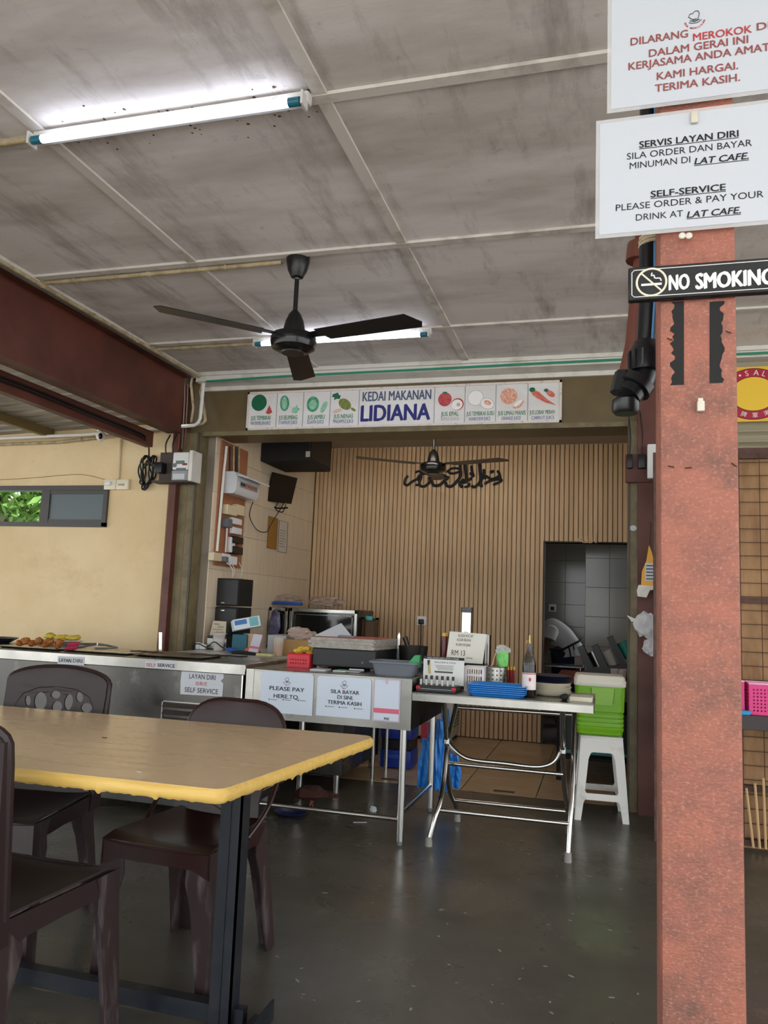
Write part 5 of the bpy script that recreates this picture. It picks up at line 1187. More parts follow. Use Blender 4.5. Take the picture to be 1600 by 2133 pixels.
# ---- serving counter (hot food), left
CT = .858
sc_ = thing('serving_counter', 'long steel serving counter with dark scratched front', 'counter', (-3.1, 4.3, 0), world=True)
m_scr = M('scratched_dark_panel', '5a5855', .3, .8, col2='a09e98', scale=4, detail=9, amt=.6, lo=.56, hi=.74, rvar=.12)
cx0, cx1, cy0, cy1 = -4.6, -1.9, 4.02, 4.64
MB().box(cx0, cx1-.02, cy0+.012, cy1, .06, CT-.06).build('front_body', m_scr, sc_, False)
MB().rbox(cx0, cx1, cy0, cy1+.01, CT-.062, CT-.002, .004, 1).build('top_lip', m_steel, sc_)
for x in (cx0+.1, -3.2, cx1-.08):
    for y in (cy0+.08, cy1-.08): MB().cyl((x, y, 0), (x, y, .07), .022, n=10).build('foot', m_grey, sc_)
MB().box(cx1-.024, cx1-.016, cy0+.008, cy0+.012, .06, CT-.062).build('edge_strip', m_chrome, sc_, False)
va = at(336, 1459, Y=cy0)
MB().box(va.x, va.x+.008, cy0+.006, cy0+.012, .28, va.z).build('louvre_frame', m_steel, sc_, False); MB().box(va.x, -2.0, cy0+.006, cy0+.012, va.z-.006, va.z).build('louvre_frame', m_steel, sc_, False)
for k in range(7):
    z = va.z-.022-.04*k; MB().prism([(cy0+.012, z+.012), (cy0-.006, z-.008), (cy0-.004, z-.012), (cy0+.012, z-.004)], lambda u, v, d: (d, u, v), va.x+.01, -2.0).build('louvre', m_steel, sc_, False)
CYF = cy0-.0015
def plate(name, label, P4, mat, rim=None, Y=CYF):
    V = [at(*p, Y=Y) for p in P4]; t = thing(name, label, 'label', (V[0].x, Y, V[2].z), world=True)
    MB().prism([(v.x, v.z) for v in V], lambda u, v, d: (u, d, v), Y, Y+.0012).build('plate', mat, t, False); return t
t = plate('counter_label', 'small self-service strip in Malay on the counter edge, left', [(120.5, 1366.5), (176, 1369), (175, 1386), (120, 1383)], m_paper)
pw(t, 'LAYAN', (123, 1378.5), (149, 1373), CYF, m_ink, bold=.02, cap=7.5); pw(t, 'DIRI', (152, 1379.5), (172, 1374), CYF, M('faded_ink', '5a4a42', .6), bold=.015, cap=7.5)
t = plate('counter_label', 'small self-service strip in English on the counter edge, right', [(302.5, 1377), (366, 1380.5), (367, 1392.5), (302.5, 1391)], m_paper)
pw(t, 'SELF', (304.5, 1388), (325, 1382), CYF, M('faded_red', 'b0604f', .6), bold=.015, cap=7); pw(t, 'SERVICE', (328, 1388.6), (365, 1382), CYF, m_ink, bold=.02, cap=7)
YF = cy0+.0095
t = plate('self_service_sign', 'white trilingual self-service sign on the dark counter front', [(378.6, 1397.5), (466, 1401.5), (466, 1413), (460, 1418), (465.5, 1424), (463, 1451), (375.4, 1446), (376, 1420)], m_paper, Y=YF)
pw(t, 'LAYAN DIRI', (394.2, 1413), (449.5, 1406), YF, m_ink, cap=10); pw(t, '自助式', (408, 1427.5), (432, 1420), YF, m_red, cap=8.5); pw(t, 'SELF SERVICE', (384.5, 1441), (455, 1434), YF, m_ink, cap=10)
# ---- folding table
FT = .772
ft = thing('folding_table', 'steel folding table with crossed tube legs', 'table', (-.5, 4.3, 0), world=True)
MB().rbox(-.953, -.047, 4.0, 4.56, FT-.008, FT, .002, 1).build('top', m_steel, ft)
for q in ((-.953, -.047, 4.0, 4.003), (-.953, -.047, 4.557, 4.56), (-.953, -.95, 4.0, 4.56), (-.05, -.047, 4.0, 4.56)):
    MB().box(q[0], q[1], q[2], q[3], FT-.042, FT-.004).build('edge_lip', m_steel, ft, False)
def pp(l): return [at(x, y, Y=Y) for x, y, Y in l]
R_ = .0135
frA = [pp([(893, 1757, 4.09), (906, 1705, 4.11), (917, 1672, 4.15), (925, 1625, 4.24), (934, 1545, 4.34), (952, 1466, 4.5)]), pp([(1183, 1790, 4.11), (1187, 1720, 4.14), (1192, 1650, 4.2), (1195, 1560, 4.33), (1197, 1480, 4.5)])]
frB = [pp([(953, 1702, 4.62), (950, 1678, 4.60), (938, 1650, 4.53), (932, 1600, 4.42), (931, 1545, 4.31), (925, 1458, 4.08)]), pp([(1186, 1712, 4.62), (1183, 1685, 4.58), (1176, 1640, 4.47), (1172, 1562, 4.30), (1172, 1478, 4.08)])]
for P_l in frA+frB:
    if P_l[-1].z > FT-.01: P_l[-1].z = FT-.0095
    lo3 = MB().tube(smoothpath(P_l, 5), R_, 12).build('leg', m_chrome, ft)
    f = P_l[0]; MB().lathe([(0, 0), (.019, 0), (.017, .045), (0, .045)], (f.x, f.y, 0), 12).build('foot_cap', M('grey_rubber', '8b8780', .7), lo3)
    MB().cyl((f.x, f.y, .03), f, R_, n=10).build('leg_end', m_chrome, ft)
for l in ([(913, 1687, 4.13), (1185, 1716, 4.14)], [(947, 1667, 4.57), (1178, 1690, 4.57)], [(950, 1473, 4.5), (1196, 1489, 4.5)], [(934, 1590, 4.40), (1173, 1613, 4.40)],
          [(934, 1542, 4.32), (943, 1557, 4.3), (960, 1573, 4.29), (985, 1583, 4.29), (1050, 1590, 4.29), (1110, 1597, 4.29), (1140, 1594, 4.29), (1158, 1582, 4.3), (1168, 1566, 4.3)]):
    P_l = pp(l); MB().tube(smoothpath(P_l, 5) if len(P_l) > 2 else P_l, .0115, 12).build('rail', m_chrome, ft)
for x, y in ((931, 1542), (1172, 1562)):
    p = at(x, y, Y=4.30); MB().cyl((p.x, 4.30, p.z-.016), (p.x, 4.30, p.z+.016), .019, n=14).build('pivot_clamp', m_chrome, ft)
# ---- white stool with green cooler
st = thing('plastic_stool', 'white square plastic stool carrying the green cooler', 'stool', (-.022, 5.11, 0), math.radians(4))
m_stool = M('scuffed_white_plastic', 'e2e0da', .45, col2='9d978c', scale=9, detail=8, amt=.7, lo=.55, hi=.8)
HT = .475; hb, ht_ = .152, .118
def face(k):
    def df(v):       # x across, y up -> tilted face
        s = v.y/HT; w = hb+(ht_-hb)*s
        p = Vector((v.x*w, -w+v.z, v.y)); return Matrix.Rotation(k*PI/2, 4, 'Z') @ p
    return df
out = [(-1, 0), (-.78, 0), (-.72, .10), (-.66, .118), (.66, .118), (.72, .10), (.78, 0), (1, 0), (1, HT), (-1, HT)]
hole = [(-.68, .17), (-.62, .155), (.62, .155), (.68, .17), (.60, .35), (.5, .385), (.40, .39), (-.40, .39), (-.5, .385), (-.60, .35)]
for k in range(4):
    link(holed(out, [hole], .008, 'side_frame', m_stool, face(k)), 'side_frame', st)
MB().rbox(-ht_-.006, ht_+.006, -ht_-.006, ht_+.006, HT-.006, HT+.008, .006).build('seat', m_stool, st)
cl_ = thing('cooler_box', 'lime green cooler box with white lid on the white stool', 'cooler', (-.030, 5.11, HT+.008), math.radians(2))
m_lime = M('lime_plastic', '78b41e', .35)
def rr(w, d, z, r=.03, n=5):
    P = []
    for sx, sy, a0 in ((1, 1, 0), (-1, 1, 90), (-1, -1, 180), (1, -1, 270)):
        for k in range(n+1):
            a = math.radians(a0+90*k/n); P.append((sx*(w-r)+r*math.cos(a), sy*(d-r)+r*math.sin(a), z))
    return P
prof = [(.118, .001), (.134, .012), (.136, .03)]
for k in range(4): prof += [(.140, .036+.026*k), (.140, .052+.026*k), (.134, .057+.026*k), (.134, .061+.026*k)]
prof += [(.142, .145), (.144, .20), (.148, .285), (.148, .292)]
MB().loft([rr(w, w*.82, z) for w, z in prof]).build('body', m_lime, cl_)
MB().loft([rr(w, w*.82, z) for w, z in ((.149, .292), (.153, .296), (.153, .328), (.149, .332), (.147, .346), (.138, .356), (.11, .358))]).build('lid', M('ivory_lid', 'e8e4d4', .4), cl_)
MB().prism([(-.06, .285), (.12, .285), (.115, .215), (.10, .185), (-.03, .185), (-.06, .215)], lambda u, v, d: (u*.72-.005, d, v-.0), -.1265, -.119).build('grip_panel', M('lime_light', '8cc043', .35), cl_)
MB().tube([(-.055, -.122, .28), (.085, -.122, .28), (.08, -.122, .20), (-.04, -.121, .20)], .004, 6, True).build('grip_rib', m_lime, cl_)
# ================================================================== on the side worktop (inside left)
WZ = .8325
def on_top(px, py, Z): v = at(px, py, Z=Z); return v
def boxed(name, label, cat, px0, px1, pyt, Y, d, z0, mat, zt=None, group=None, r=.003):
    a = at(px0, pyt, Y=Y); b = at(px1, pyt, Y=Y)
    return single(MB().rbox(a.x, b.x, Y, Y+d, z0, zt or a.z, r, 1), name, mat, label, cat, group)
m_clr = M('clear_cup', 'd8d0c8', .15, alpha=.5)
# amplifier with lid-cup
Y = 5.40; a = at(432, 1322, Y=Y); b = at(474, 1322, Y=Y)
am = thing('amplifier', 'silver amplifier with a round knob on the side worktop', 'amplifier', ((a.x+b.x)/2, Y, WZ), world=True)
MB().rbox(a.x, b.x, Y, Y+.12, WZ, .935, .003, 1).build('case', m_black, am)
MB().box(a.x+.004, b.x-.004, Y-.004, Y, WZ+.008, .915).build('face_plate', M('silver_face', 'b4b4b0', .35, .6), am, False)
k_ = at(465, 1343, Y=Y); MB().cyl((k_.x, Y-.02, k_.z), (k_.x, Y-.004, k_.z), .021, n=20).build('knob', m_grey, am); MB().cyl((k_.x, Y-.024, k_.z), (k_.x, Y-.02, k_.z), .012, n=16).build('knob_cap', m_chrome, am)
q = at(455, 1351, Y=5.30)
cu = thing('lidded_cup', 'clear cup with a white layer and lid before the amplifier', 'cup', (q.x, 5.30, WZ), world=True)
MB().lathe([(0, 0), (.034, 0), (.045, .10), (.047, .118), (.055, .12), (.055, .128), (.0, .128)], (q.x, 5.30, WZ+.0005), 22).build('cup_wall', m_clr, cu)
MB().lathe([(0, .002), (.033, .002), (.037, .04), (0, .04)], (q.x, 5.30, WZ+.0005), 20).build('white_layer', m_white, cu)
# note card propped on the amplifier
a = at(441, 1296, Y=5.43); b = at(470, 1319, Y=5.43)
nc = thing('note_card', 'small cream handwritten card above the amplifier', 'card', ((a.x+b.x)/2, 5.43, .936), world=True)
MB().prism([(a.x-.01, .936), (b.x, .936), (b.x, a.z+.01), (a.x+.012, a.z+.012)], lambda u, v, d: (u, d, v), 5.43, 5.434).build('card', M('cream_card', 'cbbfa6', .7), nc, False)
for k, (f0, f1) in enumerate(((.2, .55), (.45, .85), (.1, .8), (.35, .9))):
    z = a.z-.012-.02*k; w = b.x-a.x
    MB().tube([(a.x+w*(f0+(f1-f0)*i/10), 5.4285, z+(.004 if i % 2 else -.004)) for i in range(11)], .0011, 5).build('pen_stroke', m_ink, nc)
# glove box, clear container under it, teal carton, brown carton
Y = 5.36
bx = at(480, 1284, Y=Y)
gb = thing('glove_box', 'white and teal glove box tilted on a clear container', 'box', (bx.x+.1, Y, 1.0), world=True)
mx = Matrix.Translation((bx.x+.10, Y+.06, 1.035)) @ Matrix.Rotation(math.radians(-14), 4, 'Y') @ Matrix.Rotation(math.radians(35), 4, 'Z')
MB().rbox(-.10, .10, -.055, .055, -.04, .04, .003, 1, mx).build('carton', M('glove_white', 'd9e2e6', .5), gb)
MB().box(.0995, .1015, -.056, .056, -.041, .041, mx).build('teal_side', M('glove_teal', '6fb3b8', .5), gb, False)
MB().box(-.09, -.0, -.0565, -.0553, -.005, .03, mx).build('print_block', M('glove_blue', '3f78b8', .5), gb, False)
MB().box(.02, .085, -.0565, -.0553, -.03, .035, mx).build('print_block', MATS['glove_teal'], gb, False)
cc2 = thing('clear_container', 'upturned clear tub beneath the glove box', 'tub', (bx.x+.1, Y+.03, WZ), world=True)
MB().lathe([(0, 0), (.075, 0), (.07, .11), (.05, .13), (0, .13)], (bx.x+.125, Y+.10, WZ+.0005), 20).build('tub', M('cloudy_plastic', 'b9b9b6', .2, alpha=.7), cc2)
boxed('teal_carton', 'dark teal carton standing on the side worktop', 'carton', 484, 515, 1321, 5.30, .09, WZ, M('dark_teal', '1d5f6e', .5))
boxed('brown_carton', 'pale brown carton next to the teal carton', 'carton', 516, 531, 1320, 5.32, .08, WZ, M('pale_card', 'c4a884', .7))
q = at(520, 1350, Y=5.2); single(crumple((q.x, 5.2, WZ+.025), (.05, .04, .026), 12), 'orange_bag', M('orange_cloth', 'd0713a', .6), 'small orange bundle beside the standing payment card', 'bundle')
q = at(486, 1352, Y=5.16); single(crumple((q.x, 5.16, WZ+.018), (.075, .045, .02), 14), 'blue_cloth', M('blue_cloth', '2f56a8', .6), 'blue cloth crumpled before the teal carton', 'cloth')
q = at(515, 1357, Y=5.08); single(MB().rbox(q.x-.11, q.x+.09, 5.05, 5.13, WZ+.0005, WZ+.022, .008), 'black_pouch', m_blackm, 'flat black pouch lying in front of the payment card', 'pouch')
# standing QR card (code left blank)
Y = 5.10; P4 = [at(x, y, Y=Y) for x, y in ((541, 1318), (560, 1320), (550, 1357), (530, 1354))]
qc = thing('payment_stand', 'slanted white and pink payment card standing on the worktop', 'card', (P4[3].x, Y, WZ+.022), world=True)
dz = WZ+.0225-min(P4[2].z, P4[3].z)
MB().prism([(p.x, p.z+dz) for p in P4], lambda u, v, d: (u, d, v), Y-.10, Y-.094).build('card', m_paper, qc, False)
u_ = P4[0].lerp(P4[3], .68); w_ = P4[1].lerp(P4[2], .68); u2 = P4[0].lerp(P4[3], .80); w2 = P4[1].lerp(P4[2], .80)
MB().prism([(p.x, p.z+dz) for p in (u_, w_, w2, u2)], lambda u, v, d: (u, d, v), Y-.1012, Y-.1004).build('band', m_pinkp, qc, False)
MB().tube([(p.x+(P4[2].x+P4[0].x)/2*0, Y-.101, p.z+dz) for p in P4], .0015, 5, True).build('border_line', m_pinkp, qc)
boxed('note_block', 'yellow and white note block under the payment card', 'notebook', 533, 566, 1357, 5.02, .06, WZ+.0005, M('note_yellow', 'c9c58a', .6), WZ+.018)
# orange drink
q = at(579, 1364, Y=5.12)
od = thing('orange_drink', 'clear glass half filled with orange drink', 'drink', (q.x, 5.12, WZ), world=True)
MB().lathe([(0, 0), (.03, 0), (.038, .125), (.036, .125), (.028, .004), (0, .004)], (q.x, 5.12, WZ+.0005), 22).build('glass', m_clr, od)
MB().lathe([(0, .005), (.0285, .005), (.034, .082), (0, .082)], (q.x, 5.12, WZ+.0005), 22).build('juice', M('orange_juice', 'd08a22', .25), od)
boxed('grey_tub', 'pale grey plastic tub behind the orange drink', 'tub', 558, 596, 1322, 5.30, .22, WZ, M('pale_grey_plastic', 'a8aaab', .4, alpha=.85))
q = at(632, 1352, Y=5.30)
cb = thing('cardboard_box', 'open brown cardboard box with a clear bag on the worktop', 'box', (q.x, 5.3, WZ), world=True)
MB().rbox(q.x-.13, q.x+.22, 5.22, 5.42, WZ+.0005, .945, .002, 1).build('carton', M('brown_card', 'a98556', .8), cb)
crumple((q.x-.02, 5.33, .985), (.13, .08, .055), 44, 3, .18).build('clear_bag', M('pinkish_clear_wrap', 'cbb5aa', .2, alpha=.6), cb, False)
single(MB().tube(smoothpath([P(400, 1360, 5.3), P(402, 1345, 5.3), P(414, 1341, 5.3), P(430, 1348, 5.3), P(446, 1337, 5.25), P(462, 1348, 5.22), P(478, 1356, 5.18)]), .004, 6), 'charger_lead', m_black, 'black charger lead curling over the worktop end', 'cable')
for k, (x, y) in enumerate(((412, 1346), (420, 1342), (425, 1349))):
    q = at(x, y, Y=5.34); single(MB().rbox(q.x-.014, q.x+.014, 5.33, 5.36, WZ+.0005+.001*k, WZ+.05-.006*k, .005), 'white_plug', m_wpl, ('left', 'middle', 'right')[k]+' white plug at the left end of the worktop', 'plug', 'white plugs on the worktop')
# ================================================================== on the pay table
PZ = PT+.0005
a = at(597, 1390, Z=PT); x0 = -1.76; y0 = 4.27
basket('snack_basket', 'small red perforated basket of yellow snacks on the pay table', x0, x0+.135, y0, y0+.12, PZ, PZ+.075, M('red_basket', 'c22a38', .4), MATS['red_basket'], 'basket', .016, .004)
m_yel2 = M('yellow_snack', 'd9b637', .6, col2='b88d22', scale=40)
for k in range(9):
    rr_ = random.Random(k); cx_ = x0+.02+.1*rr_.random(); cy_ = y0+.02+.08*rr_.random()
    single(crumple((cx_, cy_, PZ+.078+.012*(k % 3)), (.027, .016, .013), 50+k, 3, .2), 'snack_piece', m_yel2, 'crumpled yellow snack piece heaped in the small red basket', 'snack', 'snacks in the red basket')
# black cash drawer
cdx0, cdx1, cdy0, cdy1 = -1.62, -1.235, 4.30, 4.74
cdw = thing('cash_drawer', 'wide black cash drawer on short feet on the pay table', 'cash drawer', ((cdx0+cdx1)/2, 4.5, PT), world=True)
MB().rbox(cdx0, cdx1, cdy0, cdy1, PZ+.014, PZ+.115, .003, 1).build('case', m_blackm, cdw)
df_ = MB().box(cdx0+.006, cdx1-.006, cdy0-.004, cdy0, PZ+.02, PZ+.108).build('drawer_front', m_black, cdw, False)
MB().cyl((cdx1-.08, cdy0-.007, PZ+.045), (cdx1-.08, cdy0-.003, PZ+.045), .006, n=12).build('lock', m_grey, df_)
for x in (cdx0+.03, cdx1-.03):
    for y in (cdy0+.03, cdy1-.03): MB().cyl((x, y, PZ), (x, y, PZ+.015), .012, n=10).build('foot', m_grey, cdw)
# stack of wrapping paper in clear film
sp = thing('paper_stack', 'stack of wrapping paper in crinkled clear film on the cash drawer', 'paper stack', (-1.43, 4.5, PZ+.115), world=True)
def stack_sheet(k):
    z = PZ+.1155+.0085*k; j = random.Random(k)
    P_ = [(cdx0-.025+j.uniform(-.012, .012), cdy0+.01+j.uniform(-.01, .01)), (cdx1-.02+j.uniform(-.012, .012), cdy0+.02+j.uniform(-.01, .01)), (cdx1+.03, cdy1-.08+j.uniform(-.01, .01)), (cdx0+.02, cdy1-.06)]
    MB().prism(P_, lambda u, v, d: (u, v, d), z, z+.0078).build('paper_layer', M('wrapped_paper', 'a9a298', .35, col2='7d766c', scale=30, amt=.7), sp, False)
for k in range(7): stack_sheet(k)
ztop = PZ+.1155+.0085*7
MB().prism([(cdx0+.03, cdy0+.02), (cdx1-.03, cdy0+.03), (cdx1-.02, cdy1-.1), (cdx0+.03, cdy1-.1)], lambda u, v, d: (u, v, d), ztop, ztop+.0025).build('red_sheet', M('faded_red_sheet', 'b0584a', .6), sp, False)
a, b, c = at(660, 1331, Y=4.45), at(741, 1334, Y=4.45), at(703, 1298, Y=4.45)
wc = thing('white_card', 'white card standing like a tent on the paper stack', 'card', (c.x, 4.45, ztop), world=True)
zc_ = ztop+.003
MB().add([(a.x, 4.40, zc_), (b.x, 4.40, zc_), (c.x, 4.52, c.z), (a.x, 4.402, zc_-.0004), (b.x, 4.402, zc_-.0004), (c.x, 4.523, c.z-.001)], [(0, 1, 2), (5, 4, 3), (0, 2, 5, 3), (1, 4, 5, 2), (0, 3, 4, 1)]).build('card', m_paper, wc, False)
q = at(723, 1330, Y=4.36); single(MB().rbox(q.x-.05, q.x+.05, 4.335, 4.37, zc_, zc_+.012, .004, 1), 'phone', m_grey, 'small grey phone lying before the white card', 'phone')
# loose papers in front of the drawer
for k, (x, y, w, m_) in enumerate(((680, 1394, .09, m_paper), (715, 1398, .07, M('mint_paper', 'b9d6c8', .6)), (740, 1400, .08, m_paper))):
    q = at(x, y, Z=PT)
    single(MB().rbox(q.x-w/2, q.x+w/2, 4.12+.012*k, 4.22+.01*k, PZ+.001*k, PZ+.008-.002*k+.001*k, .001, 1), 'loose_paper', m_, ('left', 'middle', 'right')[k]+' loose paper under the front of the cash drawer', 'paper', 'papers on the pay table')
q = at(757, 1397, Z=PT); single(MB().tube([(q.x-.03, 4.16, PZ+.016), (q.x+.05, 4.17, PZ+.016)], .004, 8), 'pen', m_paper, 'white pen lying on the loose papers', 'pen')
# grey wash tub
gx0, gx1, gy0, gy1 = -1.215, -.965, 4.10, 4.30
gt = thing('grey_basin', 'grey rectangular plastic basin on the pay table corner', 'basin', ((gx0+gx1)/2, 4.2, PT), world=True)
def rrect(x0, x1, y0, y1, z, r=.03, n=5): return [((x0+x1)/2+p[0], (y0+y1)/2+p[1], z) for p in rr((x1-x0)/2, (y1-y0)/2, 0, r, n)]
def rrz(x0, x1, y0, y1, z, r=.03): return [(p[0], p[1], z) for p in rrect(x0, x1, y0, y1, 0, r)]
MB().loft([rrz(gx0+.02, gx1-.02, gy0+.02, gy1-.02, PZ), rrz(gx0+.005, gx1-.005, gy0+.005, gy1-.005, PZ+.062), rrz(gx0-.008, gx1+.008, gy0-.008, gy1+.008, PZ+.064), rrz(gx0-.008, gx1+.008, gy0-.008, gy1+.008, PZ+.073), rrz(gx0+.004, gx1-.004, gy0+.004, gy1-.004, PZ+.072), rrz(gx0+.024, gx1-.024, gy0+.024, gy1-.024, PZ+.004)]).build('basin', m_grey, gt)
q = at(868, 1372, Y=4.26)
single(MB().loft([[(q.x-.05, 4.20, PZ+.045), (q.x+.03, 4.20, PZ+.045), (q.x+.03, 4.26, PZ+.045), (q.x-.05, 4.26, PZ+.045)], [(q.x+.0, 4.21, PZ+.108), (q.x+.028, 4.21, PZ+.110), (q.x+.03, 4.24, PZ+.110), (q.x+.0, 4.24, PZ+.108)]]), 'green_scoop', M('green_plastic', '2f9a5c', .4), 'green plastic scoop sticking out of the grey basin', 'scoop')
# black pot with handle, knife, blue cups
q = at(860, 1378, Y=4.60)
po = thing('black_pot', 'black saucepan with raised handle at the back of the pay table', 'pot', (q.x, 4.6, PT), world=True)
MB().lathe([(0, 0), (.075, 0), (.088, .14), (.085, .14), (.07, .006), (0, .006)], (q.x, 4.60, PZ), 26).build('pot_body', M('worn_black_steel', '2a2927', .4, .5), po)
h0 = at(851, 1350, Y=4.53); h1 = at(843, 1327, Y=4.53)
MB().tube([h0, h1], [.012, .016], 12).build('handle', m_black, po)
q = at(831, 1330, Y=4.62)
kn = thing('kitchen_knife', 'upright knife blade beside the black saucepan', 'knife', (q.x, 4.62, PT), world=True)
MB().prism([(-.006, 0), (.006, 0), (.008, .14), (.002, .16), (-.008, .14)], lambda u, v, d: (q.x+u, d, PZ+.055+v), 4.619, 4.621).build('blade', m_chrome, kn); MB().rbox(q.x-.009, q.x+.009, 4.61, 4.63, PZ, PZ+.057, .004).build('handle', m_black, kn)
q = at(818, 1375, Y=4.77)
for k in range(3): single(MB().lathe([(0, 0), (.034, 0), (.046, .07), (.049, .075), (.046, .078), (.033, .004), (0, .004)], (-1.195, 4.755, PZ+.022*k), 20), 'blue_cup', M('pale_blue_plastic', '8fb9c4', .4), ('lowest', 'middle', 'topmost')[k]+' pale blue cup in the nested stack by the cash drawer', 'cup', 'nested blue cups')
# ================================================================== on the folding table
FZ = FT+.0006
# perfume display box
a = at(866, 1400, Y=4.14); b = at(950, 1400, Y=4.14); dx0, dx1 = -.945, -.735
dp = thing('perfume_display', 'black display box of perfume vials with a white backing card', 'display box', ((dx0+dx1)/2, 4.12, FT), world=True)
MB().rbox(dx0, dx1, 4.06, 4.22, FZ, FZ+.032, .002, 1).build('tray', m_black, dp)
for x in (dx0, dx1-.022): MB().box(x, x+.022, 4.0585, 4.06, FZ+.012, FZ+.028).build('red_corner', M('red_print', 'c02036', .5), dp, False)
MB().box(dx0, dx1, 4.0585, 4.0598, FZ+.014, FZ+.0155).build('print_line', m_paper, dp, False)
z0 = at(880, 1412, Y=4.17).z; z1 = at(880, 1366, Y=4.17).z
bx0, bx1 = at(882, 1390, Y=4.17).x, at(967, 1390, Y=4.17).x
MB().box(bx0, bx1, 4.17, 4.174, FZ+.03, z1).build('backing_card', M('card_white', 'd8d8d4', .5), dp, False)
MB().box(bx0, bx1, 4.1685, 4.17, z1-.014, z1).build('black_band', m_ink, dp, False)
write(dp, 'LONG LASTING SCENT, UP TO 12 HOURS', (bx0+.02, z1-.0105), (bx1-.03, z1-.004), 4.1675, m_wprint)
write(dp, 'BALLERIE & SONS', (bx0+.062, z1-.033), (bx1-.045, z1-.025), 4.1693, m_ink)
for k in range(4): MB().box(bx0+.065+.004*k, bx1-.055-.006*(k % 2), 4.169, 4.1698, z1-.047-.007*k, z1-.045-.007*k).build('print_line', MATS['grey_ink'], dp, False)
MB().box(bx0+.062, bx1-.06, 4.169, 4.1698, z1-.084, z1-.075).build('print_bar', MATS['grey_ink'], dp, False)
MB().cyl((bx0+.037, 4.1685, z1-.09), (bx0+.030, 4.1685, z1-.028), .006, n=10).build('printed_vial', M('vial_gold', 'b9a95a', .4), dp)
MB().cyl((bx0+.030, 4.168, z1-.045), (bx0+.0285, 4.168, z1-.02), .0068, n=10).build('printed_vial_cap', m_black, dp)
MB().prism([(4.174, FZ+.03), (4.22, FZ+.03), (4.18, FZ+.10)], lambda u, v, d: (d, u, v), dx1-.004, dx1).build('side_wing', m_black, dp)
for k in range(7):
    x = dx0+.018+k*.0285
    v = thing('perfume_vial', ('first', 'second', 'third', 'fourth', 'fifth', 'sixth', 'seventh')[k]+' small perfume vial from the left in the black display box', 'vial', (x, 4.09, FZ+.033), world=True, group='perfume vials')
    MB().cyl((x, 4.09, FZ+.0325), (x, 4.09, FZ+.062), .0062, n=10).build('glass', M('vial_glass', 'cfc7a0', .15), v)
    MB().cyl((x, 4.09, FZ+.038), (x, 4.09, FZ+.060), .0066, n=10).build('label', m_paper, v)
    MB().cyl((x, 4.09, FZ+.062), (x, 4.09, FZ+.082), .007, n=10).build('cap', m_blackg, v)
# price note on clip stand, canister, sauce bottles
P4 = [at(x, y, Y=4.36) for x, y in ((937, 1315), (1014, 1321), (1005, 1386), (929, 1377))]
pn_ = thing('price_note', 'white handwritten price note standing behind the perfume display', 'note', (P4[3].x, 4.36, FT), world=True)
MB().prism([(p.x, p.z) for p in P4], lambda u, v, d: (u, d, v), 4.36, 4.363).build('paper', M('note_white', 'd9d6cb', .6), pn_, False)
MB().box(P4[3].x+.02, P4[2].x, 4.355, 4.37, P4[3].z-.022, P4[3].z-.004).build('clip_bar', m_blackg, pn_, False)
MB().cyl((P4[3].x+.09, 4.365, FZ), (P4[3].x+.09, 4.365, P4[3].z-.01), .008, n=8).build('clip_post', m_blackg, pn_); MB().cyl((P4[3].x+.09, 4.365, FZ), (P4[3].x+.09, 4.365, FZ+.008), .045, n=16).build('clip_base', m_blackg, pn_)
YN = 4.36
pw(pn_, 'KUAH KICAP', (955, 1326.5), (986, 1321), YN, m_ink, cap=5.5); pw(pn_, 'ACAR BUAH', (951.5, 1335), (981, 1331), YN, m_ink, cap=5.5); pw(pn_, 'KUAH ROJAK', (950, 1345), (981, 1341), YN, m_ink, cap=5.5)
pw(pn_, 'RM 13', (940.5, 1364.5), (969, 1357), YN, m_ink, cap=11); pw(pn_, 'sahaja', (971, 1373), (984.5, 1368), YN, m_ink, cap=5)
q = at(973, 1265, Y=4.47)
cn = thing('steel_canister', 'tall shiny steel canister behind the price note', 'canister', (q.x, 4.47, FT), world=True)
MB().lathe([(0, 0), (.033, 0), (.033, q.z-FZ-.03), (.031, q.z-FZ-.028), (0, q.z-FZ-.028)], (q.x, 4.47, FZ), 24).build('body', m_chrome, cn)
MB().lathe([(0, q.z-FZ-.028), (.034, q.z-FZ-.028), (.034, q.z-FZ), (0, q.z-FZ)], (q.x, 4.47, FZ), 24).build('lid', M('dark_lid', '39393b', .35), cn)
q = at(1012, 1322, Y=4.45)
fl = thing('vacuum_flask', 'dark steel flask half hidden behind the price note', 'flask', (q.x, 4.45, FT), world=True)
MB().lathe([(0, 0), (.030, 0), (.030, q.z-FZ), (.0, q.z-FZ)], (q.x, 4.45, FZ), 24).build('body', M('dark_chrome', '6d6a66', .2, 1), fl)
MB().lathe([(.0305, .02), (.031, .02), (.031, .045), (.0305, .045)], (q.x, 4.45, FZ), 24).build('band', M('brass_band', '9a7f55', .4, .6), fl)
q = at(928, 1318, Y=4.47)
rb = thing('sauce_bottle', 'dark red sauce bottle with gold cap behind the price note', 'bottle', (q.x, 4.47, FT), world=True)
MB().lathe([(0, 0), (.025, 0), (.025, q.z-FZ-.022), (.02, q.z-FZ-.02), (0, q.z-FZ-.02)], (q.x, 4.47, FZ), 20).build('bottle_body', M('dark_red_sauce', '4f1512', .2), rb)
MB().lathe([(0, q.z-FZ-.02), (.022, q.z-FZ-.02), (.022, q.z-FZ), (0, q.z-FZ)], (q.x, 4.47, FZ), 20).build('cap', M('gold_cap', 'b08a3c', .4, .5), rb)
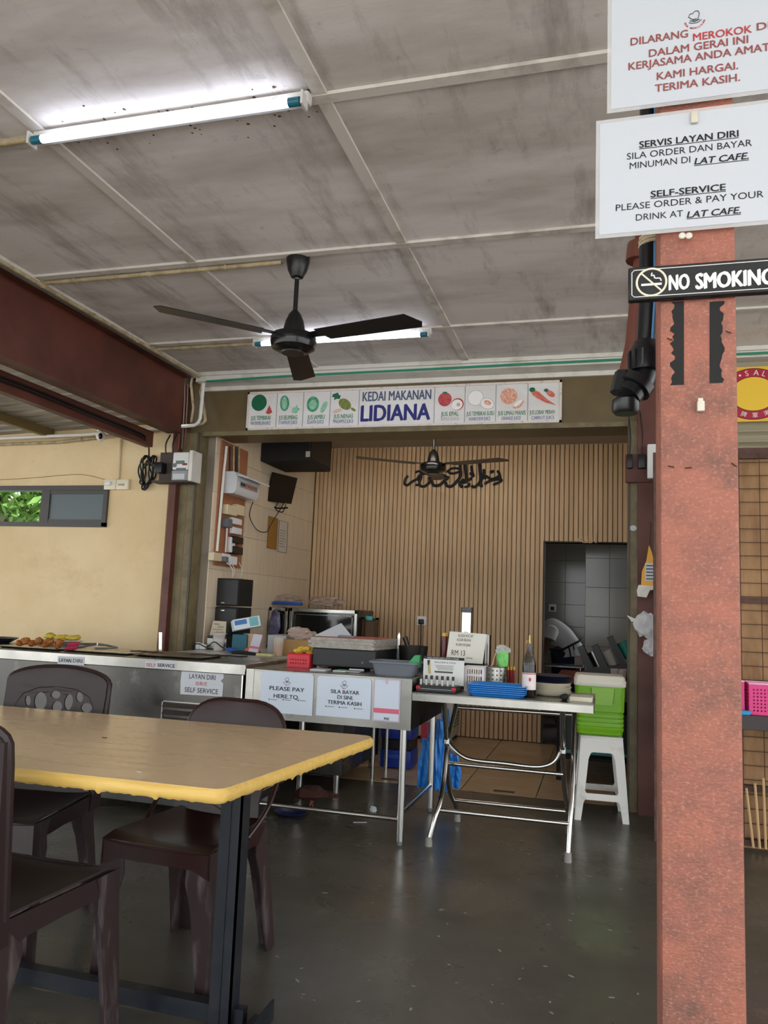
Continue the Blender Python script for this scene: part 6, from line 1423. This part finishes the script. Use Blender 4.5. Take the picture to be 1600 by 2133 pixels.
# white slotted basket
a = at(968, 1390, Y=4.23); b = at(1009, 1390, Y=4.23); zt = at(985, 1389, Y=4.23).z
wbk = thing('slotted_basket', 'white slotted plastic basket on the folding table', 'basket', ((a.x+b.x)/2, 4.33, FT), world=True)
W_ = b.x-a.x; H_ = zt-FZ
hs = []
for i in range(7):
    x = .010+i*(W_-.02)/7
    for z_0, z_1 in ((.012, H_*.62), (H_*.70, H_*.90)): hs.append([(x+.004, z_0), (x+.010, z_0), (x+.010, z_1), (x+.004, z_1)])
m_wbk = M('off_white_plastic', 'ddd6d2', .45)
for yy in (4.23, 4.31): link(holed([(0, 0), (W_, 0), (W_, H_), (0, H_)], hs, .002, 'side', m_wbk, lambda v, yy=yy: Vector((a.x+v.x, yy+v.z, FZ+v.y))), 'side', wbk)
for xx in (a.x, b.x): MB().box(xx-.001, xx+.001, 4.23, 4.31, FZ, zt).build('side', m_wbk, wbk, False)
MB().box(a.x, b.x, 4.23, 4.31, FZ, FZ+.002).build('base', m_wbk, wbk, False)
MB().tube([(a.x, 4.23, zt), (b.x, 4.23, zt), (b.x, 4.31, zt), (a.x, 4.31, zt)], .004, 6, True).build('rim', m_wbk, wbk)
# perforated steel cutlery cup
q = at(1033, 1430, Y=4.32); Rc = .057; Hc = at(1033, 1390, Y=4.27).z-FZ; xc = at(1033, 1410, Y=4.32).x
cc3 = thing('cutlery_cup', 'perforated stainless cutlery holder on the folding table', 'cutlery holder', (xc, 4.33, FT), world=True)
NU, NV = 48, 17; vv = []; ff = []
for k in range(NV+1):
    for i in range(NU): a_ = 2*PI*i/NU; vv.append((xc+Rc*math.cos(a_), 4.335+Rc*math.sin(a_), FZ+Hc*k/NV))
for k in range(NV):
    for i in range(NU):
        if i % 3 == 1 and k % 3 == 2 and k < NV-2: continue
        ff.append((k*NU+i, k*NU+(i+1) % NU, (k+1)*NU+(i+1) % NU, (k+1)*NU+i))
mb = MB(); mb.add(vv, ff); me = mb.mesh('perforated_wall', m_steel)
link(me, 'perforated_wall', cc3)
MB().lathe([(0, 0), (Rc, 0), (Rc, .002), (0, .002)], (xc, 4.335, FZ), 28).build('base', m_steel, cc3)
MB().tube([(xc+Rc*math.cos(2*PI*k/32), 4.335+Rc*math.sin(2*PI*k/32), FZ+Hc) for k in range(32)], .003, 6, True).build('rim', m_chrome, cc3)
q = at(1046, 1372, Y=4.33)
gp = thing('green_packet', 'clear packet of green sachets standing in the cutlery holder', 'packet', (q.x, 4.33, FZ+.06), world=True)
crumple((q.x, 4.335, q.z-.005), (.043, .022, .062), 61).build('green_filling', M('bright_green', '5cc04a', .4, col2='a8e09a', scale=45), gp)
crumple((q.x+.002, 4.335, q.z+.045), (.042, .016, .035), 62, 4, .18).build('film_top', M('clear_film', 'cfd4cc', .12, alpha=.45), gp)
single(MB().tube([at(1022, 1395, Y=4.30), at(1033, 1360, Y=4.31)], .003, 6), 'wooden_stick', M('pale_wood', 'c2a173', .8), 'thin wooden stick in the steel cutlery holder', 'stick')
for k in range(3):
    q = at(1058+5*k, 1390, Y=4.45)
    s_ = thing('sauce_sachet_bottle', ('left', 'middle', 'right')[k]+' slim red sauce bottle with yellow cap behind the cutlery holder', 'bottle', (q.x, 4.45, FT), world=True, group='slim red bottles')
    MB().lathe([(0, 0), (.0075, 0), (.0075, q.z-FZ-.015), (0, q.z-FZ-.015)], (q.x+.003*k, 4.46, FZ), 10).build('bottle_body', M('chilli_red', '8f1d16', .3), s_)
    MB().lathe([(0, q.z-FZ-.015), (.007, q.z-FZ-.015), (.006, q.z-FZ+.004), (0, q.z-FZ+.004)], (q.x+.003*k, 4.46, FZ), 10).build('cap', M('yellow_cap', 'c9a81e', .4), s_)
# blue trays (five), plates
m_blue = M('bright_blue_plastic', '2b83d6', .35)
bx_, by_ = at(1038, 1440, Y=4.12).x, 4.12
def platem(w, d, h, mat, name, r=.02):
    return MB().loft([rr(w-.018, d-.018, 0, r), rr(w-.004, d-.004, h*.8, r), rr(w, d, h*.82, r), rr(w, d, h, r), rr(w-.006, d-.006, h*.95, r), rr(w-.022, d-.022, .003, r)]).mesh(name, mat)
me = platem(.148, .10, .020, m_blue, 'blue_tray')
for k in range(5):
    o = link(me, 'blue_tray'); o.location = (bx_, by_, FZ+.0095*k); o.rotation_euler = (0, 0, math.radians(.8*(k % 3-1)))
    tag(o, ('lowest', 'second lowest', 'middle', 'second highest', 'topmost')[k]+' bright blue tray in the stack on the folding table', 'tray', 'blue trays')
def rplate(r, h, mat, name, n=30): return MB().lathe([(0, 0), (r*.55, 0), (r*.62, .002), (r*.98, h), (r, h+.002), (r*.96, h+.0015), (r*.6, .005), (0, .005)], n=n).mesh(name, mat)
m_ivp = M('ivory_plate', 'ddd7c4', .35); m_nav = M('navy_plate', '23263a', .35)
xw = at(1146, 1430, Y=4.28).x
me = rplate(.108, .016, m_ivp, 'white_plate')
NMS = ('lowest', 'second lowest', 'third lowest', 'fourth lowest', 'fourth highest', 'third highest', 'second highest', 'topmost')
for k in range(8):
    o = link(me, 'white_plate'); o.location = (xw+.003*math.sin(k*2), 4.30, FZ+.0075*k); tag(o, NMS[k]+' ivory plate in the tall stack on the folding table', 'plate', 'ivory plates')
me = rplate(.108, .014, m_nav, 'dark_plate')
for k in range(5):
    o = link(me, 'dark_plate'); o.location = (xw+.003*math.sin(k*3+1), 4.30, FZ+.0075*8+.001+.0072*k); tag(o, ('lowest', 'second lowest', 'middle', 'second highest', 'topmost')[k]+' navy plate stacked over the ivory plates', 'plate', 'navy plates')
me = MB().rbox(-.055, .055, -.07, .07, 0, .005, .002, 1).mesh('white_saucer', m_ivp)
xs_ = -.115
for k in range(4):
    o = link(me, 'white_saucer'); o.location = (xs_+.004*(k % 2), 4.16, FZ+.0055*k); tag(o, ('lowest', 'second', 'third', 'topmost')[k]+' white napkin slab at the right end of the folding table', 'napkin', 'napkins on the folding table')
q = at(1190, 1448, Y=4.15); single(crumple((-.195, 4.12, FZ+.016), (.03, .03, .019), 71), 'black_cloth', m_blackm, 'crumpled black cloth between the plates and napkins', 'cloth')
# syrup bottle with stopper
xb = at(1104, 1430, Y=4.20).x; yb_ = 4.14; zb = lambda py: at(1104, py, Y=yb_).z-FZ
bt = thing('syrup_bottle', 'dark syrup bottle with red and white label and yellow stopper', 'bottle', (xb, yb_, FT), world=True)
z_sh = zb(1370); z_nk = zb(1340)
MB().lathe([(0, 0), (.032, 0), (.035, .006), (.035, zb(1385)), (.0345, zb(1384)), (.0345, z_sh-.045+.06*0), (0, z_sh-.045)], (xb, yb_, FZ), 28).build('dark_syrup', M('black_syrup', '0c0808', .12), bt)
MB().lathe([(.0345, zb(1386)), (.034, zb(1380)), (.024, zb(1368)), (.0155, zb(1357)), (.0135, z_nk), (.012, z_nk), (0, z_nk)], (xb, yb_, FZ), 28).build('glass_neck', M('smoky_glass', '4a4540', .08, alpha=.75), bt)
MB().lathe([(.0352, zb(1436)), (.0356, zb(1436)), (.0356, zb(1401)), (.0352, zb(1401))], (xb, yb_, FZ), 28).build('label', M('label_pink_white', 'e3d5d2', .5), bt)
MB().lathe([(.0353, zb(1404)), (.0358, zb(1404)), (.0358, zb(1402)), (.0353, zb(1402))], (xb, yb_, FZ), 28).build('label_stripe', M('label_red', 'b9525a', .5), bt)
p = at(1110, 1416, Y=yb_-.0362)
MB().prism([(.009*math.cos(a_)*(1 if i % 2 else .55), .012*math.sin(a_)*(1 if i % 2 else .55)) for i, a_ in enumerate([2*PI*k/20 for k in range(20)])], lambda u, v, d: (xb+.008+u, d, p.z+v), yb_-.0366, yb_-.0350).build('label_emblem', MATS['label_red'], bt, False)
MB().cyl((xb, yb_, FZ+zb(1366)), (xb, yb_, FZ+zb(1361)), .0165, .0150, n=20).build('orange_band', M('orange_band', 'c9793f', .5), bt)
MB().cyl((xb, yb_, FZ+z_nk), (xb, yb_, FZ+zb(1323)), .0042, .0042, n=10).build('stopper', M('yellow_stopper', 'e0c56a', .5), bt)
MB().tube([(xb-.006+.010*math.cos(k*PI/8), yb_, FZ+zb(1338)+.008*math.sin(k*PI/8)) for k in range(16)], .0016, 6, True).build('stopper_ring', MATS['yellow_stopper'], bt)
# ================================================================== food and tongs on the serving counter
CZ = CT-.0015
pan = MB().loft([rrz(-.2, .2, -.14, .14, 0, .02), rrz(-.22, .22, -.16, .16, .010, .02), rrz(-.225, .225, -.165, .165, .011, .02), rrz(-.21, .21, -.15, .15, .009, .02), rrz(-.19, .19, -.13, .13, .003, .02)]).mesh('food_pan', m_steel)
for k, x in enumerate((-3.42, -2.93, -2.45)):
    o = link(pan, 'food_pan'); o.location = (x, 4.26, CZ); tag(o, ('left', 'middle', 'right')[k]+' shallow steel pan lid on the serving counter', 'pan', 'pan lids on the counter')
q = at(52, 1348, Z=CT+.01)
m_fry = M('fried_golden', 'a8652c', .7, col2='7a3f16', scale=45, bump=.8, bscale=70)
for k in range(8):
    rr_ = random.Random(100+k)
    single(crumple((-3.50+.05*k*.8+rr_.uniform(-.01, .01), 4.16+rr_.uniform(-.03, .03), CZ+.032+.016*(k % 2)), (.032, .034, .026), 80+k, 3, .12), 'fried_chicken', m_fry, ('first', 'second', 'third', 'fourth', 'fifth', 'sixth', 'seventh', 'eighth')[k]+' golden fried chicken piece from the left on the counter', 'fried chicken', 'fried chicken pieces')
q = at(103, 1343, Y=4.42)
bw_ = single(MB().lathe([(0, 0), (.05, 0), (.11, .026), (.125, .03), (.12, .032), (.05, .006), (0, .006)], (q.x, 4.53, CZ), 30), 'white_platter', M('white_china', 'dcdcdb', .25), 'white oval platter with yellow omelette at the counter back', 'platter')
bw_.scale = (1.35, 1, 1.25)
for k in range(3): single(crumple((q.x-.10+.10*k, 4.53, CZ+.057+.006*(1-k % 2)), (.056, .05, .024), 95+k, 3, .07), 'omelette', M('egg_yellow', 'c9b03a', .5, col2='6f6a22', scale=18, amt=.7, lo=.5, hi=.7), ('left', 'middle', 'right')[k]+' folded yellow omelette on the white platter', 'omelette', 'omelettes on the platter')
q = at(15, 1340, Y=4.45); single(MB().lathe([(0, 0), (.06, 0), (.12, .035), (.115, .037), (.05, .006), (0, .006)], (q.x-.08, 4.47, CZ), 26), 'dark_bowl', M('dark_blue_bowl', '23262f', .35), 'dark blue bowl at the far left of the counter', 'bowl')
def tongs(name, label, P1, P2, mat, hm=None):
    t = thing(name, label, 'tongs', P2, world=True); P1, P2 = Vector(P1), Vector(P2)
    for s in (-1, 1):
        d_ = Vector((0, .012*s, .012*s))
        MB().tube([P1, P1.lerp(P2, .6)+d_*.8, P2+d_], [.006, .008, .010], 6).build('arm', mat, t)
        if hm: MB().tube([P1.lerp(P2, .66)+d_*.85, P2+d_], .013, 8).build('grip', hm, t)
tongs('serving_tongs', 'steel tongs with red grips resting across a pan lid', at(208, 1341, Y=4.30), at(138, 1347, Y=4.16), m_steel, M('red_grip', 'a02a48', .4))
tongs('serving_tongs', 'plain steel tongs lying near the self-service strip', at(245, 1349, Y=4.30), at(200, 1346, Y=4.18), m_steel)
q = at(335, 1350, Y=4.3)
single(MB().prism([(-.012, -.02), (.01, -.02), (.002, .095), (-.02, .095)], lambda u, v, d: (q.x+u, d, q.z+v), 4.298, 4.301), 'ladle_handle', m_chrome, 'upright flat steel ladle handle on the counter', 'ladle')
for k, (x, y) in enumerate(((280, 1360), (400, 1368), (465, 1370))):
    q = at(x, y, Z=CT+.015)
    lb = [(-.09, 0), (-.02, .004), (.06, .002), (.10, .006)]
    single(MB().tube([(q.x+a_, 4.22+.03*k, CZ+.018+b_) for a_, b_ in lb], .006, 6), 'spoon_handle', m_chrome, ('left', 'middle', 'right')[k]+' steel spoon handle lying over the pan lids', 'spoon', 'spoon handles on the counter')
# ================================================================== under and around the tables
q = at(790, 1605, Z=0)
tb = thing('tool_box', 'blue two-tier storage box with black middle under the pay table', 'box', (-1.49, 5.95, 0), world=True)
m_blu = M('royal_blue_plastic', '1f3590', .4)
tx0, tx1, ty0, ty1 = -1.625, -1.385, 5.86, 6.1
MB().rbox(tx0, tx1, ty0, ty1, .006, .14, .012).build('lower_box', m_blu, tb)
MB().rbox(tx0+.006, tx1-.006, ty0+.006, ty1-.006, .14, .215, .006, 1).build('black_middle', m_black, tb)
MB().rbox(tx0, tx1, ty0, ty1, .215, .31, .012).build('upper_box', m_blu, tb)
MB().rbox(tx0+.06, tx1-.06, ty0-.012, ty0+.002, .075, .11, .006).build('handle', M('blue_handle', '2a4fb8', .4), tb)
for x in (tx0+.04, tx1-.07): MB().rbox(x, x+.03, ty0-.008, ty0+.002, .23, .28, .004).build('latch', MATS['blue_handle'], tb)
# blue plastic bags hanging from the table back
for k, (x0_, x1_, y0_, y1_, yy) in enumerate(((872, 913, 1540, 1645, 4.86), (906, 935, 1500, 1648, 4.90), (926, 960, 1570, 1640, 4.95))):
    a = at(x0_, y0_, Y=yy); b = at(x1_, y1_, Y=yy); mb = MB(); sd = k
    def bagf(u, v): 
        w = .72+.28*v; cx_ = (a.x+b.x)/2
        return Vector((cx_+(u-.5)*(b.x-a.x)*w, yy+.012*math.sin(u*9+sd)+.010*math.sin(u*21+v*5+sd), a.z+(b.z-a.z)*v+.01*math.sin(u*7)))
    mb.sheet(bagf, 18, 12, .012)
    t = thing('blue_plastic_bag', ('left', 'middle', 'right')[k]+' blue plastic bag hanging behind the pay table leg', 'bag', ((a.x+b.x)/2, yy, b.z), world=True, group='blue bags')
    mb.build('bag_sheet', M('blue_film', '2273c4', .3, col2='3f93dc', scale=20), t)
    MB().tube([((a.x+b.x)/2, yy, a.z-.01), ((a.x+b.x)/2-.005, yy-.03, a.z+.06), ((a.x+b.x)/2-.01, 4.80, .60)], .004, 6).build('bag_loop', MATS['blue_film'], t)
q = at(893, 1535, Y=4.97); single(MB().rbox(q.x-.05, q.x+.05, 4.96, 4.98, .30, q.z+.03, .004, 1), 'red_packet', M('red_packet', 'b3202c', .45), 'red packet behind the blue plastic bags', 'packet')
for o in (bpy.data.objects['red_packet'],): o.location.z = .36
single(MB().cyl((-1.05, 4.97, .36), (-1.05, 4.97, .58), .003, n=6), 'packet_cord', m_black, 'thin cord above the red packet', 'cord')
# cardboard carton under the table, back
boxed('floor_carton', 'brown carton on the floor behind the pay table', 'carton', 680, 745, 1490, 6.15, .3, .0005, MATS['brown_card'], .40)
q = at(775, 1520, Y=6.05); single(MB().rbox(-1.70, -1.63, 6.06, 6.16, .0005, .36, .003, 1), 'white_carton', m_paper, 'narrow white carton beside the blue storage box', 'carton')
ps = thing('prep_stand', 'second steel stand with round legs behind the pay table', 'stand', (-1.9, 5.6, 0), world=True)
for x, y in ((-1.56, 5.44), (-1.56, 5.80)): MB().cyl((x, y, 0), (x, y, .56), .016, n=12).build('leg', m_chrome, ps)
MB().box(-1.6, -1.52, 5.42, 5.83, .56, .575).build('shelf', m_steeld, ps, False)
# drain cover, plate, litter, rubber band
q = at(815, 1624, Z=0); single(MB().rbox(q.x-.07, q.x+.07, q.y-.02, q.y+.02, .0008, .004, .001, 1), 'drain_cover', M('dark_grate', '3a342d', .6), 'dark floor slot cover under the pay table', 'drain')
q = at(1050, 1649, Z=0); single(MB().rbox(q.x-.07, q.x+.07, q.y-.02, q.y+.02, .0008, .004, .001, 1), 'drain_cover', MATS['dark_grate'], 'dark floor slot cover under the folding table', 'drain')
q = at(598, 1700, Z=0.01); single(MB().lathe([(0, 0), (.06, 0), (.095, .022), (.10, .024), (.096, .026), (.06, .005), (0, .005)], (q.x, q.y+.06, .0005), 30), 'blue_plate', M('dark_blue_plate', '1a2550', .3), 'dark blue plate on the floor beneath the steel rail', 'plate')
q = at(698, 1667, Z=0); single(MB().tube([(q.x+.018*math.cos(k*PI/10), q.y+.018*math.sin(k*PI/10), .002) for k in range(20)], .0016, 6, True), 'rubber_band', M('orange_rubber', 'b0603a', .6), 'small orange rubber band on the dark floor', 'rubber band')
q = at(778, 1692, Z=0); single(crumple((q.x, q.y, .017), (.022, .015, .022), 41, 3, .25), 'tissue', m_paper, 'crumpled white tissue on the floor under the pay table', 'tissue')
q = at(752, 1714, Z=0); single(MB().tube([(q.x-.04, q.y-.015, .0025), (q.x+.03, q.y+.012, .0025)], .0022, 6), 'drinking_straw', m_paper, 'white straw lying on the floor by the steel rail', 'straw')
rl = random.Random(77); mb = MB()
for k in range(60):
    x = rl.uniform(560, 1340); y = rl.uniform(1690, 2110); q = at(x, y, Z=0); w = rl.uniform(.002, .008)
    mb.prism(ell(0, 0, w*rl.uniform(1, 2), w*.6, 7, rl.uniform(0, 180)), lambda u, v, d: (q.x+u, q.y+v, d), .0003, .0009)
tag(mb.build('floor_specks', M('pale_speck', '97918a', .7), None, False), 'tiny pale specks scattered over the dark floor', 'litter', kind='stuff')
# ---- the brown hen-like bird pecking by the table leg
q = at(648, 1683, Z=0); bx_, by_ = q.x, q.y
bd = thing('bird', 'small brown bird pecking on the floor under the pay table', 'bird', (bx_, by_, 0), world=True)
m_bird = M('brown_feathers', '43241b', .75, col2='22120e', scale=40, stretch=(.6, 1, 1), amt=.8)
# head to the left and down, tail to the right
skin('body', [(bx_, by_, .085), (bx_-.05, by_, .083), (bx_-.09, by_, .066), (bx_-.10, by_-.004, .040), (bx_-.092, by_-.008, .022), (bx_+.05, by_, .092), (bx_+.09, by_, .086), (bx_+.125, by_, .080)],
     [(0, 1), (1, 2), (2, 3), (3, 4), (0, 5), (5, 6), (6, 7)], [(.045, .050), (.042, .046), .031, .022, .019, (.034, .036), (.026, .016), (.020, .006)], m_bird, bd)
for s in (-1, 1):
    MB().sheet(lambda u, v: Vector((bx_-.06+.17*u, by_+s*(.046-.02*u*u-.004*v), .075+.035*(1-u)*(1-v)+.02*(v-.5)*-1+.012*u)), 10, 5, .004).build('wing', M('wing_feathers', '4f2c20', .75, col2='1e100c', scale=60), bd)
    MB().tube([(bx_+.01, by_+s*.018, .05), (bx_-.002, by_+s*.018, .022), (bx_+.004, by_+s*.018, .004)], [.009, .0035, .003], 8).build('leg', M('bird_leg', '8a4a3c', .6), bd)
    for a_ in (-25, 0, 25, 180):
        c_, s_ = math.cos(math.radians(180+a_)), math.sin(math.radians(180+a_)); MB().tube([(bx_+.004, by_+s*.018, .003), (bx_+.004+.022*c_, by_+s*.018+.022*s_, .002)], [.0026, .0012], 6).build('toe', MATS['bird_leg'], bd)
for k in range(4): MB().prism([(.09, -.004), (.165, -.010+.006*k), (.168, .000+.006*k), (.09, .010)], lambda u, v, d: (bx_+u, by_+d, .080+v*.9), -.012+.006*k, -.008+.006*k).build('tail_feather', MATS['wing_feathers'], bd)
MB().tube([(bx_-.094, by_-.009, .012), (bx_-.090, by_-.012, .0015)], [.006, .001], 8).build('beak', M('beak', '6a5648', .5), bd)
for s in (-1, 1): MB().ball((bx_-.098, by_-.008+s*.017, .026), .003, 8, 6).build('eye', m_blackg, bd)
